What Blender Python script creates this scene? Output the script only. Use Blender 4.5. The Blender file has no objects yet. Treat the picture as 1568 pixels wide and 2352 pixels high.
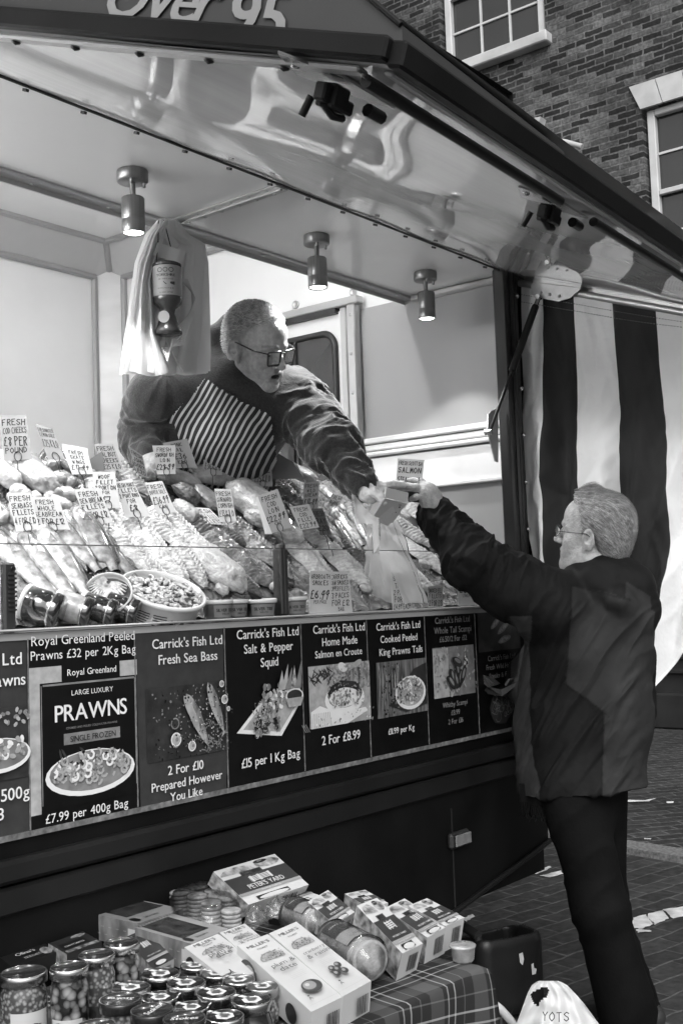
import bpy, bmesh, math, random
import numpy as np
from mathutils import Vector, Matrix, noise as mnoise

random.seed(7); np.random.seed(7)
SC = bpy.context.scene
COL = SC.collection
PI = math.pi
R = math.radians

# ---------------------------------------------------------------- camera
# lens solved from the photo's vanishing points; FPX is in units of a 1568 px wide frame
FPX, YAW, PITCH, ROLL = 2644.6, R(38.43), R(4.293), R(-2.02)
CAM = np.array([0.0, -1.95, 1.43])
_f = np.array([math.cos(YAW)*math.cos(PITCH), math.sin(YAW)*math.cos(PITCH), math.sin(PITCH)])
_r = np.array([math.sin(YAW), -math.cos(YAW), 0.0]); _u = np.cross(_r, _f)
_c, _s = math.cos(ROLL), math.sin(ROLL)
_r, _u = _c*_r + _s*_u, -_s*_r + _c*_u
cd = bpy.data.cameras.new('camera'); cam = bpy.data.objects.new('camera', cd); COL.objects.link(cam)
cd.sensor_fit = 'HORIZONTAL'; cd.sensor_width = 36.0; cd.lens = 36.0*FPX/1568
cd.clip_start = 0.05; cd.clip_end = 300
M3 = Matrix([[_r[i], _u[i], -_f[i]] for i in range(3)])
cam.matrix_world = Matrix.Translation(Vector(CAM)) @ M3.to_4x4()
SC.camera = cam

def ray(x, y): return _f + _r*((x-784)/FPX) - _u*((y-1176)/FPX)
def on(ax, val, x, y):
    d = ray(x, y); t = (val-CAM[ax])/d[ax]; return CAM + t*d
def onpl(p0, n, x, y):
    d = ray(x, y); t = ((np.asarray(p0)-CAM)@n)/(d@n); return CAM + t*d
def atd(x, y, depth): return CAM + ray(x, y)*depth
def depth(p): return float((np.asarray(p)-CAM)@_f)
def proj(p):
    d = np.asarray(p)-CAM; z = d@_f
    return 784+FPX*(d@_r)/z, 1176-FPX*(d@_u)/z

# ---------------------------------------------------------------- light
SUN_EL, SUN_AZ = R(42), R(-138)
w = bpy.data.worlds.new('World'); SC.world = w; w.use_nodes = True
nt = w.node_tree; nt.nodes.clear()
sky = nt.nodes.new('ShaderNodeTexSky'); sky.sky_type = 'NISHITA'; sky.sun_disc = False
sky.sun_elevation = SUN_EL; sky.sun_rotation = PI/2 - SUN_AZ
sky.air_density = 1.5; sky.dust_density = 4.0
bw = nt.nodes.new('ShaderNodeRGBToBW'); bg = nt.nodes.new('ShaderNodeBackground')
out = nt.nodes.new('ShaderNodeOutputWorld'); bg.inputs[1].default_value = 0.15
nt.links.new(sky.outputs[0], bw.inputs[0]); nt.links.new(bw.outputs[0], bg.inputs[0]); nt.links.new(bg.outputs[0], out.inputs[0])
sd = bpy.data.lights.new('sun', 'SUN'); sd.energy = .8; sd.angle = R(32); sd.color = (1, 1, 1)
sun = bpy.data.objects.new('sun', sd); COL.objects.link(sun)
sv = Vector((math.cos(SUN_AZ)*math.cos(SUN_EL), math.sin(SUN_AZ)*math.cos(SUN_EL), math.sin(SUN_EL)))
sun.rotation_euler = sv.to_track_quat('Z', 'Y').to_euler(); sun.location = sv*30
SC.view_settings.view_transform = 'Standard'; SC.view_settings.look = 'None'
SC.view_settings.exposure = 0.68; SC.view_settings.gamma = 1.0
LAMP_W = 15.0; BATTEN = 37.0
GZ = 0.05          # ground height

# ---------------------------------------------------------------- materials (the photograph is monochrome)
MATS = {}
def N(nt, t, **kw):
    n = nt.nodes.new(t)
    for k, v in kw.items(): setattr(n, k, v)
    return n
def grey(v): return (v, v, v, 1)
def mat(name, v=.5, rough=.5, spec=.5, var=.12, vs=6, bump=0, bs=60, metal=0, coat=0, ior=1.5, trans=0, alpha=1,
        emit=0, sheen=0, sss=0, stretch=None, attr=False, detail=4, coatr=.05, kind='noise', ckind='noise'):
    """principled grey with noise variation of the albedo, noise bump; attr multiplies the colour attribute"""
    if name in MATS: return MATS[name]
    m = bpy.data.materials.new(name); m.use_nodes = True; t = m.node_tree; L = t.links
    b = t.nodes['Principled BSDF']
    b.inputs['Base Color'].default_value = grey(v); b.inputs['Roughness'].default_value = rough
    b.inputs['Specular IOR Level'].default_value = spec; b.inputs['Metallic'].default_value = metal
    b.inputs['IOR'].default_value = ior
    b.inputs['Coat Weight'].default_value = coat; b.inputs['Coat Roughness'].default_value = coatr
    b.inputs['Transmission Weight'].default_value = trans; b.inputs['Alpha'].default_value = alpha
    b.inputs['Sheen Weight'].default_value = sheen
    if sss:
        b.inputs['Subsurface Weight'].default_value = sss; b.inputs['Subsurface Radius'].default_value = (.01, .01, .01)
    if emit:
        b.inputs['Emission Color'].default_value = (1, 1, 1, 1); b.inputs['Emission Strength'].default_value = emit
    tc = N(t, 'ShaderNodeTexCoord'); src = tc.outputs['Object']
    if stretch:
        mp = N(t, 'ShaderNodeMapping'); mp.inputs['Scale'].default_value = stretch
        L.new(src, mp.inputs[0]); src = mp.outputs[0]
    col = None
    if var:
        nz = N(t, 'ShaderNodeTexNoise' if ckind == 'noise' else 'ShaderNodeTexVoronoi'); nz.inputs['Scale'].default_value = vs; nz.inputs['Detail'].default_value = detail if ckind == 'noise' else 0
        L.new(src, nz.inputs['Vector'])
        mr = N(t, 'ShaderNodeMapRange'); mr.inputs[1].default_value = .3 if ckind == 'noise' else .15; mr.inputs[2].default_value = .7 if ckind == 'noise' else .6
        sg = 1 if ckind == 'noise' else -1; mr.inputs[3].default_value = max(.002, v*(1-sg*var)); mr.inputs[4].default_value = max(.002, min(v*(1+sg*var), .95))
        L.new(nz.outputs[0], mr.inputs[0]); col = mr.outputs[0]
    if attr:
        at = N(t, 'ShaderNodeVertexColor'); at.layer_name = 'Col'
        mu = N(t, 'ShaderNodeMath', operation='MULTIPLY')
        if col is not None: L.new(col, mu.inputs[0])
        else: mu.inputs[0].default_value = v
        L.new(at.outputs[0], mu.inputs[1]); col = mu.outputs[0]
    if col is not None: L.new(col, b.inputs['Base Color'])
    if bump:
        n2 = N(t, 'ShaderNodeTexVoronoi' if kind == 'cells' else 'ShaderNodeTexNoise'); n2.inputs['Scale'].default_value = bs
        if kind != 'cells': n2.inputs['Detail'].default_value = 5
        L.new(src, n2.inputs['Vector'])
        bp = N(t, 'ShaderNodeBump'); bp.inputs['Strength'].default_value = min(1, bump); bp.inputs['Distance'].default_value = .004*max(1, bump)
        L.new(n2.outputs[0], bp.inputs['Height']); L.new(bp.outputs[0], b.inputs['Normal'])
    MATS[name] = m
    return m

# ---------------------------------------------------------------- mesh building
class MB:
    def __init__(s): s.v = []; s.f = []; s.m = []; s.sm = []; s.col = None
    def add(s, vs, fs, mi=0, smooth=False):
        o = len(s.v); s.v += [tuple(map(float, p)) for p in vs]
        for f in fs: s.f.append(tuple(i+o for i in f)); s.m.append(mi); s.sm.append(smooth)
        return s
    def box(s, c, d, rot=None, mi=0, bev=0, taper=None):
        c = np.array(c, float); h = np.array(d, float)/2
        b = min(bev, .45*float(min(d)))
        if b <= 0:
            P = np.array([[x, y, z] for x in (-1, 1) for y in (-1, 1) for z in (-1, 1)])*h
            F = [(0, 1, 3, 2), (4, 6, 7, 5), (0, 4, 5, 1), (2, 3, 7, 6), (0, 2, 6, 4), (1, 5, 7, 3)]
        else:
            P = []; idx = {}
            for x in (-1, 1):
                for y in (-1, 1):
                    for z in (-1, 1):
                        for a in range(3):
                            q = np.array([x, y, z])*h; 
                            for k in range(3):
                                if k != a: q[k] -= np.array([x, y, z])[k]*b
                            idx[(x, y, z, a)] = len(P); P.append(q)
            P = np.array(P); F = []
            for a in range(3):
                o = [k for k in range(3) if k != a]
                for sg in (-1, 1):
                    q = []
                    for (p1, p2) in ((-1, -1), (1, -1), (1, 1), (-1, 1)):
                        k = [0, 0, 0]; k[a] = sg; k[o[0]] = p1; k[o[1]] = p2; q.append(idx[(*k, a)])
                    if (sg > 0) == (a == 1): q = q[::-1]
                    F.append(tuple(q))
            for a in range(3):           # edges along axis a
                o = [k for k in range(3) if k != a]
                for p1 in (-1, 1):
                    for p2 in (-1, 1):
                        k0 = [0, 0, 0]; k0[a] = -1; k0[o[0]] = p1; k0[o[1]] = p2; k1 = list(k0); k1[a] = 1
                        F.append((idx[(*k0, o[0])], idx[(*k1, o[0])], idx[(*k1, o[1])], idx[(*k0, o[1])]))
            for x in (-1, 1):
                for y in (-1, 1):
                    for z in (-1, 1): F.append((idx[(x, y, z, 0)], idx[(x, y, z, 1)], idx[(x, y, z, 2)]))
        if rot is not None: P = P @ np.array(rot).T
        return s.add(P + c, F, mi)
    def quad(s, a, b, c, d, mi=0): return s.add([a, b, c, d], [(0, 1, 2, 3)], mi)
    def poly(s, pts, mi=0): return s.add(pts, [tuple(range(len(pts)))], mi)
    def prism(s, pts, ext, mi=0):
        n = len(pts); ext = np.array(ext); P = [np.array(p) for p in pts]; Q = [p+ext for p in P]
        F = [tuple(range(n))[::-1], tuple(range(n, 2*n))] + [(i, (i+1) % n, n+(i+1) % n, n+i) for i in range(n)]
        return s.add(P+Q, F, mi)
    def tube(s, pts, rad, n=10, mi=0, cap=True, flat=1.0, up=None, smooth=True):
        pts = [np.array(p, float) for p in pts]; k = len(pts)
        rad = [rad]*k if np.isscalar(rad) else list(rad)
        V = []; pu = None
        for i in range(k):
            t = pts[min(i+1, k-1)]-pts[max(i-1, 0)]; t /= (np.linalg.norm(t)+1e-9)
            if pu is None:
                g = np.array(up if up is not None else ((0, 0, 1) if abs(t[2]) < .9 else (1, 0, 0)), float)
            else: g = pu
            a = g - t*(g@t); a /= (np.linalg.norm(a)+1e-9); b = np.cross(t, a); pu = a
            for j in range(n):
                an = 2*PI*j/n; V.append(pts[i]+rad[i]*(flat*math.cos(an)*a+math.sin(an)*b))
        F = [(i*n+j, i*n+(j+1) % n, (i+1)*n+(j+1) % n, (i+1)*n+j) for i in range(k-1) for j in range(n)]
        s.add(V, F, mi, smooth)
        if cap: s.add(V[:n], [tuple(range(n))[::-1]], mi); s.add(V[-n:], [tuple(range(n))], mi)
        return s
    def lathe(s, prof, n=24, c=(0, 0, 0), rot=None, mi=0, smooth=True):
        """prof: list of (r, z); mi may be a list per segment"""
        V = []
        for (r, z) in prof:
            for j in range(n): V.append((r*math.cos(2*PI*j/n), r*math.sin(2*PI*j/n), z))
        V = np.array(V)
        if rot is not None: V = V @ np.array(rot).T
        V = V + np.array(c); o = len(s.v); s.v += [tuple(p) for p in V]
        for i in range(len(prof)-1):
            for j in range(n):
                s.f.append((o+i*n+j, o+i*n+(j+1) % n, o+(i+1)*n+(j+1) % n, o+(i+1)*n+j))
                s.m.append(mi[i] if isinstance(mi, (list, tuple)) else mi); s.sm.append(smooth)
        return s
    def grid(s, fn, nu, nv, mi=0, smooth=True, closeu=False):
        V = [fn(i/(nu-1) if not closeu else i/nu, j/(nv-1)) for i in range(nu) for j in range(nv)]
        F = []
        for i in range(nu if closeu else nu-1):
            for j in range(nv-1):
                a = (i+1) % nu; F.append((i*nv+j, a*nv+j, a*nv+j+1, i*nv+j+1))
        return s.add(V, F, mi, smooth)
    def xf(s, Mx=None, off=(0, 0, 0)):
        V = np.array(s.v)
        if Mx is not None: V = V @ np.array(Mx).T
        s.v = [tuple(p) for p in V+np.array(off)]; return s
    def mesh(s, name, mats, off=None, weld=False):
        me = bpy.data.meshes.new(name)
        V = np.array(s.v, float).reshape(-1, 3)
        if off is not None: V = V-np.array(off)
        me.from_pydata(V.tolist(), [], s.f)
        for m in (mats if isinstance(mats, (list, tuple)) else [mats]): me.materials.append(m)
        me.polygons.foreach_set('material_index', s.m); me.polygons.foreach_set('use_smooth', s.sm)
        if s.col is not None:
            ca = me.color_attributes.new('Col', 'FLOAT_COLOR', 'POINT')
            c = np.repeat(np.asarray(s.col, np.float32)[:, None], 4, 1); c[:, 3] = 1; ca.data.foreach_set('color', c.ravel())
        me.update(); return me

def tag(o, label=None, cat=None, group=None, kind=None):
    if label: o['label'] = label
    if cat: o['category'] = cat
    if group: o['group'] = group
    if kind: o['kind'] = kind
    return o
def thing(name, loc, label, cat, group=None):
    o = bpy.data.objects.new(name, None); COL.objects.link(o); o.location = tuple(map(float, loc)); o.empty_display_size = .05
    return tag(o, label, cat, group)
def wloc(o):
    p = np.zeros(3)
    while o is not None: p = p+np.array(o.location); o = o.parent
    return p
def part(name, mb, mats, parent=None, label=None):
    """mb is in world coordinates; parents carry only translations"""
    me = mb.mesh(name, mats, off=wloc(parent) if parent else None)
    o = bpy.data.objects.new(name, me); COL.objects.link(o)
    if parent: o.parent = parent
    if label: o['label'] = label
    return o
def solo(name, mb, mats, label, cat, group=None, loc=None):
    """a thing that is one mesh; origin at loc (default: bottom centre of its bounds)"""
    V = np.array(s.v) if False else np.array(mb.v)
    if loc is None: loc = np.array([(V[:, 0].min()+V[:, 0].max())/2, (V[:, 1].min()+V[:, 1].max())/2, V[:, 2].min()])
    me = mb.mesh(name, mats, off=loc); o = bpy.data.objects.new(name, me); COL.objects.link(o); o.location = tuple(map(float, loc))
    return tag(o, label, cat, group)
def struct(name, mb, mats):
    o = part(name, mb, mats); o['kind'] = 'structure'; return o

def rotm(ax, a):
    return np.array(Matrix.Rotation(a, 3, ax))
def frame(fw, up=(0, 0, 1)):
    """columns: right, forward, up"""
    f = np.array(fw, float); f /= np.linalg.norm(f); u = np.array(up, float)
    r = np.cross(f, u); r /= np.linalg.norm(r); u = np.cross(r, f)
    return np.stack([r, f, u], 1)
def unit(v): v = np.array(v, float); return v/np.linalg.norm(v)

# ---------------------------------------------------------------- printed text (glyphs of the built-in font, laid out by hand)
_GL = {}
def glyph(ch):
    if ch in _GL: return _GL[ch]
    cu = bpy.data.curves.new('g', 'FONT'); cu.body = ch if ch != ' ' else 'n'; cu.resolution_u = 3
    ob = bpy.data.objects.new('g', cu); COL.objects.link(ob)
    bpy.context.view_layer.update()
    dg = bpy.context.evaluated_depsgraph_get(); me = bpy.data.meshes.new_from_object(ob.evaluated_get(dg))
    v = np.array([p.co[:] for p in me.vertices]).reshape(-1, 3)[:, :2]; f = [tuple(p.vertices) for p in me.polygons]
    bpy.data.meshes.remove(me)
    lo, hi = (v[:, 0].min(), v[:, 0].max()) if len(v) else (0, .3)
    bpy.data.objects.remove(ob); bpy.data.curves.remove(cu)
    if ch == ' ': _GL[ch] = (np.zeros((0, 2)), [], 0, .26)
    else: _GL[ch] = (v, f, lo, hi)
    return _GL[ch]
def text(mb, s, o, ux, uy, size, align='C', bold=0.0, mi=0, width=None, squash=1.0, track=.07):
    """s on the plane o + x*ux + y*uy; cap height about .7*size; bold adds shifted copies"""
    o = np.array(o, float); ux = np.array(ux, float); uy = np.array(uy, float)
    pen = 0; items = []
    for ch in s:
        v, f, lo, hi = glyph(ch); items.append((v, f, pen-lo)); pen += hi-lo+track
    pen -= track
    k = size
    if width: k = min(size, width/(pen*squash))
    x0 = {'C': -pen/2, 'L': 0, 'R': -pen}[align]
    nrm = np.cross(ux, uy)
    off = [(0, 0)] if not bold else [(-bold, 0), (bold, 0), (0, bold*.6)]
    for n, (bx, by) in enumerate(off):
        for v, f, dx in items:
            if len(v):
                P = o + np.outer((v[:, 0]+dx+x0+bx)*k*squash, ux) + np.outer((v[:, 1]+by)*k, uy) + nrm*(n*2e-5)
                mb.add(P, f, mi)
    return pen*k*squash

# handwriting: pen strokes on a 7 x 10 cell, drawn as ribbons
PEN = {c: s for c, s in [x.split(' ', 1) for x in '''A 00 39 60|13 53
B 00 09 48 57 45 05|45 63 51 00
C 68 49 17 02 20 50 61
D 00 09 38 65 52 20 00
E 60 00 09 69|05 45
F 00 09 69|05 45
G 68 49 17 02 20 50 64 34
H 00 09|60 69|05 65
I 30 39
J 59 52 30 02
K 00 09|69 04 60
L 09 00 60
M 00 19 33 59 60
N 00 09 60 69
O 30 03 06 39 66 63 30
P 00 09 49 67 45 04
Q 30 03 06 39 66 63 30|42 70
R 00 09 49 67 45 04|34 60
S 68 39 07 25 54 62 30 02
T 09 69|39 30
U 09 02 30 62 69
V 09 30 69
W 09 10 36 50 69
X 00 69|09 60
Y 09 35 69|35 30
Z 09 69 00 60
0 30 03 06 39 66 63 30
1 27 39 30
2 07 39 67 00 60
3 08 49 67 35 62 40 01
4 59 03 63|48 40
5 69 19 05 45 62 40 01
6 58 15 02 30 62 45 04
7 09 69 20
8 30 12 35 67 39 07 35 52 30
9 20 58 69 39 06 25 66
£ 68 49 27 24 00 60|15 45
& 60 07 39 47 02 20 63
. 20 21
' 39 37
/ 00 69'''.split('\n')]}
def pen(mb, s, o, ux, uy, h, width=None, align='C', lw=.12, rnd=random, mi=0, jit=.35):
    """handwritten line s, letter height h"""
    o = np.array(o, float); ux = np.array(ux, float); uy = np.array(uy, float); nrm = np.cross(ux, uy)
    L = 0; adv = []
    for ch in s:
        a = (.38 if ch in " .'I1" else .82); adv.append(a); L += a
    sx = h
    if width: sx = min(h, width/L)
    x = {'C': -L*sx/2, 'L': 0, 'R': -L*sx}[align]; lwid = lw*min(h, sx*1.3)
    for ch, a in zip(s, adv):
        if ch in PEN:
            dy = rnd.uniform(-.06, .06)*h; sl = rnd.uniform(-.02, .12)
            for st in PEN[ch].split('|'):
                P = []
                for q in st.split():
                    px = (int(q[0])+rnd.uniform(-jit, jit))/7*.62; py = (int(q[1])+rnd.uniform(-jit, jit))/9
                    P.append(np.array([x+(px+sl*py)*sx, py*h+dy]))
                for p, q in zip(P, P[1:]):
                    d = q-p; l = np.linalg.norm(d)+1e-9; d = d/l; n2 = np.array([-d[1], d[0]])*lwid/2; e = d*lwid*.35
                    W = [p-e-n2, q+e-n2, q+e+n2, p-e+n2]
                    mb.add([o+ux*a2[0]+uy*a2[1] for a2 in W], [(0, 1, 2, 3)], mi)
                    o = o+nrm*1.5e-6
        x += a*sx

# ---------------------------------------------------------------- signed-distance sculpting (smooth unions meshed by surface nets)
class Field:
    def __init__(s, lo, hi, h):
        s.lo = np.array(lo, float); s.h = h; s.n = np.ceil((np.array(hi)-s.lo)/h).astype(int)+1
        s.F = np.full(s.n, .3, np.float32)
        s.ax = [(s.lo[i]+h*np.arange(s.n[i])).astype(np.float32) for i in range(3)]
    def sub(s, lo, hi):
        a = np.clip(np.floor((np.array(lo)-s.lo)/s.h).astype(int), 0, s.n); b = np.clip(np.ceil((np.array(hi)-s.lo)/s.h).astype(int)+1, 0, s.n)
        sl = tuple(slice(a[i], b[i]) for i in range(3))
        g = np.meshgrid(*[s.ax[i][sl[i]] for i in range(3)], indexing='ij', sparse=True)
        return sl, g
    def op(s, d, sl, k, mode):
        F = s.F[sl]
        if mode == 'cut': F = -F
        if k > 0:
            h = np.clip(.5+.5*(F-d)/k, 0, 1); r = F*(1-h)+d*h-k*h*(1-h)
        else: r = np.minimum(F, d)
        s.F[sl] = -r if mode == 'cut' else r
    def cone(s, a, b, ra, rb=None, k=.02, mode='add', flat=None):
        """round cone; flat=(axis vector, factor) squeezes along a direction"""
        rb = ra if rb is None else rb; a = np.array(a, float); b = np.array(b, float); p = max(ra, rb)+k+3*s.h+.02
        sl, g = s.sub(np.minimum(a, b)-p, np.maximum(a, b)+p)
        if 0 in s.F[sl].shape: return s
        ba = b-a; L2 = ba@ba+1e-12
        q = [g[i]-a[i] for i in range(3)]
        t = np.clip((q[0]*ba[0]+q[1]*ba[1]+q[2]*ba[2])/L2, 0, 1)
        e = [q[i]-t*ba[i] for i in range(3)]
        if flat is not None:
            ax = unit(flat[0]); dd = e[0]*ax[0]+e[1]*ax[1]+e[2]*ax[2]
            e = [e[i]+ax[i]*dd*(1/flat[1]-1) for i in range(3)]
        d = np.sqrt(e[0]**2+e[1]**2+e[2]**2)-(ra+(rb-ra)*t)
        s.op(d.astype(np.float32), sl, k, mode); return s
    def chain(s, pts, rad, k=.02, **kw):
        for i in range(len(pts)-1): s.cone(pts[i], pts[i+1], rad[i], rad[i+1], k, **kw)
        return s
    def ell(s, c, r, M=None, k=.02, mode='add'):
        c = np.array(c, float); r = np.array(r, float); p = max(r)+k+3*s.h+.01
        sl, g = s.sub(c-p, c+p)
        if 0 in s.F[sl].shape: return s
        q = [g[i]-c[i] for i in range(3)]
        if M is not None: q = [M[0][j]*q[0]+M[1][j]*q[1]+M[2][j]*q[2] for j in range(3)]
        k0 = np.sqrt((q[0]/r[0])**2+(q[1]/r[1])**2+(q[2]/r[2])**2); k1 = np.sqrt((q[0]/r[0]**2)**2+(q[1]/r[1]**2)**2+(q[2]/r[2]**2)**2)
        d = k0*(k0-1)/np.maximum(k1, 1e-6)
        s.op(d.astype(np.float32), sl, k, mode); return s
    def box(s, c, hs, M=None, rad=.01, k=.02, mode='add'):
        c = np.array(c, float); p = float(np.linalg.norm(hs))+k+3*s.h
        sl, g = s.sub(c-p, c+p)
        if 0 in s.F[sl].shape: return s
        q = [g[i]-c[i] for i in range(3)]
        if M is not None: q = [M[0][j]*q[0]+M[1][j]*q[1]+M[2][j]*q[2] for j in range(3)]
        q = [np.abs(q[i])-(hs[i]-rad) for i in range(3)]
        d = np.sqrt(sum(np.maximum(x, 0)**2 for x in q))+np.minimum(np.maximum(np.maximum(q[0], q[1]), q[2]), 0)-rad
        s.op(d.astype(np.float32), sl, k, mode); return s
    def plane(s, p, n, k=0):
        """keep the side away from n"""
        n = unit(n); g = np.meshgrid(*s.ax, indexing='ij', sparse=True)
        d = (g[0]-p[0])*n[0]+(g[1]-p[1])*n[1]+(g[2]-p[2])*n[2]
        s.F = np.maximum(s.F, d.astype(np.float32)); return s
    def mesh(s, smooth=1):
        V, Q = nets(s.F, s.lo, s.h)
        if smooth: V = relax(V, Q, smooth)
        return V, Q
def nets(F, lo, h):
    n = F.shape; neg = F < 0
    cnt = np.zeros((n[0]-1, n[1]-1, n[2]-1), np.int8)
    for dx in (0, 1):
        for dy in (0, 1):
            for dz in (0, 1): cnt += neg[dx:n[0]-1+dx, dy:n[1]-1+dy, dz:n[2]-1+dz]
    cells = np.argwhere((cnt > 0) & (cnt < 8)); idx = np.full(cnt.shape, -1, np.int64); idx[tuple(cells.T)] = np.arange(len(cells))
    acc = np.zeros((len(cells), 3)); num = np.zeros(len(cells))
    cor = [(x, y, z) for x in (0, 1) for y in (0, 1) for z in (0, 1)]
    val = {c: F[cells[:, 0]+c[0], cells[:, 1]+c[1], cells[:, 2]+c[2]] for c in cor}
    for c in cor:
        for a in range(3):
            if c[a] == 0:
                e = list(c); e[a] = 1; e = tuple(e); va, vb = val[c], val[e]; m = (va < 0) != (vb < 0)
                t = np.where(m, va/np.where(np.abs(va-vb) < 1e-12, 1, va-vb), 0)
                p = np.array(c)[None, :]+t[:, None]*(np.array(e)-np.array(c))[None, :]
                acc[m] += p[m]; num[m] += 1
    V = lo+h*(cells+acc/np.maximum(num, 1)[:, None])
    Q = []
    for a in range(3):
        o = [k for k in range(3) if k != a]
        s0 = [slice(None)]*3; s1 = [slice(None)]*3; s0[a] = slice(0, n[a]-1); s1[a] = slice(1, n[a])
        A = neg[tuple(s0)]; B = neg[tuple(s1)]; ed = np.argwhere(A != B)
        ed = ed[(ed[:, o[0]] > 0) & (ed[:, o[1]] > 0) & (ed[:, o[0]] < n[o[0]]-1) & (ed[:, o[1]] < n[o[1]]-1)]
        fl = A[tuple(ed.T)]
        q = []
        for (i, j) in ((-1, -1), (0, -1), (0, 0), (-1, 0)):
            e = ed.copy(); e[:, o[0]] += i; e[:, o[1]] += j; q.append(idx[tuple(e.T)])
        q = np.stack(q, 1)
        if a == 1: fl = ~fl
        q[~fl] = q[~fl][:, ::-1]; Q.append(q)
    return V, np.concatenate(Q)
def relax(V, Q, it=1, w=.5):
    V = V.copy()
    for _ in range(it):
        A = np.zeros_like(V); c = np.zeros(len(V))
        for i in range(4):
            np.add.at(A, Q[:, i], V[Q[:, (i+1) % 4]]+V[Q[:, (i-1) % 4]]); np.add.at(c, Q[:, i], 2)
        V = V*(1-w)+w*A/np.maximum(c, 1)[:, None]
    return V
def vnormals(V, Q):
    fn = np.cross(V[Q[:, 2]]-V[Q[:, 0]], V[Q[:, 3]]-V[Q[:, 1]]); Nn = np.zeros_like(V)
    for i in range(4): np.add.at(Nn, Q[:, i], fn)
    return Nn/np.maximum(np.linalg.norm(Nn, axis=1), 1e-9)[:, None]
def fbm(P, sc, seed=0, oc=3):
    """cheap smooth value-noise sum, vectorised"""
    P = np.asarray(P)*sc+seed*17.31; tot = np.zeros(len(P)); amp = 1; nn = 0
    for o in range(oc):
        i = np.floor(P).astype(np.int64); f = P-i; f = f*f*(3-2*f); r = 0
        for dx in (0, 1):
            for dy in (0, 1):
                for dz in (0, 1):
                    hsh = (i[:, 0]+dx)*374761393+(i[:, 1]+dy)*668265263+(i[:, 2]+dz)*2147483647
                    hsh = (hsh ^ (hsh >> 13))*1274126177; hsh = (hsh ^ (hsh >> 16)) & 0xffff
                    wgt = (f[:, 0] if dx else 1-f[:, 0])*(f[:, 1] if dy else 1-f[:, 1])*(f[:, 2] if dz else 1-f[:, 2])
                    r = r+wgt*(hsh/65535.)
        tot += amp*(r*2-1); nn += amp; amp *= .5; P = P*2.03+5.1
    return tot/nn
def smesh(name, V, Q, mats, parent, mi=None, col=None, mask=None, label=None):
    """organic mesh object from arrays in world coordinates"""
    if mask is not None:
        Q = Q[mask[Q].all(1)]
        used = np.unique(Q); mp = np.full(len(V), -1); mp[used] = np.arange(len(used)); V = V[used]; Q = mp[Q]
        if col is not None: col = col[used]
        if mi is not None and len(mi) == len(mp): mi = mi[used]
    me = bpy.data.meshes.new(name); off = wloc(parent) if parent else 0
    me.from_pydata((V-off).tolist(), [], Q.tolist())
    for m in (mats if isinstance(mats, (list, tuple)) else [mats]): me.materials.append(m)
    me.polygons.foreach_set('use_smooth', [True]*len(Q))
    if mi is not None:
        if len(mi) == len(V): mi = np.round(np.median(np.asarray(mi)[Q], axis=1)).astype(int)
        me.polygons.foreach_set('material_index', np.asarray(mi, int).tolist())
    if col is not None:
        ca = me.color_attributes.new('Col', 'FLOAT_COLOR', 'POINT'); c = np.repeat(np.asarray(col, np.float32)[:, None], 4, 1); c[:, 3] = 1
        ca.data.foreach_set('color', c.ravel())
    me.update(); o = bpy.data.objects.new(name, me); COL.objects.link(o)
    if parent: o.parent = parent
    if label: o['label'] = label
    return o
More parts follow.
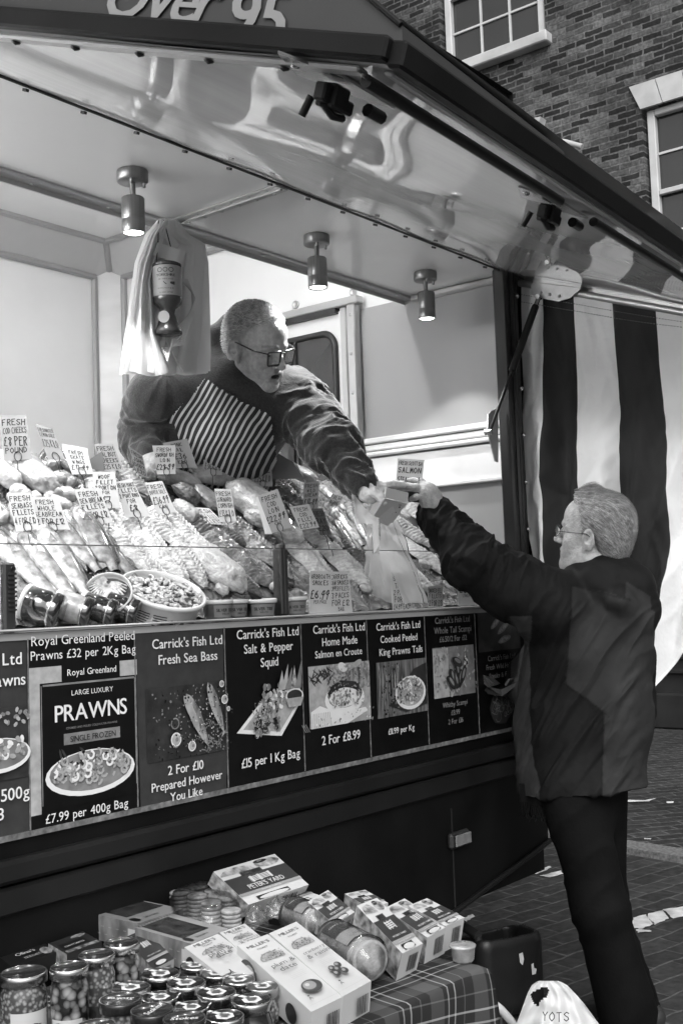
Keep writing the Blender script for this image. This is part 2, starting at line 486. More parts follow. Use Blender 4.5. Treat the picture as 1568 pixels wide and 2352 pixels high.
# ================================================================ SETTING
def brick_mat(name, rot, scale, bw_, bh, mort, c1, c2, cm, bump=.6, rough=.85, dirt=.5, axes='YZ', offset=.5, sq=1.0):
    m = bpy.data.materials.new(name); m.use_nodes = True; t = m.node_tree; L = t.links; b = t.nodes['Principled BSDF']
    b.inputs['Roughness'].default_value = rough; b.inputs['Specular IOR Level'].default_value = .3
    tc = N(t, 'ShaderNodeTexCoord'); sp = N(t, 'ShaderNodeSeparateXYZ'); cb = N(t, 'ShaderNodeCombineXYZ')
    L.new(tc.outputs['Object'], sp.inputs[0])
    L.new(sp.outputs['XYZ'.index(axes[0])], cb.inputs[0]); L.new(sp.outputs['XYZ'.index(axes[1])], cb.inputs[1])
    mp = N(t, 'ShaderNodeMapping'); mp.inputs['Rotation'].default_value = (0, 0, rot); L.new(cb.outputs[0], mp.inputs[0])
    wn = N(t, 'ShaderNodeTexNoise'); wn.inputs['Scale'].default_value = 9; L.new(mp.outputs[0], wn.inputs['Vector'])
    wm = N(t, 'ShaderNodeVectorMath', operation='MULTIPLY_ADD'); wm.inputs[1].default_value = (.03,)*3
    L.new(wn.outputs['Color'], wm.inputs[0]); L.new(mp.outputs[0], wm.inputs[2])
    br = N(t, 'ShaderNodeTexBrick'); br.offset = offset; br.squash = sq
    br.inputs['Scale'].default_value = 1; br.inputs['Brick Width'].default_value = bw_; br.inputs['Row Height'].default_value = bh
    br.inputs['Mortar Size'].default_value = mort; br.inputs['Mortar Smooth'].default_value = .4; br.inputs['Bias'].default_value = -.25
    br.inputs['Color1'].default_value = grey(c1); br.inputs['Color2'].default_value = grey(c2); br.inputs['Mortar'].default_value = grey(cm)
    L.new(wm.outputs[0], br.inputs['Vector'])
    n1 = N(t, 'ShaderNodeTexNoise'); n1.inputs['Scale'].default_value = 1.1; n1.inputs['Detail'].default_value = 7; n1.inputs['Roughness'].default_value = .7
    L.new(tc.outputs['Object'], n1.inputs['Vector'])
    n2 = N(t, 'ShaderNodeTexNoise'); n2.inputs['Scale'].default_value = 30; n2.inputs['Detail'].default_value = 4; L.new(tc.outputs['Object'], n2.inputs['Vector'])
    mr = N(t, 'ShaderNodeMapRange'); mr.inputs[1].default_value = .3; mr.inputs[2].default_value = .7; mr.inputs[3].default_value = 1-dirt; mr.inputs[4].default_value = 1+dirt
    L.new(n1.outputs[0], mr.inputs[0])
    m2 = N(t, 'ShaderNodeMapRange'); m2.inputs[1].default_value = .3; m2.inputs[2].default_value = .7; m2.inputs[3].default_value = .6; m2.inputs[4].default_value = 1.4
    L.new(n2.outputs[0], m2.inputs[0])
    mx = N(t, 'ShaderNodeMath', operation='MULTIPLY'); L.new(mr.outputs[0], mx.inputs[0]); L.new(m2.outputs[0], mx.inputs[1])
    bwn = N(t, 'ShaderNodeRGBToBW'); L.new(br.outputs['Color'], bwn.inputs[0])
    my = N(t, 'ShaderNodeMath', operation='MULTIPLY'); L.new(bwn.outputs[0], my.inputs[0]); L.new(mx.outputs[0], my.inputs[1]); L.new(my.outputs[0], b.inputs['Base Color'])
    bp = N(t, 'ShaderNodeBump'); bp.inputs['Strength'].default_value = bump; bp.inputs['Distance'].default_value = .012
    iv = N(t, 'ShaderNodeMath', operation='MULTIPLY_ADD'); iv.inputs[1].default_value = -1; L.new(br.outputs['Fac'], iv.inputs[0])
    q = N(t, 'ShaderNodeMath', operation='MULTIPLY'); q.inputs[1].default_value = .5; L.new(n2.outputs[0], q.inputs[0]); L.new(q.outputs[0], iv.inputs[2])
    L.new(iv.outputs[0], bp.inputs['Height']); L.new(bp.outputs[0], b.inputs['Normal'])
    return m
M_BRICK = brick_mat('old_brick', 0, 1, .205, .064, .010, .013, .145, .11, bump=1, dirt=.8)
M_PAVER = brick_mat('paver_brick', R(12), 1, .21, .105, .006, .03, .05, .085, bump=.5, axes='XY', dirt=.4, rough=.7)
M_GRANITE = mat('granite_kerb', .16, .7, var=.5, vs=60, bump=.4, bs=120)
M_ROADPAINT = mat('worn_road_paint', .62, .7, var=.35, vs=14, bump=.5, bs=70)
g = MB(); g.quad((-60, -60, GZ), (90, -60, GZ), (90, 90, GZ), (-60, 90, GZ)); struct('ground', g, M_PAVER)
# raised pavement in front of the brick building, with a granite kerb
kb = on(2, GZ, 1568, 1985); ka = on(2, GZ, 1450, 1965)
kd = unit(ka-kb); kn = np.array([kd[1], -kd[0], 0]); kn = kn if kn[0] > 0 else -kn
k0 = kb-kd*9; k1 = kb+kd*14
g = MB(); g.prism([k0, k1, k1+kn*.16, k0+kn*.16], (0, 0, .035)); struct('kerb', g, M_GRANITE)
g = MB(); g.prism([k0+kn*.163, k1+kn*.163, k1+kn*12, k0+kn*12], (0, 0, .030)); struct('pavement', g, brick_mat('pavement_brick', R(38), 1, .21, .105, .007, .028, .05, .10, bump=.5, axes='XY', dirt=.5, rough=.65))
def paint_patch(px, dz=.004):
    pts = [on(2, GZ+dz, x, y) for x, y in px]; return pts
g = MB()
def rough_poly(pts, n=5, a=.006):
    o = []
    for i in range(len(pts)):
        p, q = pts[i], pts[(i+1) % len(pts)]
        for k in range(n): o.append(p+(q-p)*k/n+np.array([random.uniform(-a, a), random.uniform(-a, a), 0]))
    return o
for px in ([(1452, 2108), (1482, 2100), (1500, 2122), (1474, 2134), (1455, 2132)], [(1484, 2100), (1520, 2092), (1538, 2110), (1502, 2124)],
           [(1523, 2090), (1600, 2078), (1625, 2098), (1545, 2110)], [(1627, 2076), (1720, 2060), (1750, 2084), (1650, 2096)],
           [(1462, 2136), (1492, 2136), (1494, 2140), (1466, 2143)],
           [(1222, 2005), (1262, 1990), (1268, 1993), (1232, 2008)], [(1238, 2012), (1288, 2000), (1293, 2008), (1262, 2016)],
           [(1225, 1990), (1245, 1985), (1248, 1988), (1228, 1993)],
           [(1062, 2110), (1085, 2100), (1092, 2106), (1070, 2118)]):
    g.poly(rough_poly(paint_patch(px)), 0)
struct('road_markings', g, M_ROADPAINT)
g = MB()
for px in ([(1352, 1836), (1480, 1838), (1505, 1834), (1490, 1841), (1420, 1843), (1352, 1839)], [(1530, 1841), (1548, 1841), (1546, 1845), (1531, 1845)], [(1478, 1925), (1496, 1926), (1494, 1929), (1480, 1928)]):
    g.poly(rough_poly([on(2, GZ+.036, x, y) for x, y in px], 3, .004), 0)
struct('pavement_marks', g, M_ROADPAINT)

# ---- brick building across the square, facade on x = BX facing the stall
BX = 10.6
M_STONE = mat('pale_stone', .42, .8, var=.25, vs=3, bump=.4, bs=40)
M_WFRAME = mat('white_window_paint', .5, .4, var=.1)
M_GLASSD = mat('dark_window_glass', .02, .06, spec=.8, var=.4, vs=.8)
M_SHOP = mat('black_shopfront', .012, .35, var=.3)
bld = thing('brick_building', (BX+.2, 4, GZ), 'old dark brick building with white sash windows behind the stall', 'building')
def window(y0, y1, z0, z1, cols, rows, lintel):
    f = MB(); d = .05
    # timber box frame inside the reveal
    for (a, b) in ((y0+.03, y0+.11), (y1-.11, y1-.03)): f.box((BX+.09, (a+b)/2, (z0+z1)/2), (.08, b-a, z1-z0-.002), bev=.008)
    for (a, b) in ((z0+.002, z0+.07), (z1-.07, z1-.002)): f.box((BX+.085, (y0+y1)/2, (a+b)/2), (.08, y1-y0-.224, b-a), bev=.008)
    zm = (z0+z1)/2
    f.box((BX+.075, (y0+y1)/2, zm), (.05, y1-y0-.226, .05), bev=.006)
    for i in range(1, cols): f.box((BX+.105, y0+.11+(y1-y0-.22)*i/cols, zm), (.025, .022, z1-z0-.146))
    for hb, ht in ((z0+.07, zm-.026), (zm+.026, z1-.07)):
        for j in range(1, rows): f.box((BX+.104, (y0+y1)/2, hb+(ht-hb)*j/rows), (.022, y1-y0-.228, .022))
    wf = part('window', f, M_WFRAME, bld)
    p = MB(); p.quad((BX+.115, y1-.1, z0+.05), (BX+.115, y0+.1, z0+.05), (BX+.115, y0+.1, z1-.05), (BX+.115, y1-.1, z1-.05)); part('pane', p, M_GLASSD, wf)
    s_ = MB(); s_.box((BX-.02, (y0+y1)/2, z0-.063), (.22, y1-y0+.14, .12), bev=.012); part('sill', s_, M_STONE, wf)
    if lintel:
        l = MB(); n = 5
        for i in range(n):
            a, b = y0+(y1-y0)*i/n+.004, y0+(y1-y0)*(i+1)/n-.004; sp = lambda y: (y-(y0+y1)/2)*1.18+(y0+y1)/2
            l.prism([(BX-.035, a, z1+.003), (BX-.035, b, z1+.003), (BX-.035, sp(b), z1+.26), (BX-.035, sp(a), z1+.26)], (.15, 0, 0))
        part('lintel', l, M_STONE, wf)
WIN = [(3.50, 4.80, 7.26, 8.95, 3, 2, 0), (1.33, 2.50, 4.45, 6.14, 3, 2, 1), (1.33, 2.50, 7.60, 9.3, 3, 2, 1), (3.50, 4.80, 4.1, 5.8, 3, 2, 1), (5.7, 6.84, 7.26, 8.95, 3, 2, 1), (-.9, .27, 4.45, 6.14, 3, 2, 1), (-.9, .27, 7.6, 9.3, 3, 2, 1)]
# wall split into cells so that every window is a real opening
ys = sorted({-9., 14.}|{a for w_ in WIN for a in w_[:2]}); zs = sorted({3.3, 12.}|{a for w_ in WIN for a in w_[2:4]})
g = MB()
for a, b in zip(ys, ys[1:]):
    for c, d in zip(zs, zs[1:]):
        if not any(w_[0] <= a and b <= w_[1] and w_[2] <= c and d <= w_[3] for w_ in WIN): g.quad((BX, b, c), (BX, a, c), (BX, a, d), (BX, b, d))
for w_ in WIN:
    a, b, c, d = w_[:4]; e = BX+.16
    g.quad((BX, a, c), (e, a, c), (e, a, d), (BX, a, d)); g.quad((BX, b, c), (BX, b, d), (e, b, d), (e, b, c)); g.quad((BX, a, d), (e, a, d), (e, b, d), (BX, b, d)); g.quad((BX, a, c), (BX, b, c), (e, b, c), (e, a, c))
g.quad((BX, -9, 12), (BX, 14, 12), (BX+7, 14, 12), (BX+7, -9, 12)); g.quad((BX, -9, 3.3), (BX+7, -9, 3.3), (BX+7, -9, 12), (BX, -9, 12)); g.quad((BX, 14, 3.3), (BX, 14, 12), (BX+7, 14, 12), (BX+7, 14, 3.3))
part('wall', g, M_BRICK, bld)
for w_ in WIN: window(*w_)
g = MB(); g.box((BX+.2, 2.5, 1.7), (.3, 23, 3.2)); g.box((BX+.02, 2.5, 3.2), (.3, 23.1, .22), bev=.03)
g.box((BX+.02, 2.5, .25), (.14, 23.05, .34), bev=.02); g.box((BX+.03, 2.5, .62), (.1, 23.05, .05), bev=.015); g.box((BX+.03, 2.5, .75), (.08, 23.06, .03), bev=.01)
part('shopfront', g, M_SHOP, bld)
# bracket with a floodlight on the facade
fl = thing('wall_floodlight', (BX-.25, 3.05, 5.85), 'white floodlight on a curved bracket fixed to the brick wall', 'floodlight')
g = MB(); q = [on(0, BX-.28, x, y) for x, y in [(1232, 279), (1254, 275), (1243, 318), (1229, 317)]]; g.prism(q, (-.12, 0, .0)); part('lamp_head', g, M_STONE, fl)
g = MB(); P_ = [on(0, BX-.2, x, y) for x, y in [(1225, 316), (1260, 319), (1300, 326), (1336, 336)]]; g.tube(P_, .028, 8)
g.tube([on(0, BX-.2, x, y) for x, y in [(1282, 322), (1283, 333), (1281, 350)]], .02, 8); g.tube([on(0, BX-.2, x, y) for x, y in [(1284, 345), (1290, 333), (1304, 330)]], .014, 8)
g.tube([on(0, BX-.2, 1260, 319), (BX+.01, on(0, BX-.2, 1260, 319)[1], on(0, BX-.2, 1260, 319)[2])], .02, 8)
part('bracket', g, M_STONE, fl)

# ================================================================ TRAILER
M_WALL = mat('white_panel', .74, .28, spec=.5, var=.05, vs=2.5, bump=.05, bs=25)
M_CEIL = mat('white_ceiling', .80, .16, spec=.6, var=.05, vs=2, bump=.03, bs=7)
M_FLAPU = mat('gloss_flap_underside', .72, .03, spec=.5, var=.05, vs=2, bump=.10, bs=4, ior=2.5, coat=.6, stretch=(1.2, 11, 11))
M_ALU = mat('aluminium_trim', .50, .38, metal=.7, var=.06, vs=3)
M_ALUD = mat('dull_trim', .32, .5, metal=.3, var=.06, vs=3)
M_BLACK = mat('black_paint', .004, .5, spec=.2, var=.8, vs=5, bump=.05, bs=90)
M_BLACKM = mat('black_satin_metal', .010, .38, spec=.35, var=.3)
M_RUBBER = mat('black_plastic', .02, .5, var=.3)
M_STEEL = mat('bright_steel', .55, .25, metal=1, var=.1)
M_CHARCOAL = mat('charcoal_sign', .035, .4, var=.15, vs=4)
M_FRAMEW = mat('door_white', .68, .3, var=.04)
M_LAMPBODY = mat('brushed_lamp_grey', .24, .34, metal=.7, var=.15, stretch=(30, 30, 1))
M_LENS = mat('lit_lens', .9, .5, var=0, emit=14)
HZ, XE, XL, XR, YB = 2.53, 3.45, .55, 3.52, 2.10
tr = thing('catering_trailer', (2.0, .9, GZ), 'black fish market trailer with raised white canopy flap and lit counter', 'trailer')
# outside: front below the counter, mouldings, skirt with a rising end, roof, end wall
g = MB(); g.box(((XL+XR)/2, .03, 1.13), (XR-XL, .05, .46)); g.box(((XL+XR)/2, .045, .72), (XR-XL, .05, .46))
part('front_panel', g, M_BLACK, tr)
g = MB(); g.box(((XL+XR)/2+.01, -.012, .925), (XR-XL+.02, .035, .045), bev=.008); g.box(((XL+XR)/2+.01, -.004, .868), (XR-XL+.02, .03, .055), bev=.006)
part('rubbing_strip', g, M_BLACKM, tr)
g = MB(); g.prism([(XL, .0, .86), (XR, .0, .86), (XR, .0, .585), (2.92, .0, .485), (2.5, 0, .44), (XL, .0, .42)], (0, .02, 0))
part('skirt', g, M_BLACK, tr)
g = MB(); e = [np.array(p) for p in ((XR, -.008, .59), (2.92, -.008, .49), (2.5, -.008, .445), (XL, -.008, .425))]
g.tube(e, .009, 8); part('skirt_edge', g, M_BLACKM, tr)
for x_ in (2.93, 2.02): g = MB(); g.box((x_, -.004, .64), (.003, .004, .3)); part('panel_seam', g, M_RUBBER, tr)
mk = [on(1, -.002, x, y) for x, y in [(1027, 1921), (1070, 1908), (1070, 1934), (1028, 1947)]]
g = MB(); c = sum(mk)/4; g.box(c+[.0, -.006, 0], (.105, .022, .048), bev=.008); o = part('marker_lamp', g, M_RUBBER, tr)
g = MB(); g.box(c+[.004, -.0205, 0], (.085, .006, .034), bev=.003); part('reflector', g, mat('grey_reflector', .16, .2, var=.2, vs=60), o)
g = MB()
g.quad((XR, 0, .59), (XR, YB+.1, .59), (XR, YB+.1, 3.2), (XR, 0, 3.2)); g.quad((XL-.02, 0, 3.2), (XR, 0, 3.2), (XR, YB+.1, 3.2), (XL-.02, YB+.1, 3.2))
g.quad((XL-.02, YB+.1, .4), (XL-.02, YB+.1, 3.2), (XR, YB+.1, 3.2), (XR, YB+.1, .4)); g.quad((XL-.02, 0, .4), (XL-.02, 0, 3.2), (XL-.02, YB+.1, 3.2), (XL-.02, YB+.1, .4))
g.quad((XL-.02, .02, HZ+.05), (XR, .02, HZ+.05), (XR, .02, 3.2), (XL-.02, .02, 3.2))
part('outer_shell', g, M_BLACK, tr)
g = MB(); g.quad((XL, .02, .6), (XR, .02, .6), (XR, YB+.05, .6), (XL, YB+.05, .6)); part('floor', g, M_RUBBER, tr)
for x in (3.3, 1.2):
    g = MB(); g.lathe([(.02, -.1), (.28, -.1), (.31, -.06), (.31, .06), (.28, .1), (.02, .1)], 28, (x, 1.0, GZ+.31), rotm('X', PI/2)); part('wheel', g, M_RUBBER, tr)
g = MB(); g.tube([(3.42, .5, GZ), (3.42, .5, .75)], .025, 10); g.box((3.42, .5, GZ+.012), (.14, .14, .02)); part('corner_steady', g, M_BLACKM, tr)
# inside: front ceiling, riser, raised rear ceiling, walls, coves
g = MB(); g.quad((XL, 0.0, HZ), (XL, .44, HZ), (XE, .44, HZ), (XE, 0.0, HZ)); g.quad((XL, .445, HZ), (XL, .445, 3.06), (XE, .445, 3.06), (XE, .445, HZ))
part('front_ceiling', g, M_CEIL, tr)
g = MB(); g.quad((XL, .445, 3.06), (XL, YB, 3.06), (XE, YB, 3.06), (XE, .445, 3.06)); part('rear_ceiling', g, M_CEIL, tr)
g = MB(); g.box((1.9, .60, 3.035), (2.2, .07, .045), bev=.008); bt = part('ceiling_batten', g, M_FRAMEW, tr)
g = MB(); g.box((1.9, .60, 3.008), (2.14, .05, .012), bev=.004); part('batten_diffuser', g, mat('lit_diffuser', .9, .5, var=0, emit=BATTEN), bt)
g = MB(); g.box((XL+.022, .95, 2.36), (.04, 1.8, .07), bev=.008); bt = part('wall_batten', g, M_FRAMEW, tr)
g = MB(); g.box((XL+.05, .95, 2.36), (.014, 1.74, .05), bev=.004); part('batten_diffuser', g, mat('lit_diffuser_wall', .9, .5, var=0, emit=58), bt)
cv = .14; zc0, zc1 = 2.925, 3.055
g = MB(); g.quad((XL, YB, .6), (XE, YB, .6), (XE, YB, 3.06), (XL, YB, 3.06)); part('rear_wall', g, M_WALL, tr)
g = MB(); g.quad((XE, YB, .6), (XE, 0, .6), (XE, 0, 3.06), (XE, YB, 3.06)); part('end_wall', g, M_WALL, tr)
g = MB(); g.quad((XL, 0, .6), (XL, YB, .6), (XL, YB, 3.06), (XL, 0, 3.06)); part('end_wall', g, M_WALL, tr)
ca = (XE-cv, YB-cv)
g = MB(); g.quad((XL, YB-.004, zc0), (XE-.10, YB-.004, zc0), (ca[0], ca[1], zc1), (XL, ca[1], zc1)); g.quad((XE-.004, .45, zc0), (ca[0], .45, zc1), (ca[0], ca[1], zc1), (XE-.004, YB-.10, zc0))
g.add([(XE-.10, YB-.004, zc0), (ca[0], ca[1], zc1), (XE-.055, YB-.055, zc0+.03)], [(0, 1, 2)]); g.add([(ca[0], ca[1], zc1), (XE-.004, YB-.10, zc0), (XE-.055, YB-.055, zc0+.03)], [(0, 1, 2)])
part('ceiling_cove', g, mat('grey_cove_panel', .42, .4, var=.12, vs=2), tr)
g = MB(); g.quad((XE-.10, YB-.006, .6), (XE-.006, YB-.10, .6), (XE-.006, YB-.10, zc0+.03), (XE-.10, YB-.006, zc0+.03)); part('corner_panel', g, mat('corner_sheet', .62, .22, spec=.7, var=.12, vs=3, stretch=(1, 1, 3)), tr)
g = MB(); t_ = .022
for (a, b) in (((XL, ca[1]-.002, zc1-.002), (ca[0], ca[1]-.002, zc1-.002)), ((ca[0]-.002, .46, zc1-.002), (ca[0]-.002, ca[1], zc1-.002)), ((XL, YB-.012, zc0), (XE-.10, YB-.012, zc0)), ((XE-.012, .46, zc0), (XE-.012, YB-.10, zc0)),
               ((XE-.103, YB-.010, .7), (XE-.103, YB-.010, zc0)), ((XE-.010, YB-.103, .7), (XE-.010, YB-.103, zc0)), ((ca[0], ca[1], zc1), (XE-.055, YB-.060, zc0+.03))):
    g.tube([a, b], t_*.7, 6, smooth=False)
part('cove_trim', g, M_ALUD, tr)
g = MB(); g.box(((XL+XE)/2, .435, HZ-.006), (XE-XL-.01, .036, .010), bev=.002); g.box(((XL+XE)/2, .452, HZ-.013), (XE-XL-.012, .006, .022)); 
for i in range(24): g.lathe([(0, -.003), (.005, -.002), (.006, 0)], 8, (XL+.1+i*.125, .43, HZ-.0155))
part('ceiling_beam', g, M_ALU, tr)
g = MB(); g.box((2.262, .205, HZ-.004), (.05, .395, .007), bev=.002); g.box((2.262, .205, HZ-.009), (.008, .39, .006))
for i in range(6): 
    for s_ in (-.017, .017): g.lathe([(0, -.003), (.005, -.002), (.006, 0)], 8, (2.262+s_, .05+i*.066, HZ-.0078))
part('ceiling_strip', g, M_ALU, tr)
g = MB(); g.box((XE-.016, .21, HZ-.014), (.03, .40, .024), bev=.006); part('wall_trim', g, M_ALU, tr)
# lower front wall panel of the end wall (grey sheet under a seam) with moulded rail and bright ledge
g = MB(); g.quad((XE-.006, .655, .9), (XE-.006, .0, .9), (XE-.006, .0, HZ-.004), (XE-.006, .655, HZ-.004)); part('side_sheet', g, mat('grey_side_sheet', .33, .3, spec=.6, var=.08, vs=2, bump=.08, bs=12, stretch=(1, 1, .3)), tr)
g = MB()
for z, d, h in ((2.012, .03, .022), (1.986, .022, .022), (1.962, .03, .016)): g.box((XE-.008-d/2, .36, z), (d, .72, h), bev=.005)
g.box((XE-.012, .36, 1.888), (.012, .72, .118)); g.box((XE-.02, .36, 1.822), (.03, .72, .014), bev=.003)
part('ledge_rail', g, mat('ledge_white', .74, .3, var=.05), tr)
# sliding door with a dark window
dr0, dr1, dz1 = .66, 1.50, 2.555
g = MB(); xx = XE-.02
g.box((xx-.006, (dr0+.03+dr1)/2, 1.6), (.02, dr1-dr0-.09, 1.86), bev=.004)
door = part('door', g, M_FRAMEW, tr)
g = MB(); g.box((xx-.014, dr0+.012, 1.8), (.034, .04, 1.5), bev=.004); g.box((xx-.010, dr0+.055, 1.8), (.026, .03, 1.48), bev=.004); g.box((xx-.02, (dr0+dr1)/2, dz1), (.04, dr1-dr0+.06, .03), bev=.004)
for z in (2.5, 2.35, 2.2, 2.05): g.lathe([(0, .003), (.005, .002), (.006, 0)], 8, (xx-.032, dr0+.012, z), rotm('Y', -PI/2))
part('door_frame', g, M_ALU, door)
g = MB(); g.box((xx-.022, (dr0+dr1)/2+.04, dz1-.026), (.03, dr1-dr0-.08, .022)); part('door_track', g, M_RUBBER, door)
def rrect(y0, y1, z0, z1, r, x, n=6):
    P = []
    for (cy, cz, a0) in ((y1-r, z1-r, 0), (y0+r, z1-r, PI/2), (y0+r, z0+r, PI), (y1-r, z0+r, 1.5*PI)):
        for i in range(n+1): a = a0+PI/2*i/n; P.append((x, cy+r*math.cos(a), cz+r*math.sin(a)))
    return P
wy0, wy1, wz0, wz1 = .757, 1.42, 1.5, 2.452
g = MB(); a = rrect(wy0, wy1, wz0, wz1, .06, xx-.022); g.poly(a[::-1]); part('door_window', g, mat('door_window_glass', .03, .08, spec=.8, var=.5, vs=3), door)
g = MB(); g.tube(a+[a[0]], .013, 8); g.box((xx-.026, .985, 1.98), (.016, .028, .92)); g.box((xx-.026, .955, 1.98), (.012, .012, .92)); part('window_seal', g, M_RUBBER, door)
for y, z in ((.981, 2.606), (.69, 2.6)):
    g = MB(); g.lathe([(.016, 0), (.017, .005), (.012, .006), (.011, .003), (.005, .003), (.0, .003)], 16, (XE-.001, y, z), rotm('Y', -PI/2)); part('screw_cup', g, M_ALU, tr)
# corner post of the serving hatch
g = MB()
for x, wd, d in ((3.362, .028, .05), (3.39, .024, .06), (3.419, .03, .05)): g.box((x, -.005, 1.955), (wd, d, 1.15), bev=.006)
part('hatch_post', g, M_BLACKM, tr)
for z in (2.44, 2.28, 2.12, 1.96, 1.80, 1.64):
    g = MB(); g.lathe([(.008, 0), (.008, .006), (.004, .009), (0, .009)], 8, (3.421, -.031, z), rotm('X', PI/2)); part('post_rivet', g, M_STEEL, tr)
# counter lip, slab and glass screens with black clamps
g = MB(); g.box(((1.0+3.36)/2, -.004, 1.389), (2.36, .028, .005), bev=.002); g.box((2.18, .02, 1.376), (2.36, .05, .014)); part('counter_lip', g, mat('pale_counter_edge', .36, .3, var=.1), tr)
g = MB(); g.box((2.18, .06, 1.385), (2.36, .06, .012)); g.prism([(1.0, .085, 1.372), (1.0, .085, 1.385), (1.0, .62, 1.79), (1.0, .66, 1.79), (1.0, .66, 1.2), (1.0, .085, 1.2)], (2.36, 0, 0)); part('display_slab', g, mat('steel_slab', .5, .35, metal=.6, var=.2), tr)
SCR0, SCR1 = 1.392, 1.563
M_SCREEN = mat('clear_screen', .95, .02, var=0, trans=1, ior=1.02, spec=.25)
for x0, x1 in ((1.0, 2.205), (2.235, 3.36)):
    g = MB(); g.quad((x0, .03, SCR0), (x1, .03, SCR0), (x1, .03, SCR1), (x0, .03, SCR1)); sc_ = part('glass_screen', g, M_SCREEN, tr)
    g = MB(); g.box(((x0+x1)/2, .03, SCR1+.0012), (x1-x0, .005, .0024)); part('screen_edge', g, mat('glass_edge', .10, .2, var=.1), sc_)
g = MB(); g.box((2.221, .026, 1.478), (.014, .03, .17), bev=.003); g.box((2.237, .026, 1.478), (.014, .026, .168), bev=.002); g.lathe([(.014, 0), (.014, .01), (0, .012)], 12, (2.229, .026, 1.564)); part('screen_clamp', g, M_RUBBER, tr)
g = MB(); p = on(1, .01, 20, 1470); x0 = p[0]
g.box((x0, .01, 1.455), (.028, .016, .14), bev=.004)
for i in range(9): g.box((x0+.003, .0, 1.43+i*.009), (.018, .006, .004))
g.lathe([(.005, 0), (.005, .004)], 10, (x0+.004, .0, 1.512), rotm('X', PI/2)); part('screen_clamp', g, M_RUBBER, tr)
# ceiling spotlights (lit)
for i, (x, y, cone_, pw) in enumerate(((1.919, .21, 92, 1), (2.647, .21, 146, 1.1), (3.217, .202, 96, .5), (1.19, .21, 124, 1))):
    g = MB(); g.lathe([(0, 0), (.039, 0), (.040, -.003), (.040, -.026), (.037, -.029), (0, -.029)], 28, (x, y, HZ-.001))
    sp = part('spotlight', g, M_LAMPBODY, tr)
    g = MB(); g.tube([(x, y, HZ-.029), (x, y, HZ-.072)], .0075, 12)
    for a in (.6, 2.4): g.lathe([(.004, 0), (.004, -.012), (0, -.014)], 8, (x+.029*math.cos(a), y-.029*math.sin(a), HZ-.029))
    part('lamp_stem', g, M_LAMPBODY, sp)
    g = MB(); g.lathe([(0, 0), (.027, 0), (.0295, -.003), (.0295, -.058), (.029, -.059), (.0295, -.060), (.0295, -.090), (.028, -.093), (.026, -.092), (.0245, -.088), (0, -.0875)], 28, (x, y, HZ-.070)); part('lamp_barrel', g, M_LAMPBODY, sp)
    g = MB(); g.lathe([(.0250, -.0890), (.019, -.0915), (0, -.0925)], 24, (x, y, HZ-.070)); part('lamp_lens', g, M_LENS, sp)
    ld = bpy.data.lights.new('spot_bulb', 'SPOT'); ld.energy = LAMP_W*pw; ld.spot_size = R(cone_); ld.spot_blend = .25; ld.shadow_soft_size = .026
    lo = bpy.data.objects.new('spot_bulb', ld); COL.objects.link(lo); lo.location = (x, y, HZ-.168)
# ---- canopy flap: hinged along the top, tilted down outwards
FL = {'hl': np.array([1.06, -.004, 2.528]), 'hr': np.array([3.52, -.004, 2.528]), 'fl': np.array([1.21, -1.10, 2.132]), 'fr': np.array([3.52, -.86, 2.215])}
def flap(u, v, off=0):
    p = (FL['hl']*(1-u)+FL['hr']*u)*(1-v)+(FL['fl']*(1-u)+FL['fr']*u)*v
    return p+FN*off
FN = unit(np.cross(FL['hr']-FL['hl'], FL['fl']-FL['hl']))    # outward/up normal of the flap
if FN[2] < 0: FN = -FN
def flap_under(u, v):
    wob = .0025*math.sin(u*13+2*math.sin(v*5))*math.sin(v*PI)+.0015*math.sin(u*31+v*9)
    return flap(u, v, wob)
g = MB(); g.grid(flap_under, 90, 30); g.quad(flap(0, 0, .06), flap(1, 0, .06), flap(1, 1, .06), flap(0, 1, .06))
fo = part('canopy_flap', g, M_FLAPU, tr)
ex = unit(FL['fr']-FL['fl'])
def beam(g, a, b, w_, h, up, mi=0):
    a = np.array(a, float); b = np.array(b, float); F_ = frame(b-a, up); g.box((a+b)/2, (w_, np.linalg.norm(b-a), h), rot=F_, bev=.004, mi=mi)
g = MB()
inn = unit(flap(.5, .9)-flap(.5, 1))
beam(g, flap(-.003, 1, .014)-inn*.008, flap(1.003, 1, .014)-inn*.008, .026, .036, FN)
beam(g, flap(0, 0, .017)-ex*.010, flap(0, 1, .017)-ex*.010, .024, .032, FN); 
part('flap_frame', g, M_BLACK, fo)
g = MB(); beam(g, flap(1, 0, -.004)+ex*.012, flap(1, 1, -.004)+ex*.012, .03, .03, FN); beam(g, flap(.008, .03, -.006), flap(.008, .955, -.006), .03, .008, FN); beam(g, flap(.01, .985, -.004), flap(.99, .985, -.004), .016, .006, FN)
part('flap_trim', g, M_ALU, fo)
for i in range(8): g = MB(); g.lathe([(0, .006), (.007, .003), (.008, 0)], 8, flap(.008, .12+.12*i, -.011), frame(inn, -FN)); part('trim_screw', g, M_RUBBER, fo)
g = MB(); beam(g, flap(0, 0, -.004)+inn*-.006, flap(1, 0, -.004)+inn*-.006, .010, .006, FN); part('flap_hinge', g, M_RUBBER, tr)
for i in range(16): g = MB(); p = flap(.03+i*.062, .004, -.012); g.box(p, (.012, .008, .006), rot=frame(ex, FN)); part('hinge_screw', g, M_RUBBER, tr)
g = MB(); up_ = -.016
g.tube([flap(.012, .955, up_), flap(.31, .955, up_)], .0095, 12); g.tube([flap(.385, .955, up_), flap(.99, .955, up_)], .0095, 12); part('lock_rod', g, M_BLACKM, fo)
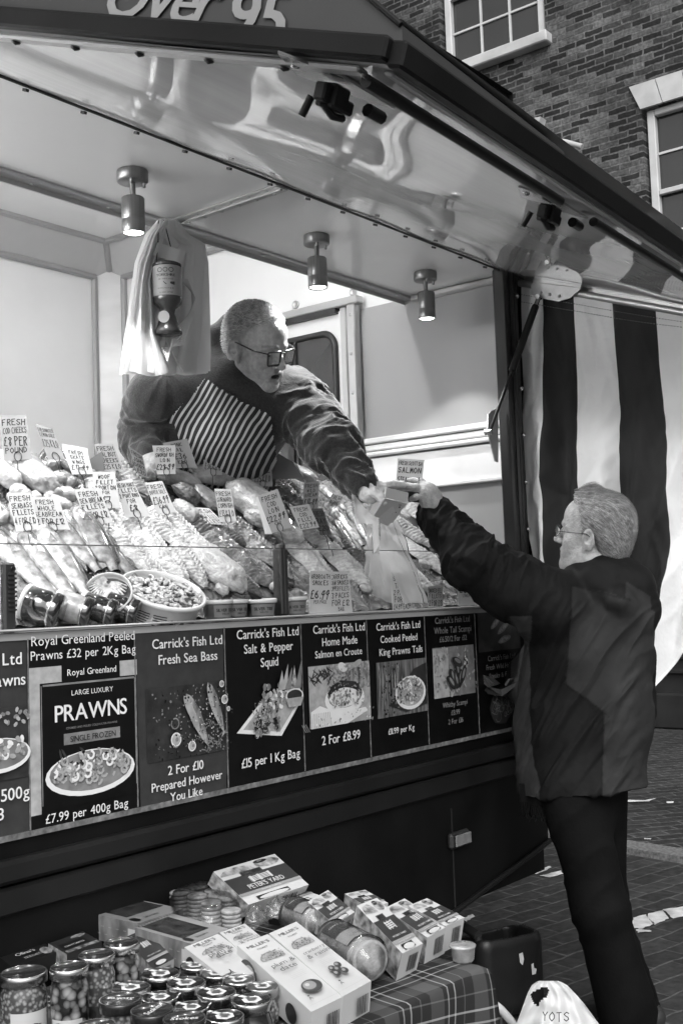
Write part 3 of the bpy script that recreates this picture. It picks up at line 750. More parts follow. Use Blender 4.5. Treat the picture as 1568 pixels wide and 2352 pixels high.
def flap_lock(u, v):
    g = MB(); F_ = frame(ex, FN); c = flap(u, v, -.03)
    g.box(c, (.034, .038, .034), rot=F_, bev=.003); g.box(c+ex*.028-FN*.004, (.018, .035, .02), rot=F_, bev=.003); g.box(c-ex*.026, (.02, .022, .026), rot=F_, bev=.003)
    g.tube([c-FN*.014-ex*.02, c-FN*.024+ex*.008, c-FN*.02+ex*.034], .006, 8); g.tube([c+inn*.04, c+inn*.05-FN*.03], .006, 8); g.tube([c+ex*.05-inn*.03, c+ex*.09-inn*.03], .01, 8)
    lk = part('flap_lock', g, M_BLACKM, fo)
    g = MB(); g.prism([flap(u, v, -.004)-ex*.12+inn*.02, flap(u, v, -.004)-ex*.02+inn*.06, flap(u, v, -.004)+ex*.10+inn*.0, flap(u, v, -.004)+ex*.12-inn*.03, flap(u, v, -.004)-ex*.03-inn*.03], -FN*.004)
    g.lathe([(.008, 0), (.006, .004), (0, .005)], 8, flap(u, v, -.008)-ex*.07+inn*.025, frame(inn, -FN)); part('lock_plate', g, M_STEEL, lk)
flap_lock(.035, .88); flap_lock(.345, .905)
# side plates and gas strut at the right end
g = MB(); xp = 3.472
P_ = [on(0, xp, x, y) for x, y in [(1232, 604), (1268, 606), (1305, 603), (1330, 622), (1339, 640), (1332, 664), (1308, 684), (1282, 692), (1240, 684), (1219, 676), (1220, 655), (1226, 645)]]
g.prism(P_, (.005, 0, 0))
for x, y in ((1240, 607), (1265, 610), (1290, 613), (1242, 672), (1262, 676), (1284, 680)): g.lathe([(.006, 0), (.005, .003), (0, .004)], 8, on(0, xp-.001, x, y), rotm('Y', -PI/2))
g.tube([on(0, xp-.001, 1225, 647), on(0, xp-.001, 1334, 662)], .0012, 5); part('strut_plate', g, mat('zinc_plate', .42, .4, metal=.7, var=.15, vs=12), fo)
g = MB(); xq = 3.30
P_ = [on(1, .0, x, y) for x, y in [(1118, 952), (1125, 944), (1141, 938), (1141, 1062), (1135, 1060), (1122, 1010), (1117, 985)]]; g.prism(P_, (0, -.005, 0)); part('strut_plate', g, mat('zinc_plate'), tr)
sa, sb = on(1, -.02, 1124, 992), on(0, xp-.012, 1237, 682)
g = MB(); d = sb-sa; g.tube([sa+d*.02, sa+d*.46], .0055, 10); g.tube([sa+d*.44, sa+d*.93], .0125, 12); 
gs = part('gas_strut', g, M_BLACKM, fo)
g = MB(); g.tube([sa-[0, .008, 0], sa+[0, .016, 0]], .010, 10); g.tube([sb-[.012, 0, 0], sb+[.01, 0, 0]], .009, 10); g.tube([sa+d*.93, sb], .008, 8); part('strut_joint', g, M_STEEL, gs)
# sign box on the flap's outer end, lettering on its end face
A0 = flap(0, 0, .030)-ex*.004; A1 = flap(0, 1, .030)-ex*.004; e1 = unit(A1-A0); up2 = np.array([.0, 0, 1.]); 
g = MB(); end_ = [A0-e1*.1, A1+e1*.012, A1+e1*.012+up2*.022, A1-e1*.09+up2*.095, A1-e1*.35+up2*.22, A0-e1*.1+up2*.36]
g.prism(end_, np.array([1, .10, .01])*.56); 
sb_ = part('sign_box', g, M_CHARCOAL, fo)
g = MB(); q = [np.array(p)-ex*.003 for p in end_]
g.tube([q[2], q[3], q[4]], .004, 6); part('sign_edge', g, M_BLACK, sb_)
g = MB(); nrm = unit(np.cross(e1, up2)); nrm = nrm if nrm[0] < 0 else -nrm; uy = unit(np.cross(nrm, e1)); uy = uy if uy[2] > 0 else -uy
def onsign(x, y): return onpl(A1+nrm*.004, nrm, x, y)
sh = unit(uy+e1*.28)
text(g, 'Over', onsign(352, 46), e1, sh, .112, 'C', bold=.02, track=.03); text(g, '95', onsign(577, 100), e1, uy, .115, 'C', bold=.02, track=.06)
part('sign_lettering', g, mat('sign_letter_grey', .22, .5, var=.1), sb_)
# ================================================================ POSTERS on the trailer front
M_PK = mat('poster_black', .004, .3, spec=.3, var=.3, vs=30, coat=.06, coatr=.15, bump=.25, bs=14)
M_PG = mat('poster_grey', .040, .3, spec=.3, var=.15, vs=30, coat=.06, coatr=.2, bump=.25, bs=14)
M_PW = mat('poster_white', .75, .35, var=.08)
M_PM = mat('poster_midgrey', .20, .35, var=.3, vs=30)
M_PL = mat('poster_lightgrey', .38, .35, var=.25, vs=40)
M_PD = mat('poster_darkgrey', .03, .3, var=.5, vs=25)
M_PT = mat('poster_food', .30, .35, var=.75, vs=110, detail=6)
M_PF = mat('poster_fishskin', .22, .35, var=.8, vs=70, stretch=(1, 1, .35))
M_PWOOD = mat('poster_woodgrain', .13, .35, var=.9, vs=60, stretch=(1.5, 1, .12))
M_SLV = mat('sleeve_edge', .16, .2, var=.5, vs=50, coat=.5)
PMATS = [M_PK, M_PG, M_PW, M_PM, M_PL, M_PD, M_PT, M_PF, M_PWOOD, M_SLV]
K_, G_, W_, M_, L_, D_, T_, F_, O_, S_ = range(10)
XV, ZV = np.array([1., 0, 0]), np.array([0, 0, 1.])
class Poster:
    """flat print: u 0..1 across (.28 m), v in metres down from the top"""
    def __init__(s, x0, label, base, z1=1.384, w_=.287, h=.404, y=-.003):
        s.x0, s.z1, s.w, s.h, s.y = x0, z1, w_, h, y-random.uniform(0, .0015); s.k = 0
        s.t = thing('poster', (x0+w_/2, s.y, z1-h), label, 'poster', 'food posters along the trailer front')
        g = MB(); tl = random.uniform(-.004, .004)
        g.grid(lambda a, b: (x0+a*w_+tl*b, s.y+.0014+.0012*math.sin(a*7+b*4)*b, z1-h*b), 8, 8); part('print', g, PMATS[base], s.t)
        g = MB(); g.box((x0+w_/2+tl, s.y-.001, z1-h+.006), (w_, .0012, .012)); g.box((x0+.0015, s.y-.001, z1-h/2), (.003, .0012, h-.026)); part('sleeve', g, M_SLV, s.t)
        s.g = MB(); s.lg = MB()
    def P(s, u, v, lift=None):
        if lift is None: lift = s.k
        return np.array([s.x0+u*s.w, s.y-.0008-lift*.00006, s.z1-v])
    def poly(s, pts, mi): s.k += 1; s.g.poly([s.P(u, v) for u, v in pts], mi); return s
    def rect(s, u0, u1, v0, v1, mi): return s.poly([(u0, v1), (u1, v1), (u1, v0), (u0, v0)], mi)
    def ell(s, u, v, a, b, mi, rot=0, n=24, jag=0):
        P = []
        for i in range(n):
            t = -2*PI*i/n; r = 1+random.uniform(-jag, jag); x, y = a*math.cos(t)*r, b*math.sin(t)*r
            P.append((u+(x*math.cos(rot)-y*math.sin(rot))/s.w, v-(x*math.sin(rot)+y*math.cos(rot))))
        P = P[::-1]
        return s.poly(P, mi)
    def ring(s, u, v, r, wd, mi, a0=0, a1=2*PI, n=10):
        s.k += 1
        for i in range(n):
            t0, t1 = a0+(a1-a0)*i/n, a0+(a1-a0)*(i+1)/n
            q = [s.P(u+rr*math.cos(t)/s.w, v-rr*math.sin(t)) for rr, t in ((r, t0), (r+wd, t0), (r+wd, t1), (r, t1))]
            s.g.quad(*q, mi)
    def tx(s, t, v, size, u=.5, al='C', bold=.012, width=.25, mi=0, track=.08):
        s.k += 1; m = MB(); text(m, t, s.P(u, v, 60), XV, ZV, size, al, bold, mi, width=width, track=track); part('lettering', m, [M_PW, M_PK, M_PM], s.t)
    def speck(s, u0, u1, v0, v1, n, mis, sz=.003):
        for i in range(n): s.ell(random.uniform(u0, u1), random.uniform(v0, v1), random.uniform(.3, 1)*sz, random.uniform(.3, 1)*sz*.7, random.choice(mis), random.uniform(0, 3), 6, .3)
    def done(s):
        if s.g.v: part('picture', s.g, PMATS, s.t)
X0 = [1.142+.2805*i for i in range(8)]
fish_poster = 'poster of %s with white lettering on the trailer front'
# 0 partly out of frame
p = Poster(X0[0], 'grey king prawn poster cut off by the left edge of the picture', G_)
p.tx("Carrick's Fish Ltd", .062, .034); p.tx("King Prawns", .103, .034, u=.95, al='R', width=.27); p.rect(0, 1, .145, .285, D_)
for i in range(90): p.ell(random.uniform(.02, .98), random.uniform(.15, .18), .006, .004, M_ if i % 2 else L_, random.uniform(0, 3), 6)
p.ell(.72, .236, .075, .034, W_); p.ell(.72, .233, .069, .029, M_)
for i in range(40): p.ell(.72+random.uniform(-.2, .2), .229+random.uniform(-.022, .018), .008, .005, [L_, T_, W_][i % 3], random.uniform(0, 3), 8)
p.tx("£9.99 per 500g", .325, .034, u=.97, al='R'); p.tx("2 For £18", .36, .034, u=.76, al='R'); p.done()
# 1 prawns bag
p = Poster(X0[1], 'black and white large prawns bag poster, leftmost full poster', K_)
p.tx("Royal Greenland Peeled", .028, .031, bold=.0, width=.272); p.tx("Prawns £32 per 2Kg Bag", .057, .031, bold=.0, width=.276)
p.rect(.0, 1, .072, .105, L_); p.rect(.0, .1, .105, .365, L_)
p.rect(.1, .985, .105, .36, K_); p.rect(.125, .97, .108, .112, M_); p.rect(.97, .978, .11, .34, M_); p.rect(.108, .115, .11, .35, M_)
p.rect(.29, .83, .07, .107, K_); p.tx("Royal Greenland", .094, .023, u=.56, bold=.004, width=.13)
p.tx("LARGE LUXURY", .135, .019, u=.56, bold=.0, width=.11); p.tx("PRAWNS", .186, .055, u=.55, bold=.014, width=.19, track=.05)
p.tx("COOKED AND PEELED COLDWATER PRAWNS", .203, .008, u=.55, bold=0, width=.135, mi=2); p.rect(.3, .82, .212, .235, M_); p.tx("SINGLE FROZEN", .230, .018, u=.56, bold=.0, width=.12, mi=1)
p.ell(.545, .298, .118, .047, W_); p.ell(.545, .294, .108, .041, M_)
for i in range(9): p.ell(.35+random.uniform(-.1, .12), .262+random.uniform(-.012, .016), .012, .003, D_, random.uniform(0, 3), 6)
for i in range(70):
    a = random.uniform(0, 2*PI); r = math.sqrt(random.random()); p.ring(.545+r*.36*math.cos(a), .288+r*.030*math.sin(a), .005, .0055, [W_, L_, L_, T_][i % 4], random.uniform(0, 6), random.uniform(3, 5.5)+3, 7)
p.tx("£7.99 per 400g Bag", .385, .030, bold=.004, width=.215); p.done()
# 2 sea bass
p = Poster(X0[2], 'mid grey poster of two fresh sea bass on a dark slate', G_)
p.tx("Carrick's Fish Ltd", .052, .031, u=.56); p.tx("Fresh Sea Bass", .088, .031, u=.56)
p.rect(.11, 1, .140, .302, D_)
for i in range(160): p.ell(random.uniform(.4, .98), random.uniform(.142, .298), random.uniform(.001, .003), .0015, [M_, L_, D_][i % 3], random.uniform(0, 3), 6)
def pfish(u, v, ln, th, a, mi):
    ca, sa_ = math.cos(a), math.sin(a); B = []
    for i in range(15):
        t = i/14; B.append((t-.5, .5*math.sin(PI*t**.75)**.8*th/ln))
    B2 = B+[(t, -h) for t, h in B[::-1]]
    tr_ = lambda x, y: (u+(x*ca-y*sa_)*ln/p.w, v+(x*sa_+y*ca)*ln)
    p.poly([tr_(x, y) for x, y in B2][::-1], mi); p.poly([tr_(x, y) for x, y in [(.46, 0), (.56, -.1), (.53, 0), (.56, .1)]], mi)
    p.poly([tr_(x, h*.2) for x, h in B]+[tr_(x, h) for x, h in B[::-1]], L_); p.ell(*tr_(-.42, -.01), .003, .003, K_, n=8)
pfish(.62, .222, .145, .034, R(62), F_); pfish(.83, .198, .13, .030, R(68), F_); pfish(.56, .205, .10, .02, R(60), L_)
for u, v, r in ((.38, .258, .016), (.55, .278, .012), (.93, .182, .011), (.90, .145, .008), (.97, .205, .006)): p.ell(u, v, r, r, W_); p.ell(u, v, r*.8, r*.8, L_); p.ell(u+.01, v, r*.3, r*.3, M_)
p.ell(.37, .222, .013, .013, M_); p.ell(.37, .222, .010, .010, D_)
for i in range(30): p.ell(.7+random.uniform(-.06, .2), .26+random.uniform(-.03, .035), .008, .0015, M_, random.uniform(0, 3), 6)
p.speck(.12, .98, .145, .298, 160, [D_, K_, M_], .004); p.speck(.5, .8, .17, .27, 60, [L_, T_, W_, D_], .003); p.tx("2 For £10", .335, .030, u=.5, width=.11); p.tx("Prepared However", .366, .030, u=.52, width=.22); p.tx("You Like", .394, .030, u=.5, width=.1); p.done()
# 3 squid
p = Poster(X0[3], 'black poster of salt and pepper squid on a square white plate', K_)
p.tx("Carrick's Fish Ltd", .044, .032, u=.54); p.tx("Salt & Pepper", .080, .032, u=.54, width=.18); p.tx("Squid", .116, .032, u=.54)
p.poly([(.12, .268), (.68, .292), (.98, .205), (.93, .168), (.6, .19), (.45, .196)][::-1], W_); p.poly([(.2, .262), (.66, .281), (.94, .206), (.9, .18), (.62, .2), (.47, .203)][::-1], L_)
for i in range(80): 
    t = random.random(); p.ell(.33+.3*random.random()+.12*t, .275-.10*t+random.uniform(-.018, .012), random.uniform(.006, .013), random.uniform(.004, .008), [T_, M_, L_, T_, D_, W_][i % 6], random.uniform(0, 3), 8, .25)
for a, l in ((.66, .05), (.7, .065), (.75, .055), (.83, .06), (.88, .07)): p.poly([(a-.03, .178), (a+.06, .178), (a+.05+random.uniform(-.03, .04), .178-l)], [T_, M_, L_][int(l*1000) % 3])
p.speck(.3, .62, .2, .272, 120, [T_, M_, L_, D_, K_], .005); p.ell(.82, .196, .034, .019, W_); p.ell(.82, .194, .029, .014, D_); p.poly([(.70, .2), (.94, .2), (.9, .222), (.74, .222)][::-1], L_)
for i in range(3): p.poly([(.9+i*.025, .272), (.91+i*.025, .272), (.965+i*.025, .293), (.955+i*.025, .293)][::-1], M_)
p.tx("£15 per 1 Kg Bag", .352, .032, u=.53, width=.235); p.done()
# 4 salmon en croute
p = Poster(X0[4], 'black poster of home made salmon en croute on a napkin', K_)
p.tx("Carrick's Fish Ltd", .044, .031, u=.55); p.tx("Home Made", .078, .031, u=.55); p.tx("Salmon en Croute", .108, .027, u=.53, width=.215)
p.rect(.09, 1, .128, .288, L_); p.rect(.35, 1, .128, .2, T_)
for i in range(26): a = i*.012; p.ell(.13+a*.9, .16-a*.02+random.uniform(-.016, .016), .016, .002, D_, random.uniform(.4, 1.2)*(1 if i % 2 else -1), 6)
p.ell(.58, .138, .02, .012, W_, R(-20)); p.ell(.8, .132, .022, .008, L_, R(20)); p.ell(.8, .172, .05, .03, F_)
p.ell(.6, .222, .085, .042, W_); p.ell(.6, .212, .075, .034, M_, jag=.06); p.ell(.6, .203, .07, .03, D_, jag=.08); p.ell(.6, .219, .066, .026, W_, jag=.05)
for i in range(40): p.ell(.6+random.uniform(-.2, .2), .219+random.uniform(-.018, .016), .005, .003, [T_, M_, L_][i % 3], random.uniform(0, 3), 7)
p.poly([(.09, .288), (.09, .245), (.22, .232), (.5, .258), (.9, .252), (.93, .262), (.62, .288)][::-1], W_)
for i in range(10): p.poly([(.1+.03*i, .288), (.108+.03*i, .288), (.13+.025*i, .25), (.122+.025*i, .25)], L_)
p.speck(.35, .85, .135, .24, 150, [T_, M_, D_, L_, F_], .005); p.speck(.1, .98, .25, .286, 50, [L_, M_, W_], .005); p.tx("2 For £8.99", .334, .034, u=.52, width=.165); p.done()
# 5 king prawn tails
p = Poster(X0[5], 'black poster of cooked peeled king prawn tails in a bowl on bark', K_)
p.tx("Carrick's Fish Ltd", .048, .030, u=.52); p.tx("Cooked Peeled", .083, .030, u=.52, width=.18); p.tx("King Prawns Tails", .119, .029, u=.55, width=.215)
p.rect(.13, .98, .137, .292, O_)
for i in range(60): x = random.uniform(.15, .55); p.poly([(x, random.uniform(.14, .22)), (x+.012, .142+random.uniform(0, .06)), (x+random.uniform(-.05, .05), .29)], [D_, M_, L_][i % 3])
p.poly([(.3, .26), (.6, .285), (.97, .27), (.97, .15), (.75, .165)][::-1], D_); p.ell(.68, .232, .076, .048, W_); p.ell(.68, .229, .066, .041, L_)
for i in range(34): a = random.uniform(0, 6.3); r = math.sqrt(random.random()); p.ring(.68+r*.19*math.cos(a), .225+r*.032*math.sin(a), .006, .006, [W_, T_, M_, L_][i % 4], random.uniform(0, 6), 9, 7)
p.speck(.5, .86, .195, .255, 90, [T_, M_, L_, W_], .004); p.speck(.14, .5, .14, .28, 80, [D_, K_, M_], .006); p.tx("£11.99 per Kg", .340, .024, u=.5, width=.13); p.done()
# 6 scampi
p = Poster(X0[6], 'dull black poster of whole tail scampi on a pale square', K_)
p.tx("Carrick's Fish Ltd", .040, .027, u=.52, mi=2); p.tx("Whole Tail Scampi", .070, .027, u=.52, mi=2); p.tx("£6.50/2 For £12", .096, .024, u=.52, width=.18, mi=2)
p.rect(.13, .93, .112, .262, M_); p.rect(.13, .42, .115, .262, L_)
p.speck(.14, .92, .115, .26, 120, [L_, M_], .008)
for u, v, r in ((.46, .205, .5), (.52, .212, .2), (.6, .21, -.2), (.66, .2, -.5), (.55, .18, .1), (.42, .22, .8), (.55, .16, 1.2)): p.ell(u, v, .013, .03, D_, r, 14, .08); p.ell(u+.01, v-.004, .006, .018, M_, r, 10, .1)
for i in range(12): p.ell(.72+random.uniform(-.03, .03), .155+random.uniform(-.014, .014), .004, .003, D_ if i % 2 else W_, n=6)
p.tx("Whitby Scampi", .292, .022, u=.5, width=.15, mi=2); p.tx("£8.99", .318, .022, u=.5, mi=2); p.tx("2 For £16", .344, .022, u=.5, width=.1, mi=2); p.done()
# 7 halibut
p = Poster(X0[7], 'dark halibut steak poster half hidden beside the reaching customer', K_)
p.rect(.06, .97, .0, .14, D_)
for u, v, r in ((.45, .048, .55), (.6, .068, .45), (.62, .105, .2)): p.ell(u, v, .04, .011, M_, r, 16, .08); p.ell(u, v, .03, .006, T_, r, 12, .1)
p.tx("Carrick's Fish Ltd", .170, .024, u=.52, mi=2, width=.2); p.tx("Fresh Wild Halibut", .198, .024, u=.5, mi=2, width=.21); p.tx("Steaks & Fillets", .226, .024, u=.5, mi=2, width=.19)
p.ell(.5, .315, .075, .06, D_, .3, 20, .06)
for i in range(50): a = random.uniform(0, 6.3); r = math.sqrt(random.random()); p.ring(.5+r*.2*math.cos(a), .315+r*.045*math.sin(a), random.uniform(.006, .02), .0016, [M_, T_, D_][i % 3], random.uniform(0, 6), 8, 6)
p.done()

# ================================================================ PRICE CARDS on the display
SL0 = np.array([0, .085, 1.405]); SLU = unit([0, .5, .42]); SLN = unit([0, -.42, .5])      # display slope
def slope(x, y, off=0): return onpl(SL0+SLN*off, SLN, x, y)
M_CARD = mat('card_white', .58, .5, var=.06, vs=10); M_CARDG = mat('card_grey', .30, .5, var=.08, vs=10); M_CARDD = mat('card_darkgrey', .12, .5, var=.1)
M_INK = mat('marker_ink', .012, .5, var=0); M_WIRE = mat('dark_wire', .05, .35, metal=.6, var=0)
M_SLEEVE = mat('clear_sleeve', .9, .1, var=0, trans=.85, ior=1.05, rough_=0) if False else None
def card(lines, q, label, tone=0, dy=0.0, ring=True, lift=.03, nrm=(-.34, -.9, .22), yfix=None, hs=None, ink=True, fs=1.0):
    """lines: (text, relative height); q = TL,TR,BR,BL in photo coordinates; stands at its lower edge on the slope"""
    bx, by = (q[2][0]+q[3][0])/2, (q[2][1]+q[3][1])/2
    base = on(1, yfix, bx, by) if yfix is not None else slope(bx, by, lift+.028)
    n = unit(nrm); TL, TR, BR, BL = [onpl(base, n, *c) for c in q]
    ctr = (BL+BR)/2; t = thing('price_card', ctr, label, 'price card', 'handwritten price cards on the fish display')
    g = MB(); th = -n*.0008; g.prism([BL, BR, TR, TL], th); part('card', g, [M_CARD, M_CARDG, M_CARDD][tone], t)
    ux = unit((TR-TL)+(BR-BL)); up = (TL+TR-BL-BR)/2; H = np.linalg.norm(up); uy = unit(up); Wd = np.linalg.norm((TR-TL+BR-BL)/2)
    if ink and lines:
        g = MB(); tot = sum(h for _, h in lines); av = H*.80/tot if ring else H*.9/tot; v = H*.965
        for i, (s_, h) in enumerate(lines):
            hh = h*av; v -= hh; c = BL*.5+BR*.5+uy*v + n*.0006
            # follow the parallelogram
            c = c+((TL+TR)/2-(BL+BR)/2-uy*H)*(v/H)
            pen(g, s_.upper(), c, ux, uy, hh*.70*fs, width=Wd*.90, lw=.15)
        part('handwriting', g, M_INK, t)
    if ring:
        g = MB(); c = ctr+uy*H*.08+n*.002; P = [c+ux*.009*math.cos(a)+uy*.013*math.sin(a) for a in np.linspace(-1.4, 4.4, 14)]
        g.tube(P, .0011, 5); g.tube([P[-1], P[-1]-uy*.03-n*.004, P[-1]-uy*.06-n*.01], .0011, 5); part('wire_clip', g, M_WIRE, t)
    return t
z5 = lambda *a: [(x*.5, 923.4+y*.5) for x, y in a]; z6 = lambda *a: [(532.2+x*.5, 923.4+y*.5) for x, y in a]
L1 = lambda *a: [(x, 1) if isinstance(x, str) else x for x in a]
card(L1('Fresh', 'Cod Cheeks', ('£8 per', 1.5), ('Pound', .9)), z5((2, 62), (120, 60), (145, 262), (20, 272)), 'fresh cod cheeks card at eight pounds per pound, far left', 1, lift=.05)
card(L1(('Freshwater', .7), ('Lemon Sole', .7), ('£25 kilo', 1.5), ('', 1)), z5((163, 100), (240, 120), (300, 265), (222, 265)), 'leaning lemon sole card at £25 beside the cod cheeks card', 1, lift=.05)
card([], z5((282, 190), (402, 212), (405, 235), (290, 225)), 'blank white card sleeve showing above the skate wings card', 0, ring=False, lift=.06)
card(L1('Fresh', 'Skate', 'Wings', ('£17.99', 1.3)), z5((285, 206), (400, 222), (428, 330), (332, 332)), 'fresh skate wings card at £17.99', 0, lift=.05)
card(L1('Fresh', 'Halibut', 'Cheeks', ('£25 kilo', 1.1)), z5((432, 192), (520, 192), (568, 312), (478, 318)), 'fresh halibut cheeks card in front of the white wall', 1, lift=.06, ring=False)
card([], z5((392, 275), (470, 225), (480, 316), (396, 312)), 'dark back of a card below the halibut cheeks card', 2, ring=False, lift=.05)
card(L1('Fresh', 'John', 'Dory', '£20'), z5((590, 202), (655, 245), (678, 348), (634, 332)), 'narrow turned card beside the seller\'s resting hand', 1, lift=.04, ring=False)
card(L1(('Monk', 1), ('Tail', 1), ('£36', 1.5), ('kilo', 1)), z5((748, 188), (860, 168), (905, 300), (795, 305)), 'monk tail card at £36 half behind the swordfish card', 1, lift=.05)
card(L1('Fresh', 'Swordfish', 'Loin', ('£28.99', 1.4)), z5((700, 200), (805, 198), (807, 330), (722, 332)), 'fresh swordfish loin card at £28.99', 0, lift=.05)
card(L1('Wild Hal', 'Fillets', ('£36 kilo', 1.4)), z5((932, 195), (1012, 205), (1020, 335), (938, 330)), 'wild halibut fillets card at £36 on the striped apron', 1, lift=.05)
card(L1('Wild', 'Brill', ('£25 kilo', 1.4)), z5((1178, 265), (1245, 260), (1252, 388), (1158, 384)), 'wild brill card at £25 beside the folded grey card', 1, lift=.05)
card(L1('Fresh', 'Turbot', ('£25.99', 1.3)), z5((1122, 248), (1208, 234), (1180, 334), (1088, 336)), 'tilted card at £25.99 in front of the wild brill card', 1, lift=.055)
card([], z5((1265, 228), (1345, 275), (1398, 352), (1248, 352)), 'grey back of a folded card between seller and fish', 2, ring=False, lift=.06)
card(L1('Fresh', 'Red', 'Mullet'), z5((1240, 262), (1262, 228), (1290, 230), (1245, 330)), 'narrow white card edge left of the folded grey card', 0, ring=False, lift=.064)
card(L1('Wild', 'Bass'), z5((1345, 272), (1365, 285), (1408, 375), (1394, 352)), 'narrow white card edge right of the folded grey card', 0, ring=False, lift=.064)
card(L1('Woof', 'Fillet', '2 portion', ('for', .8), ('£7', 1.5)), z5((425, 320), (527, 322), (555, 485), (440, 492)), 'woof fillet card, two portions for £7', 0, lift=.05)
card(L1('Fresh Hake', 'Fillets', '2 portions', 'for', ('£8', 1.5)), z5((525, 368), (606, 352), (692, 525), (575, 528)), 'hake fillets card, portions for £8', 0, lift=.045)
card(L1('Fresh', 'Dover Sole', ('£36.99', 1.8), ('kilo', .8)), z5((666, 372), (745, 362), (808, 505), (722, 515)), 'fresh dover sole card at £36.99 kilo', 0, lift=.045)
card(L1('Fresh', 'Whole', 'Seabream', ('2 for £12', 1.3)), z5((130, 438), (265, 435), (322, 585), (170, 588)), 'whole seabream card, two for £12', 0, lift=.04)
card(L1('Fresh', 'Seabass', 'Fillets', ('4 for £10', 1.3)), z5((32, 418), (140, 415), (182, 582), (75, 595)), 'fresh seabass fillets card, four for £10', 0, lift=.045)
card(L1('Fresh', 'Sea Bream', 'Fillets', ('4 for £12', 1.4)), z5((338, 402), (455, 393), (520, 553), (405, 565)), 'sea bream fillets card, four for £12', 0, lift=.045)
card(L1('Fresh', 'Gurnard', 'Cornish', ('£13 kilo', 1.5)), z5((985, 398), (1060, 400), (1086, 548), (1010, 552)), 'cornish gurnard card at £13 kilo', 0, lift=.045)
card(L1('Fresh', 'Cod', 'Loin', ('£22.99', 1.3), ('kilo', .6)), z5((1185, 432), (1275, 398), (1342, 575), (1235, 605)), 'fresh cod loin card at £22.99, tilted and grey', 1, lift=.05)
card([], z5((1174, 438), (1184, 434), (1250, 606), (1218, 607)), 'clear edge of the sleeve under the cod loin card', 0, ring=False, lift=.047)
card(L1('Fresh', 'Cod Fillet', 'Fillets'), z5((865, 482), (960, 488), (1037, 563), (945, 560)), 'small white card lying back above the dark smoked fillet', 0, lift=.03, nrm=(-.3, -.75, .6), ring=False)
card(L1('Fresh', 'Ray', '£20'), z5((1430, 490), (1482, 488), (1524, 608), (1470, 612)), 'dark grey card at £20 behind the white cod fillet card', 2, lift=.05)
card(L1('Fresh', 'Cod', 'Fillet', ('£22.99', 1.2)), z5((1330, 482), (1418, 468), (1466, 575), (1380, 588)), 'bright white cod fillet card right of the cod loin', 0, lift=.06, ring=False)
card(L1('Fresh', 'Wild', 'Bream', ('£17.99', 1.6)), z5((1396, 372), (1466, 362), (1462, 490), (1392, 490)), 'dull grey bream card at £17.99 near the reaching sleeve', 1, lift=.05)
card(L1('Fresh', 'Mackerel'), z6((465, 412), (515, 432), (495, 480), (438, 478)), 'small grey card by the whole mackerel', 1, lift=.05)
card(L1(('Fresh Scottish', .8), ('Salmon', 1.1), ('', .4), ('Steaks £22', 1.0)), z6((762, 258), (884, 266), (872, 378), (754, 372)), 'fresh scottish salmon steaks card at £22 behind the hands', 0, yfix=.14, ring=False, nrm=(-.5, -.85, .1))
card(L1('Fresh', 'Tuna', 'Loin', '£26'), z6((838, 500), (892, 505), (905, 585), (862, 590)), 'white card in plastic under the customer\'s wrist', 0, lift=.06, ring=False)
lab = dict(ring=False, yfix=.045, nrm=(-.05, -.98, .12))
card(L1('Arbroath', 'Smokies', ('', .3), ('£6.99', 1.9), ('per pack', .7), ('', 1.5)), z6((357, 775), (458, 778), (452, 982), (355, 985)), 'arbroath smokies card at £6.99 standing on the counter edge', 0, **lab)
lab['yfix'] = .048
card(L1(('Carricks', .9), ('Raw Smoked', .9), ('Kipper Fillets', .9), ('3 packs', 1.1), ('for £12', 1.2), ('bag', .8)), z6((448, 780), (532, 778), (555, 968), (450, 976)), 'smoked kipper fillets card, three packs for £12', 0, **lab)
card(L1('Smoked', 'Trout', ('2 packs', 1), ('for £9', 1.1), ('£4.99 each', 1)), z6((728, 787), (814, 785), (828, 958), (738, 965)), 'smoked trout card, two packs for £9', 0, **lab)
card(L1(('Smoked Eel', .9), ('Fillets', .9), ('2 for £13', 1.3)), z6((895, 848), (966, 846), (970, 942), (902, 944)), 'small smoked eel fillets card, two for £13', 0, **lab)
card(L1(('Kippers', .6), ('£5.99', 1.8), ('long pack', .7), ('', 1)), z6((1030, 795), (1110, 815), (1148, 930), (1040, 938)), 'grey card at £5.99 under the customer\'s forearm', 0, **lab)
# ================================================================ FISH on the display
def fish_mat(name, v, rough, var, vs, bump, bs, sss=0, coat=.4, kind='noise', stretch=None, spec=.6):
    return mat(name, v, rough, spec=spec, var=var, vs=vs, bump=bump, bs=bs, coat=coat*1.6, coatr=.09, attr=True, kind=kind, stretch=stretch, detail=6)
M_SILVER = fish_mat('silver_fish_skin', .22, .24, .6, 45, .45, 420, kind='cells', coat=.6)
M_DARKF = fish_mat('dark_fish_skin', .12, .28, .7, 50, .5, 300, kind='cells', coat=.6)
M_WHITEF = fish_mat('white_fish_flesh', .47, .34, .28, 55, 1.3, 130, coat=.35)
M_TANF = fish_mat('tan_fish_flesh', .24, .3, .35, 40, .9, 150, coat=.5)
M_SMOKED = fish_mat('smoked_fish_flesh', .10, .28, .7, 60, 1.2, 160, coat=.6)
M_ROE = fish_mat('pale_roe_flesh', .38, .3, .3, 40, .9, 110, coat=.5)
M_MACK = fish_mat('mackerel_skin', .24, .22, .9, 60, .2, 200, coat=.7, stretch=(1, 1, 1))
M_EYE = mat('fish_eye', .01, .05, var=0, coat=1)
FISHG = {'whole': 'whole fish laid on the display', 'fillet': 'white fish fillets laid on the display', 'loin': 'thick cuts of fish on the display', 'smoked': 'dark smoked fillets on the display', 'piece': 'small pale fish pieces on the display'}
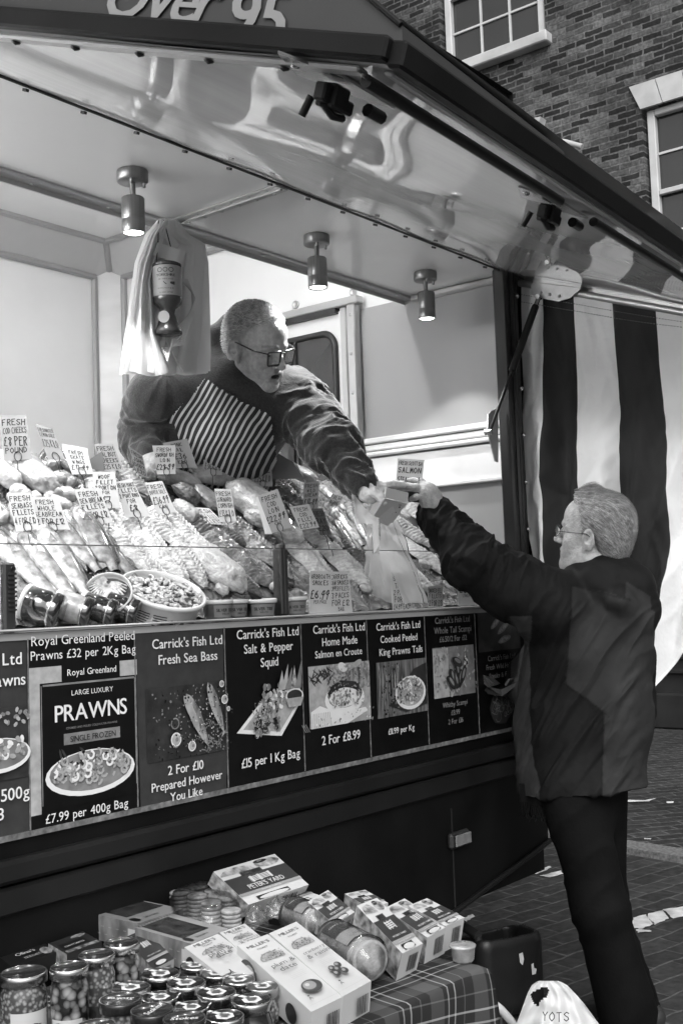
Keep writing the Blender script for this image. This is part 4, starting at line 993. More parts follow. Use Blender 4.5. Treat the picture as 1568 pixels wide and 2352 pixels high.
def lay(p0, p1, lift):
    a = slope(*p0, lift); b = slope(*p1, lift); ax = unit(b-a); n = SLN; lat = np.cross(n, ax)
    return a, b, ax, lat, n
def fish_item(kind, p0, p1, wd, th, lift, label, M=None, seed=None, bend=0.0, tone=1.0, cat='fish'):
    a, b, ax, lat, n = lay(p0, p1, lift); L = np.linalg.norm(b-a); sd = seed if seed is not None else random.randint(1, 9999)
    rg = random.Random(sd); g = MB(); ctr = (a+b)/2
    def place(t, s, z, bd=bend):    # t along 0..1, s lateral metres, z up metres
        return a+ax*(t*L)+lat*(s+bd*L*math.sin(PI*t)*.25)+n*z
    if kind == 'whole':
        nt, ns = 34, 20; V = []; C = []
        for i in range(nt):
            t = i/(nt-1)
            h = wd/2*(max(t, 0)**.5*2.1*(1-t*.72)**1.15 if t < .86 else .34*(1-(t-.86)*1.2)); h = max(h, .002)
            h *= 1.0 if t > .02 else .3
            wz = th/2*min(1, (t*7+.12)**.6)*(1-.75*t**1.6)
            for j in range(ns):
                an = 2*PI*j/ns; s_ = h*math.cos(an); z = wz*math.sin(an); 
                if abs(t-.22) < .012 and math.sin(an) > 0: z *= .90
                V.append(place(t, s_, z+wz*.7))
                bk = math.cos(an)   # +1 back, -1 belly
                c = np.interp(bk, [-1, -.3, .2, .5, 1], [2.3, 2.0, .9, .35, .2])
                if t < .22: c *= .75
                C.append(c*tone*(.85+.3*rg.random()))
        F = [(i*ns+j, i*ns+(j+1) % ns, (i+1)*ns+(j+1) % ns, (i+1)*ns+j) for i in range(nt-1) for j in range(ns)]
        g.add(V, F, 0, True); nb = len(g.v)
        tl = wd*.42
        for sgn in (1, -1):
            pts = [place(.97, 0, th*.10), place(1.0, sgn*wd*.08, th*.1), place(1.0+tl/L*1.3, sgn*tl*.75, th*.12), place(1.0+tl/L*.55, 0, th*.1)]; g.add(pts, [(0, 1, 2, 3)], 0)
        for k in range(9):
            t0, t1 = .30+k*.045, .30+(k+1)*.045; hh = lambda t: wd/2*(max(t, 0)**.5*2.1*(1-t*.72)**1.15)*.96
            f0 = .012*math.sin(PI*k/9)+.004; f1 = .012*math.sin(PI*(k+1)/9)+.004
            g.add([place(t0, hh(t0), th*.35), place(t1, hh(t1), th*.35), place(t1+.02, hh(t1)+f1, th*.33), place(t0+.02, hh(t0)+f0, th*.33)], [(0, 1, 2, 3)], 0)
        pf = [place(.26, -.01, th*.86), place(.40, -.03*wd/.08, th*.80), place(.42, -.012, th*.86)]; g.add(pf, [(0, 1, 2)], 0)
        C += [.5*tone]*(len(g.v)-nb); g.col = C
        t = thing('whole_fish', ctr, label, cat, FISHG['whole']); part('fish_body', g, M or M_SILVER, t)
        e = MB(); e.lathe([(.0052, 0), (.004, .0025), (0, .0035)], 12, place(.105, .004, th*.70), np.stack([ax, lat, n], 1)); part('eye', e, M_EYE, t)
        return t
    if kind == 'fillet' or kind == 'smoked':
        nu, nv = 46, 18; C = []
        ph = rg.uniform(0, 6)
        def fn(u, v):
            s = v*2-1
            w_ = wd/2*(.55+.55*math.sin(PI*min(1, u*.9+.12))**.7)*(1-.55*max(0, u-.6)/.4)*(1+.10*math.sin(u*9+ph)+.05*math.sin(u*23+ph))
            w_ *= 1+.12*(mnoise.noise((u*5+sd, s*.4, 3.))); 
            z = th*(1-abs(s)**2.6)*(1-.5*u**2)*min(1, (u*9+.25))*min(1, (1-u)*7+.15)
            z *= 1-.30*math.exp(-(s/.10)**2)            # centre furrow
            z += .0030*math.sin((u*L+abs(s)*wd*.45)*520)*(1-abs(s)**4)*min(1, z/.006)
            z += .0040*mnoise.noise((u*L*28+sd, s*wd*20, 1.))*min(1, z/.006)+.0035*mnoise.noise((u*L*90, s*wd*80, sd))*min(1, z/.006)
            C.append(tone*(1-.22*math.exp(-(s/.09)**2)+.30*mnoise.noise((u*6+sd, s*2, 7.))+.12*math.sin((u*L+abs(s)*wd*.45)*520))*(1-.2*(abs(s)**8)))
            curl = .010*math.sin(u*5+ph)
            return place(u, s*w_, max(z, 0)+curl*(1-u)*.5)
        g.grid(fn, 72, 26); g.col = C
        nm = 'fish_fillet' if kind == 'fillet' else 'smoked_fillet'
        g.grid(lambda u, v: place(u, (v*2-1)*wd*.35, -.004), 2, 2); g.col = C+[tone*.6]*4
        return solo(nm, g, M or (M_WHITEF if kind == 'fillet' else M_SMOKED), label, 'fish fillet', FISHG[kind], loc=ctr)
    if kind in ('loin', 'piece'):
        nu, nv = (34, 26) if kind == 'loin' else (18, 12); C = []; ph = rg.uniform(0, 6)
        def fn(u, v):
            th_ = PI*v; an = 2*PI*u
            d = np.array([math.cos(th_), math.sin(th_)*math.cos(an), math.sin(th_)*math.sin(an)])
            e = np.sign(d)*np.abs(d)**.8
            r = 1+.16*mnoise.noise((d[0]*1.7+sd, d[1]*1.7, d[2]*1.7))+.07*mnoise.noise((d[0]*5, d[1]*5+sd, d[2]*5))+.025*mnoise.noise((d[0]*14+sd, d[1]*14, d[2]*14))
            C.append(tone*(1+.18*mnoise.noise((d[0]*3+sd, d[1]*3, d[2]*2))))
            return place(.5+e[0]*r*.5, e[1]*r*wd/2, th*.38+e[2]*r*th/2)
        g.grid(fn, nu, nv, closeu=True); g.col = C
        return solo('fish_loin' if kind == 'loin' else 'fish_piece', g, M or (M_WHITEF if kind == 'loin' else M_ROE), label, 'fish loin' if kind == 'loin' else 'fish piece', FISHG[kind], loc=ctr)
W, Fi, S, Lo, Pc = 'whole', 'fillet', 'smoked', 'loin', 'piece'
# hidden under-layer: more of the same catch, tone lowered to paint shade between fish
for i in range(46):
    u = random.uniform(1.15, 3.25); v = random.uniform(.04, .62); p = SL0*[0, 1, 1]+np.array([u, 0, 0])+SLU*v; q = p+SLU*-.14+np.array([random.uniform(-.05, .09), 0, 0])
    k = random.choice([Fi, S, W, Fi, S]); 
    fish_item(k, proj(p), proj(q), random.uniform(.06, .09), .025, -.004, {Fi: 'pale fillet buried under the other fish', S: 'dark fillet buried under the other fish', W: 'whole fish buried under the other fish'}[k], tone=random.uniform(.4, .7))
FI = [
 # left front: whole sea bass and bream
 (W, (-46, 1226), (150, 1398), .085, .05, .035, 'long silver sea bass nearest the left edge, tail by the first lying jar', dict(tone=.95)),
 (W, (0, 1190), (172, 1400), .075, .05, .05, 'long silver sea bass whose tail reaches the fan tub', dict(tone=1.05)),
 (W, (38, 1232), (178, 1392), .07, .045, .07, 'dark backed sea bass in front of the whole seabream card', dict(tone=.75)),
 (W, (72, 1225), (196, 1372), .09, .06, .075, 'fat pale bellied fish left of the fan tub', dict(tone=1.1)),
 (W, (92, 1192), (222, 1318), .085, .055, .085, 'grey sea bream under the seabream card wire', dict(tone=.7)),
 (W, (128, 1186), (240, 1310), .08, .05, .09, 'scaly grey sea bream second from the fillets', dict(tone=.62)),
 (W, (160, 1180), (262, 1318), .095, .06, .10, 'dark sea bream with shiny head below the sea bream fillets card', dict(M=None, tone=.42)),
 (W, (232, 1262), (312, 1335), .05, .035, .085, 'small dark tailed fish above the tubs', dict(tone=.6)),
 (W, (-30, 1165), (64, 1246), .06, .04, .075, 'striped gilled fish under the seabass fillets card', dict(tone=.8)),
 (W, (20, 1160), (96, 1244), .055, .035, .08, 'thin silver fish behind the seabass fillets card', dict(tone=1)),
 # white fillets in the middle
 (Fi, (232, 1186), (345, 1328), .085, .03, .075, 'ribbed white fillet beside the dark sea bream', {}),
 (Fi, (268, 1165), (400, 1300), .075, .032, .085, 'white fillet between the hake card and the tubs', {}),
 (Fi, (300, 1172), (470, 1290), .07, .03, .09, 'long white fillet running down from the hake card', {}),
 (Fi, (352, 1168), (486, 1278), .07, .034, .085, 'long white fillet right of the hake card', {}),
 (Fi, (262, 1240), (385, 1345), .075, .03, .07, 'rough white fillet just above the big tub', dict(tone=.95)),
 (Fi, (330, 1240), (430, 1350), .085, .035, .07, 'broad white fillet behind the big tub rim', {}),
 (Fi, (390, 1262), (470, 1350), .07, .035, .06, 'white fillet beside the thick loin', dict(tone=.9)),
 (Lo, (428, 1278), (548, 1372), .10, .07, .055, 'thick pale loin right of the big tub', dict(tone=.82)),
 # smoked dark fillets
 (S, (420, 1195), (566, 1252), .075, .03, .085, 'dark ribbed smoked fillet below the small lying card', dict(tone=1.1)),
 (S, (462, 1232), (650, 1362), .11, .04, .06, 'large dark smoked fillet behind the small pots', dict(tone=1.0)),
 (S, (520, 1198), (670, 1330), .09, .035, .075, 'dark speckled smoked fillet left of the screen clamp', dict(tone=1.35)),
 (S, (470, 1290), (600, 1370), .07, .03, .06, 'low dark smoked fillet right of the thick loin', dict(tone=.8)),
 (S, (560, 1232), (672, 1345), .08, .03, .05, 'dark smoked fillet touching the screen clamp', dict(tone=1.2)),
 # top centre
 (Lo, (432, 1098), (604, 1122), .075, .055, .10, 'long smooth tan fillet below the apron', dict(M=M_TANF, tone=1.1, cat='f')),
 (Lo, (352, 1095), (452, 1124), .06, .045, .10, 'tan slab of swordfish below the swordfish card', dict(M=M_TANF, tone=.8)),
 (Lo, (395, 1122), (452, 1160), .05, .04, .10, 'small dark skinned cut below the swordfish slab', dict(M=M_SMOKED, tone=.8)),
 (Lo, (436, 1122), (502, 1180), .07, .04, .09, 'tan cut left of the gurnard card', dict(M=M_TANF, tone=.85)),
 (Lo, (524, 1128), (612, 1205), .12, .08, .085, 'big rounded white cod loin behind the cod loin card', dict(tone=1.0)),
 (Lo, (560, 1190), (650, 1228), .055, .05, .09, 'white loin lying below the cod loin card', dict(tone=.95)),
 (Lo, (618, 1218), (690, 1254), .06, .05, .09, 'knobbly white cut above the screen clamp', dict(tone=.9)),
 (Lo, (392, 1168), (446, 1208), .05, .05, .09, 'curled white piece below the dover sole card', dict(tone=.8)),
 (Fi, (262, 1078), (342, 1138), .06, .035, .085, 'pale fillet behind the hake card', dict(tone=.9)),
 (Lo, (520, 1085), (600, 1110), .05, .04, .10, 'grey cut of fish under the tilted £25.99 card', dict(M=M_TANF, tone=.7)),
 (S, (600, 1095), (720, 1185), .07, .03, .09, 'dark fillet behind the bream card', dict(tone=1)),
 (S, (560, 1075), (690, 1130), .06, .03, .095, 'dark skinned fillet right of the folded card', dict(tone=.8)),
 # left top: roe, cheeks, monk
 (Lo, (2, 1052), (118, 1142), .09, .06, .085, 'long lumpy pale roe at the top left', dict(M=M_ROE, tone=.85)),
 (W, (120, 1052), (222, 1118), .06, .04, .095, 'dark fish behind the skate wings card', dict(tone=.35)),
 (S, (95, 1040), (150, 1072), .05, .04, .095, 'dark fish tail piece below the lemon sole card', dict(tone=.5)),
 (Lo, (-30, 1080), (38, 1130), .06, .05, .085, 'pale roe lump cut by the left edge', dict(M=M_ROE)),
 # right side
 (W, (744, 1160), (832, 1256), .055, .04, .085, 'patterned mackerel below the small grey card', dict(M=M_MACK, tone=.8)),
 (W, (788, 1160), (846, 1252), .05, .04, .09, 'dark mackerel left of the payment bag', dict(M=M_MACK, tone=.45)),
 (W, (700, 1168), (788, 1262), .055, .04, .08, 'striped mackerel right of the dark £20 card', dict(M=M_MACK, tone=.7)),
 (W, (726, 1118), (800, 1180), .045, .03, .095, 'upper mackerel beside the bream card', dict(M=M_MACK, tone=.9)),
 (W, (756, 1200), (838, 1300), .05, .04, .075, 'black backed mackerel behind the glass edge', dict(M=M_MACK, tone=.35)),
 (S, (770, 1240), (870, 1330), .06, .03, .06, 'dark fillet half behind the payment bag', dict(tone=.8)),
 (Fi, (655, 1238), (780, 1370), .10, .035, .055, 'pale fillet right of the screen clamp', dict(tone=.8)),
 (Fi, (738, 1262), (850, 1356), .09, .04, .055, 'white fillet above the kipper card', {}),
 (Fi, (672, 1205), (762, 1262), .07, .03, .085, 'bagged pale fillet under the cod fillet card', dict(tone=.85)),
 (Fi, (892, 1198), (1010, 1262), .08, .03, .075, 'wrinkled pale fillet right of the payment bag', dict(tone=.75)),
 (Fi, (900, 1235), (1052, 1345), .075, .03, .06, 'speckled pale fillet under the customer\'s forearm', dict(tone=.85)),
 (Fi, (862, 1270), (1000, 1372), .09, .035, .05, 'broad white fillet above the smoked trout card', dict(tone=.95)),
 (S, (985, 1280), (1070, 1360), .06, .03, .05, 'dark fillet at the right end of the display', dict(tone=1)),
 (Fi, (930, 1165), (1010, 1212), .08, .03, .08, 'pale fillet at the upper right end of the display', dict(tone=.9)),
 (Lo, (840, 1150), (930, 1200), .08, .05, .085, 'pale chunk behind the payment bag', dict(tone=.8)),
 (Lo, (650, 1080), (720, 1112), .05, .045, .10, 'pale cut under the seller\'s sleeve', dict(M=M_TANF, tone=1.2)),
]
for k, p0, p1, wd, th, lf, lab_, kw in FI:
    kw = dict(kw); kw.pop('cat', None); fish_item(k, p0, p1, wd, th, lf*.62-.022, lab_, **kw)
for i in range(44):   # cheeks and small pieces heaped at the left
    x = random.uniform(-10, 235); y = random.uniform(1062, 1200) if x < 120 else random.uniform(1075, 1185)
    if 30 < x < 110 and y < 1120 and random.random() < .6: continue
    l = random.uniform(26, 46); a = random.uniform(-.2, 1.0)
    fish_item(Pc, (x, y), (x+l*math.cos(a), y+l*.6*math.sin(a)), random.uniform(.028, .045), random.uniform(.028, .04), random.uniform(.022, .045), 'pale lumpy cheek or roe piece heaped behind the seabass card', tone=random.uniform(.75, 1.1))
for i in range(16):
    x = random.uniform(180, 1000); y = random.uniform(1225, 1370)
    fish_item(Pc, (x, y), (x+30, y+14), .03, .025, .018, 'loose pale scrap of fish between the fillets', tone=random.uniform(.7, 1), M=M_WHITEF)
# crushed ice under the catch, its grey darkened to stand for shadow in gaps
def ice_fn(u, v):
    p = SL0*[0, 1, 1]+np.array([1.0+2.36*u, 0, 0])+SLU*(-.02+.70*v); return p+SLN*(.004+.012*mnoise.noise((u*60, v*20, 0.))+.006*mnoise.noise((u*150, v*50, 4.)))
g = MB(); g.grid(ice_fn, 220, 60, smooth=False); ic = solo('crushed_ice', g, mat('crushed_ice', .16, .15, var=.3, vs=60, coat=.6), None, None, loc=(2.2, .3, 1.4)); ic['kind'] = 'stuff'
ic['label'] = 'crushed ice bed under the fish'; ic['category'] = 'ice'
# ================================================================ PEOPLE
M_SKIN = mat('skin', .41, .45, spec=.45, var=.22, vs=70, bump=.8, bs=200, attr=True, sss=.08)
M_JACKET = mat('black_jacket', .016, .52, spec=.4, var=.3, vs=12, bump=.35, bs=55)
M_JACKG = mat('grey_jacket_panel', .050, .6, spec=.35, var=.2, vs=12, bump=.35, bs=55)
M_JACKL = mat('grey_jacket_facing', .11, .6, var=.2, vs=12, bump=.3, bs=55)
M_TROU = mat('black_trousers', .0045, .85, spec=.10, var=.3, vs=9, bump=.3, bs=90)
M_FLEECE = mat('dark_fleece', .028, .95, spec=.1, var=.35, vs=180, bump=.5, bs=240, sheen=.5)
M_HAIR = mat('grey_hair', .34, .5, var=.3, vs=60, attr=True, bump=.6, bs=180)
M_SPECS = mat('spectacle_frame', .012, .2, var=0, coat=.5)
M_SPECL = mat('spectacle_lens', .95, .02, var=0, trans=.97, ior=1.08)
M_WIREF = mat('thin_metal_rim', .10, .25, metal=.8, var=0)

def T3(c, M, s=1.0):
    c = np.array(c, float); return lambda *p: c+M@(np.array(p, float)*s)
def sculpt_head(F, c, M, s=1.0, mouth=0.0, ears=True, brow=1.0, jaw=1.0):
    """local axes: x right, y face forward, z up; origin between the ears"""
    q = T3(c, M, s); S = lambda r: r*s; V = lambda *r: np.array(r)*s
    F.ell(q(0, -.014, .034), V(.076, .097, .084), M, .02*s); F.ell(q(0, .028, -.03), V(.063, .066, .088), M, .03*s)
    F.ell(q(0, .055, .045), V(.055, .038, .045), M, .03*s)
    for sx in (-1, 1):
        F.cone(q(sx*.056*jaw, .002, -.066), q(sx*.018, .070, -.108-mouth*.5), S(.020), S(.020), .03*s)
        F.ell(q(sx*.046, .058, -.034), V(.022, .022, .022), M, .025*s)
        F.cone(q(sx*.016, .092, .014), q(sx*.052, .070, .010), S(.010*brow), S(.008), .014*s)
        F.cone(q(sx*.042, .062, -.06), q(sx*.03, .078, -.075), S(.015), S(.010), .02*s)
        if ears:
            Me = M@rotm('Z', sx*R(26))@rotm('X', R(-12))
            F.ell(q(sx*.088, -.010, -.012), V(.0070, .022, .035), Me, .005*s)
            F.ell(q(sx*.078, -.002, -.012), V(.012, .016, .022), Me, .01*s)
            F.ell(q(sx*.0955, -.009, -.006), V(.0085, .0135, .022), Me, .002*s, mode='cut'); F.ell(q(sx*.089, .0, -.016), V(.009, .006, .008), Me, .002*s, mode='cut'); F.ell(q(sx*.080, .004, -.042), V(.007, .008, .010), M, .008*s)
    F.ell(q(0, .080, -.110-mouth*.6), V(.024, .018, .018), M, .02*s); F.ell(q(0, .068, -.070), V(.034, .026, .030), M, .02*s)
    for sx in (-1, 1): F.ell(q(sx*.032, .101, -.006), V(.019, .016, .013), M, .012*s, mode='cut')
    for sx in (-1, 1): F.ell(q(sx*.032, .079, -.007), V(.0135, .0135, .012), M, .004*s)
    F.chain([q(0, .088, .006), q(0, .103, -.018), q(0, .116, -.038)], [S(.0085), S(.0095), S(.0125)], .010*s)
    for sx in (-1, 1): F.ell(q(sx*.012, .103, -.043), V(.009, .010, .008), M, .007*s)
    for sx in (-1, 1):
        F.chain([q(0, .0965, -.066), q(sx*.012, .094, -.066), q(sx*.026, .082, -.072)], [S(.0062), S(.0058), S(.004)], .006*s)
        F.chain([q(0, .0925, -.080-mouth), q(sx*.013, .090, -.079-mouth), q(sx*.025, .081, -.074-mouth*.4)], [S(.0068), S(.006), S(.004)], .006*s)
    if mouth: F.ell(q(0, .098, -.073-mouth*.45), V(.019, .016, .0032+mouth*.55), M, .004*s, mode='cut')
    else: F.cone(q(-.024, .094, -.0725), q(.024, .094, -.0725), S(.0018), S(.0018), .003*s, mode='cut')
    return q
def finger(F, pts, r0=.0105, r1=.0085, k=.006):
    n = len(pts); F.chain(pts, [r0+(r1-r0)*i/(n-1) for i in range(n)], k)
def strands(name, V, Nn, ok, flow, n, ln, wd, lift, cols, parent, seed=1, seg=4, curl=.25):
    rg = random.Random(seed); idx = np.flatnonzero(ok); g = MB(); C = []
    for _ in range(n):
        i = idx[rg.randrange(len(idx))]; p = V[i]+Nn[i]*lift*rg.uniform(.0, .8); nn = Nn[i]; d = np.array(flow(p, nn, rg)); d = d-nn*(d@nn); d /= np.linalg.norm(d)+1e-9
        s_ = np.cross(nn, d); L = ln*rg.uniform(.5, 1.2); P = []; cc = rg.uniform(*cols); cv_ = rg.uniform(-curl, curl)
        for k in range(seg+1):
            t = k/seg; w_ = wd*(1-t*.85); c = p+d*L*t+s_*cv_*L*t*t+nn*(lift*.9*math.sin(PI*min(1, t*.9+.1))-.35*L*t*t*(L/.06))
            P += [c-s_*w_/2, c+s_*w_/2]; C += [cc*(.75+.4*t)]*2
        g.add(P, [(2*k, 2*k+1, 2*k+3, 2*k+2) for k in range(seg)], 0, True)
    g.col = C; return part(name, g, M_HAIR, parent)
def limb_folds(V, Nn, pts, rads, amp, fr=24, seed=0, reach=.06):
    """ridged cloth folds running round a limb"""
    best = np.full(len(V), 9.); U = np.zeros(len(V)); A = np.zeros((len(V), 2)); acc = 0
    for a, b in zip(pts, pts[1:]):
        a = np.array(a); b = np.array(b); d = b-a; L = np.linalg.norm(d); d = d/L
        t = np.clip((V-a)@d, 0, L); e = V-a-t[:, None]*d; dist = np.linalg.norm(e, axis=1); m = dist < best
        x = np.cross(d, [0.1, .2, 1.]); x /= np.linalg.norm(x); y = np.cross(d, x); an = np.arctan2(e@y, e@x)
        best[m] = dist[m]; U[m] = (acc+t)[m]; A[m] = np.stack([np.cos(an), np.sin(an)], 1)[m]; acc += L
    r = max(rads); w = np.clip(1-(best-r)/reach, 0, 1)
    P = np.stack([U*fr+A[:, 0]*1.1, A[:, 0]*.9+seed, A[:, 1]*.9+U*fr*.25], 1); f = fbm(P, 1., seed, 2); f = np.clip(1-2.8*np.abs(f), -.15, 1)*1.3
    P2 = np.stack([U*fr*2.1+A[:, 1], A[:, 0]*1.3, A[:, 1]*1.3+seed], 1); f2 = 1-2.2*np.abs(fbm(P2, 1., seed+3, 2))
    return V+Nn*((f*amp+f2*amp*.4)*w)[:, None]
def inpoly(px, py, poly):
    poly = np.array(poly, float); r = np.zeros(len(px), bool); n = len(poly); j = n-1
    for i in range(n):
        xi, yi = poly[i]; xj, yj = poly[j]
        c = ((yi > py) != (yj > py)) & (px < (xj-xi)*(py-yi)/(yj-yi+1e-9)+xi); r ^= c; j = i
    return r
def projv(V):
    D = V-CAM; z = D@_f; return 784+FPX*(D@_r)/z, 1176-FPX*(D@_u)/z

# ---------------------------------------------------------------- the seller leaning over the fish
def seller():
    hd = np.array([2.503, .335, 2.194]); M = frame([.02, -.906, -.41], [-.24, -.408, .875]); s = .97
    shR = on(1, .57, 362, 918); shL = on(1, .33, 672, 915); chest = on(1, .50, 520, 960); belly = on(1, .70, 470, 1090); hip = on(1, .84, 450, 1190)
    elL = on(1, .16, 762, 1022); wrL = on(1, .035, 836, 1116); elR = on(1, .66, 336, 1002); wrR = on(1, .56, 350, 1054)
    neck0 = hd+M@np.array([0, -.03, -.085]); neck1 = (shL+shR)/2*.5+chest*.5+np.array([0, .0, .05])
    t = thing('person', (hip[0], hip[1], .6), 'fish seller in dark fleece, striped apron and glasses leaning over the display', 'person')
    floor = .6; legs = [np.array([hip[0]-.11, hip[1]+.02, .98]), np.array([hip[0]+.11, hip[1]+.02, .98])]
    lo = np.array([1.8, -.12, 1.45]); hi = np.array([3.05, 1.15, 2.42]); F = Field(lo, hi, .0036)
    q = sculpt_head(F, hd, M, s, mouth=.008, brow=1.15, jaw=1.06)
    F.chain([neck0, neck1], [.058, .066], .03)
    F.chain([shR, shL], [.06, .06], .05).chain([neck1, chest, belly, hip], [.10, .13, .15, .15], .06)
    F.chain([shR, elR, wrR], [.05, .042, .028], .03).chain([shL, elL, wrL], [.05, .042, .029], .03)
    # left hand over the terminal, in a pale glove
    Y0 = .005; h = lambda x, y, dy=0: on(1, Y0+dy, x, y)
    F.chain([wrL, h(846, 1126, .02), h(868, 1126, .01)], [.030, .033, .028], .015); F.ell(h(862, 1126, .015), (.034, .024, .028), None, .015)
    finger(F, [h(858, 1130, -.012), h(872, 1140, -.024), h(880, 1153, -.03)], .0135, .0115)
    finger(F, [h(872, 1116, .01), h(898, 1110, .012), h(922, 1112, .014), h(938, 1117, .012)], .0115, .0085)
    finger(F, [h(874, 1118, .03), h(900, 1112, .034), h(926, 1115, .036), h(934, 1120, .03)], .0115, .009)
    finger(F, [h(872, 1124, .045), h(896, 1120, .05), h(916, 1124, .05)], .011, .009)
    finger(F, [h(866, 1132, .05), h(884, 1134, .056), h(900, 1140, .055)], .0105, .0085)
    # right hand resting on the fish
    g_ = lambda x, y, dy=0: on(1, .54+dy, x, y)
    F.chain([wrR, g_(348, 1068, -.01)], [.03, .034], .02); F.ell(g_(348, 1072, -.02), (.036, .036, .022), None, .015)
    for k, (x, y) in enumerate(((330, 1092), (341, 1097), (353, 1097), (364, 1092))): finger(F, [g_(342+k*5, 1076, -.03), g_((342+k*5+x)/2, (1078+y)/2, -.05), g_(x, y, -.055)], .0105, .0085)
    finger(F, [g_(360, 1068, -.02), g_(372, 1078, -.035), g_(374, 1088, -.045)], .0115, .0095)
    V, Q = F.mesh(1)
    # skin tone: stubble, lips, glove
    loc = (V-hd)@M/s; nz = fbm(V, 160, 3, 2)
    col = np.full(len(V), 1.0)
    st = np.clip((-.030-loc[:, 2])/.03, 0, 1)*np.clip((loc[:, 1]+.01)/.03, 0, 1)*(np.abs(loc[:, 0]) < .085)*(loc[:, 2] > -.16); lip = (np.abs(loc[:, 2]+.077) < .016) & (np.abs(loc[:, 0]) < .026) & (loc[:, 1] > .078)
    col -= .14*st*(.7+.6*nz)*(~lip); col[lip] *= .72
    inm = (np.abs(loc[:, 0]) < .019) & (np.abs(loc[:, 2]+.078) < .009) & (loc[:, 1] > .066) & (loc[:, 1] < .092); col[inm] *= .25
    eb = (np.abs(np.abs(loc[:, 0])-.034) < .022) & (np.abs(loc[:, 2]-.016-.1*(.034-np.abs(np.abs(loc[:, 0])-.034))) < .0042) & (loc[:, 1] > .06); col[eb] *= .62
    glove = (np.linalg.norm(V-h(872, 1130, .01), axis=1) < .13) & (V[:, 1] < .12); col[glove] *= 1.75
    # legs join the body outside the fine grid
    F2 = Field([hip[0]-.35, hip[1]-.25, .6], [hip[0]+.35, hip[1]+.25, 1.62], .012)
    F2.cone(hip, [hip[0], hip[1], 1.3], .15, .15, .05); F2.cone([hip[0], hip[1], 1.4], [hip[0], hip[1], 1.15], .15, .15, .05)
    for l in legs: F2.chain([[l[0], l[1], 1.25], l, [l[0], l[1], .68]], [.085, .065, .045], .04); F2.cone([l[0], l[1]+.03, .645], [l[0], l[1]-.12, .635], .04, .035, .03)
    V2, Q2 = F2.mesh(1)
    body = smesh('body', np.vstack([V, V2]), np.vstack([Q, Q2+len(V)]), M_SKIN, t, col=np.concatenate([np.clip(col, .1, 2), np.ones(len(V2))]))
    # eyes
    for sx in (-1, 1):
        e = MB(); ef = M@unit([.0, 1, -.25]); e.lathe([(0, .0128*s), (.004*s, .0122*s), (.0041*s, .0122*s), (.006*s, .0112*s), (.0128*s, 0)], 14, q(sx*.032, .0795, -.0075), frame(M[:, 0], ef)@np.eye(3) if False else np.stack([M[:, 0], np.cross(ef, M[:, 0]), ef], 1), mi=[1, 1, 0, 0]); part('eye', e, [mat('eye_white', .5, .2, var=0), M_EYE], t)
    # hair: cropped grey shell plus strands
    FH = Field(hd-.16, hd+.16, .0036); FH.ell(q(0, -.016, .036), np.array([.081, .102, .089])*s, M, .02); FH.ell(q(0, -.055, -.02), np.array([.066, .05, .07])*s, M, .03)
    VH, QH = FH.mesh(1); NH = vnormals(VH, QH); l = (VH-hd)@M/s
    hl_ = .018+.010*fbm(VH, 170, 9, 2)+1.15*(l[:, 2]-.05)-.25*np.maximum(np.abs(l[:, 0])-.045, 0); hair = ((l[:, 1] < np.minimum(hl_, .076)) & (l[:, 2] > .0)) | ((l[:, 1] < -.036) & (l[:, 2] > -.060) & (l[:, 2] <= .02))
    VH = VH+NH*(.0012*fbm(VH, 160, 1, 2))[:, None]
    hc = np.clip(1.0+.7*fbm(VH, 110, 5, 2)+.6*np.clip(l[:, 1]/.08, 0, 1), .3, 2.4)
    smesh('hair', VH, QH, M_HAIR, t, col=hc, mask=hair)
    strands('hair', VH, NH, hair, lambda p, n, rg: M[:, 1]*1.0+M[:, 2]*.5+n*.0+np.array([rg.uniform(-.4, .4) for _ in range(3)]), 7500, .013, .0013, .0065, (.4, 2.6), t, 3, 2)
    # fleece with hood
    FJ = Field(lo, hi+np.array([0, 0, -.08]), .005)
    FJ.chain([shR*.8+neck1*.2, shR], [.10, .082], .05).chain([shL*.8+neck1*.2, shL], [.10, .080], .05)
    FJ.chain([neck1-[0, 0, .01], chest, belly, hip], [.135, .172, .19, .20], .08)
    FJ.chain([shR, elR, wrR+(elR-wrR)*.12], [.083, .070, .048], .05).chain([shL, elL, wrL+(elL-wrL)*.10], [.080, .064, .045], .05)
    FJ.chain([shL, (shL+elL)/2+np.array([.02, 0, -.01]), elL], [.080, .073, .064], .03)
    # hood rolled round the neck
    for k in range(14):
        a0, a1 = 2*PI*k/14, 2*PI*(k+1)/14
        P_ = lambda a: q(.100*math.cos(a), -.060+.088*math.sin(a), -.150-.062*math.sin(a))
        FJ.cone(P_(a0), P_(a1), .034-.006*math.sin(a0), .034-.006*math.sin(a1), .012)
    FJ.chain([q(.06, -.105, -.06), q(.05, -.13, .0), q(-.0, -.128, .035), q(-.06, -.12, .0), q(-.08, -.09, -.07)], [.028, .026, .025, .026, .028], .03)
    FJ.cone(neck0+M@np.array([0, .02, -.01]), hd+M@np.array([0, .045, .0]), .060, .078, .01, mode='cut')
    V, Q = FJ.mesh(1); Nn = vnormals(V, Q)
    V = limb_folds(V, Nn, [shL, elL, wrL], [.085], .0105, 26, 4, .03); Nn = vnormals(V, Q); V = limb_folds(V, Nn, [shR, elR, wrR], [.085], .008, 24, 9, .03)
    Nn = vnormals(V, Q); V = V+Nn*(.006*fbm(V, 14, 3, 3))[:, None]
    smesh('fleece_jacket', V, Q, M_FLEECE, t)
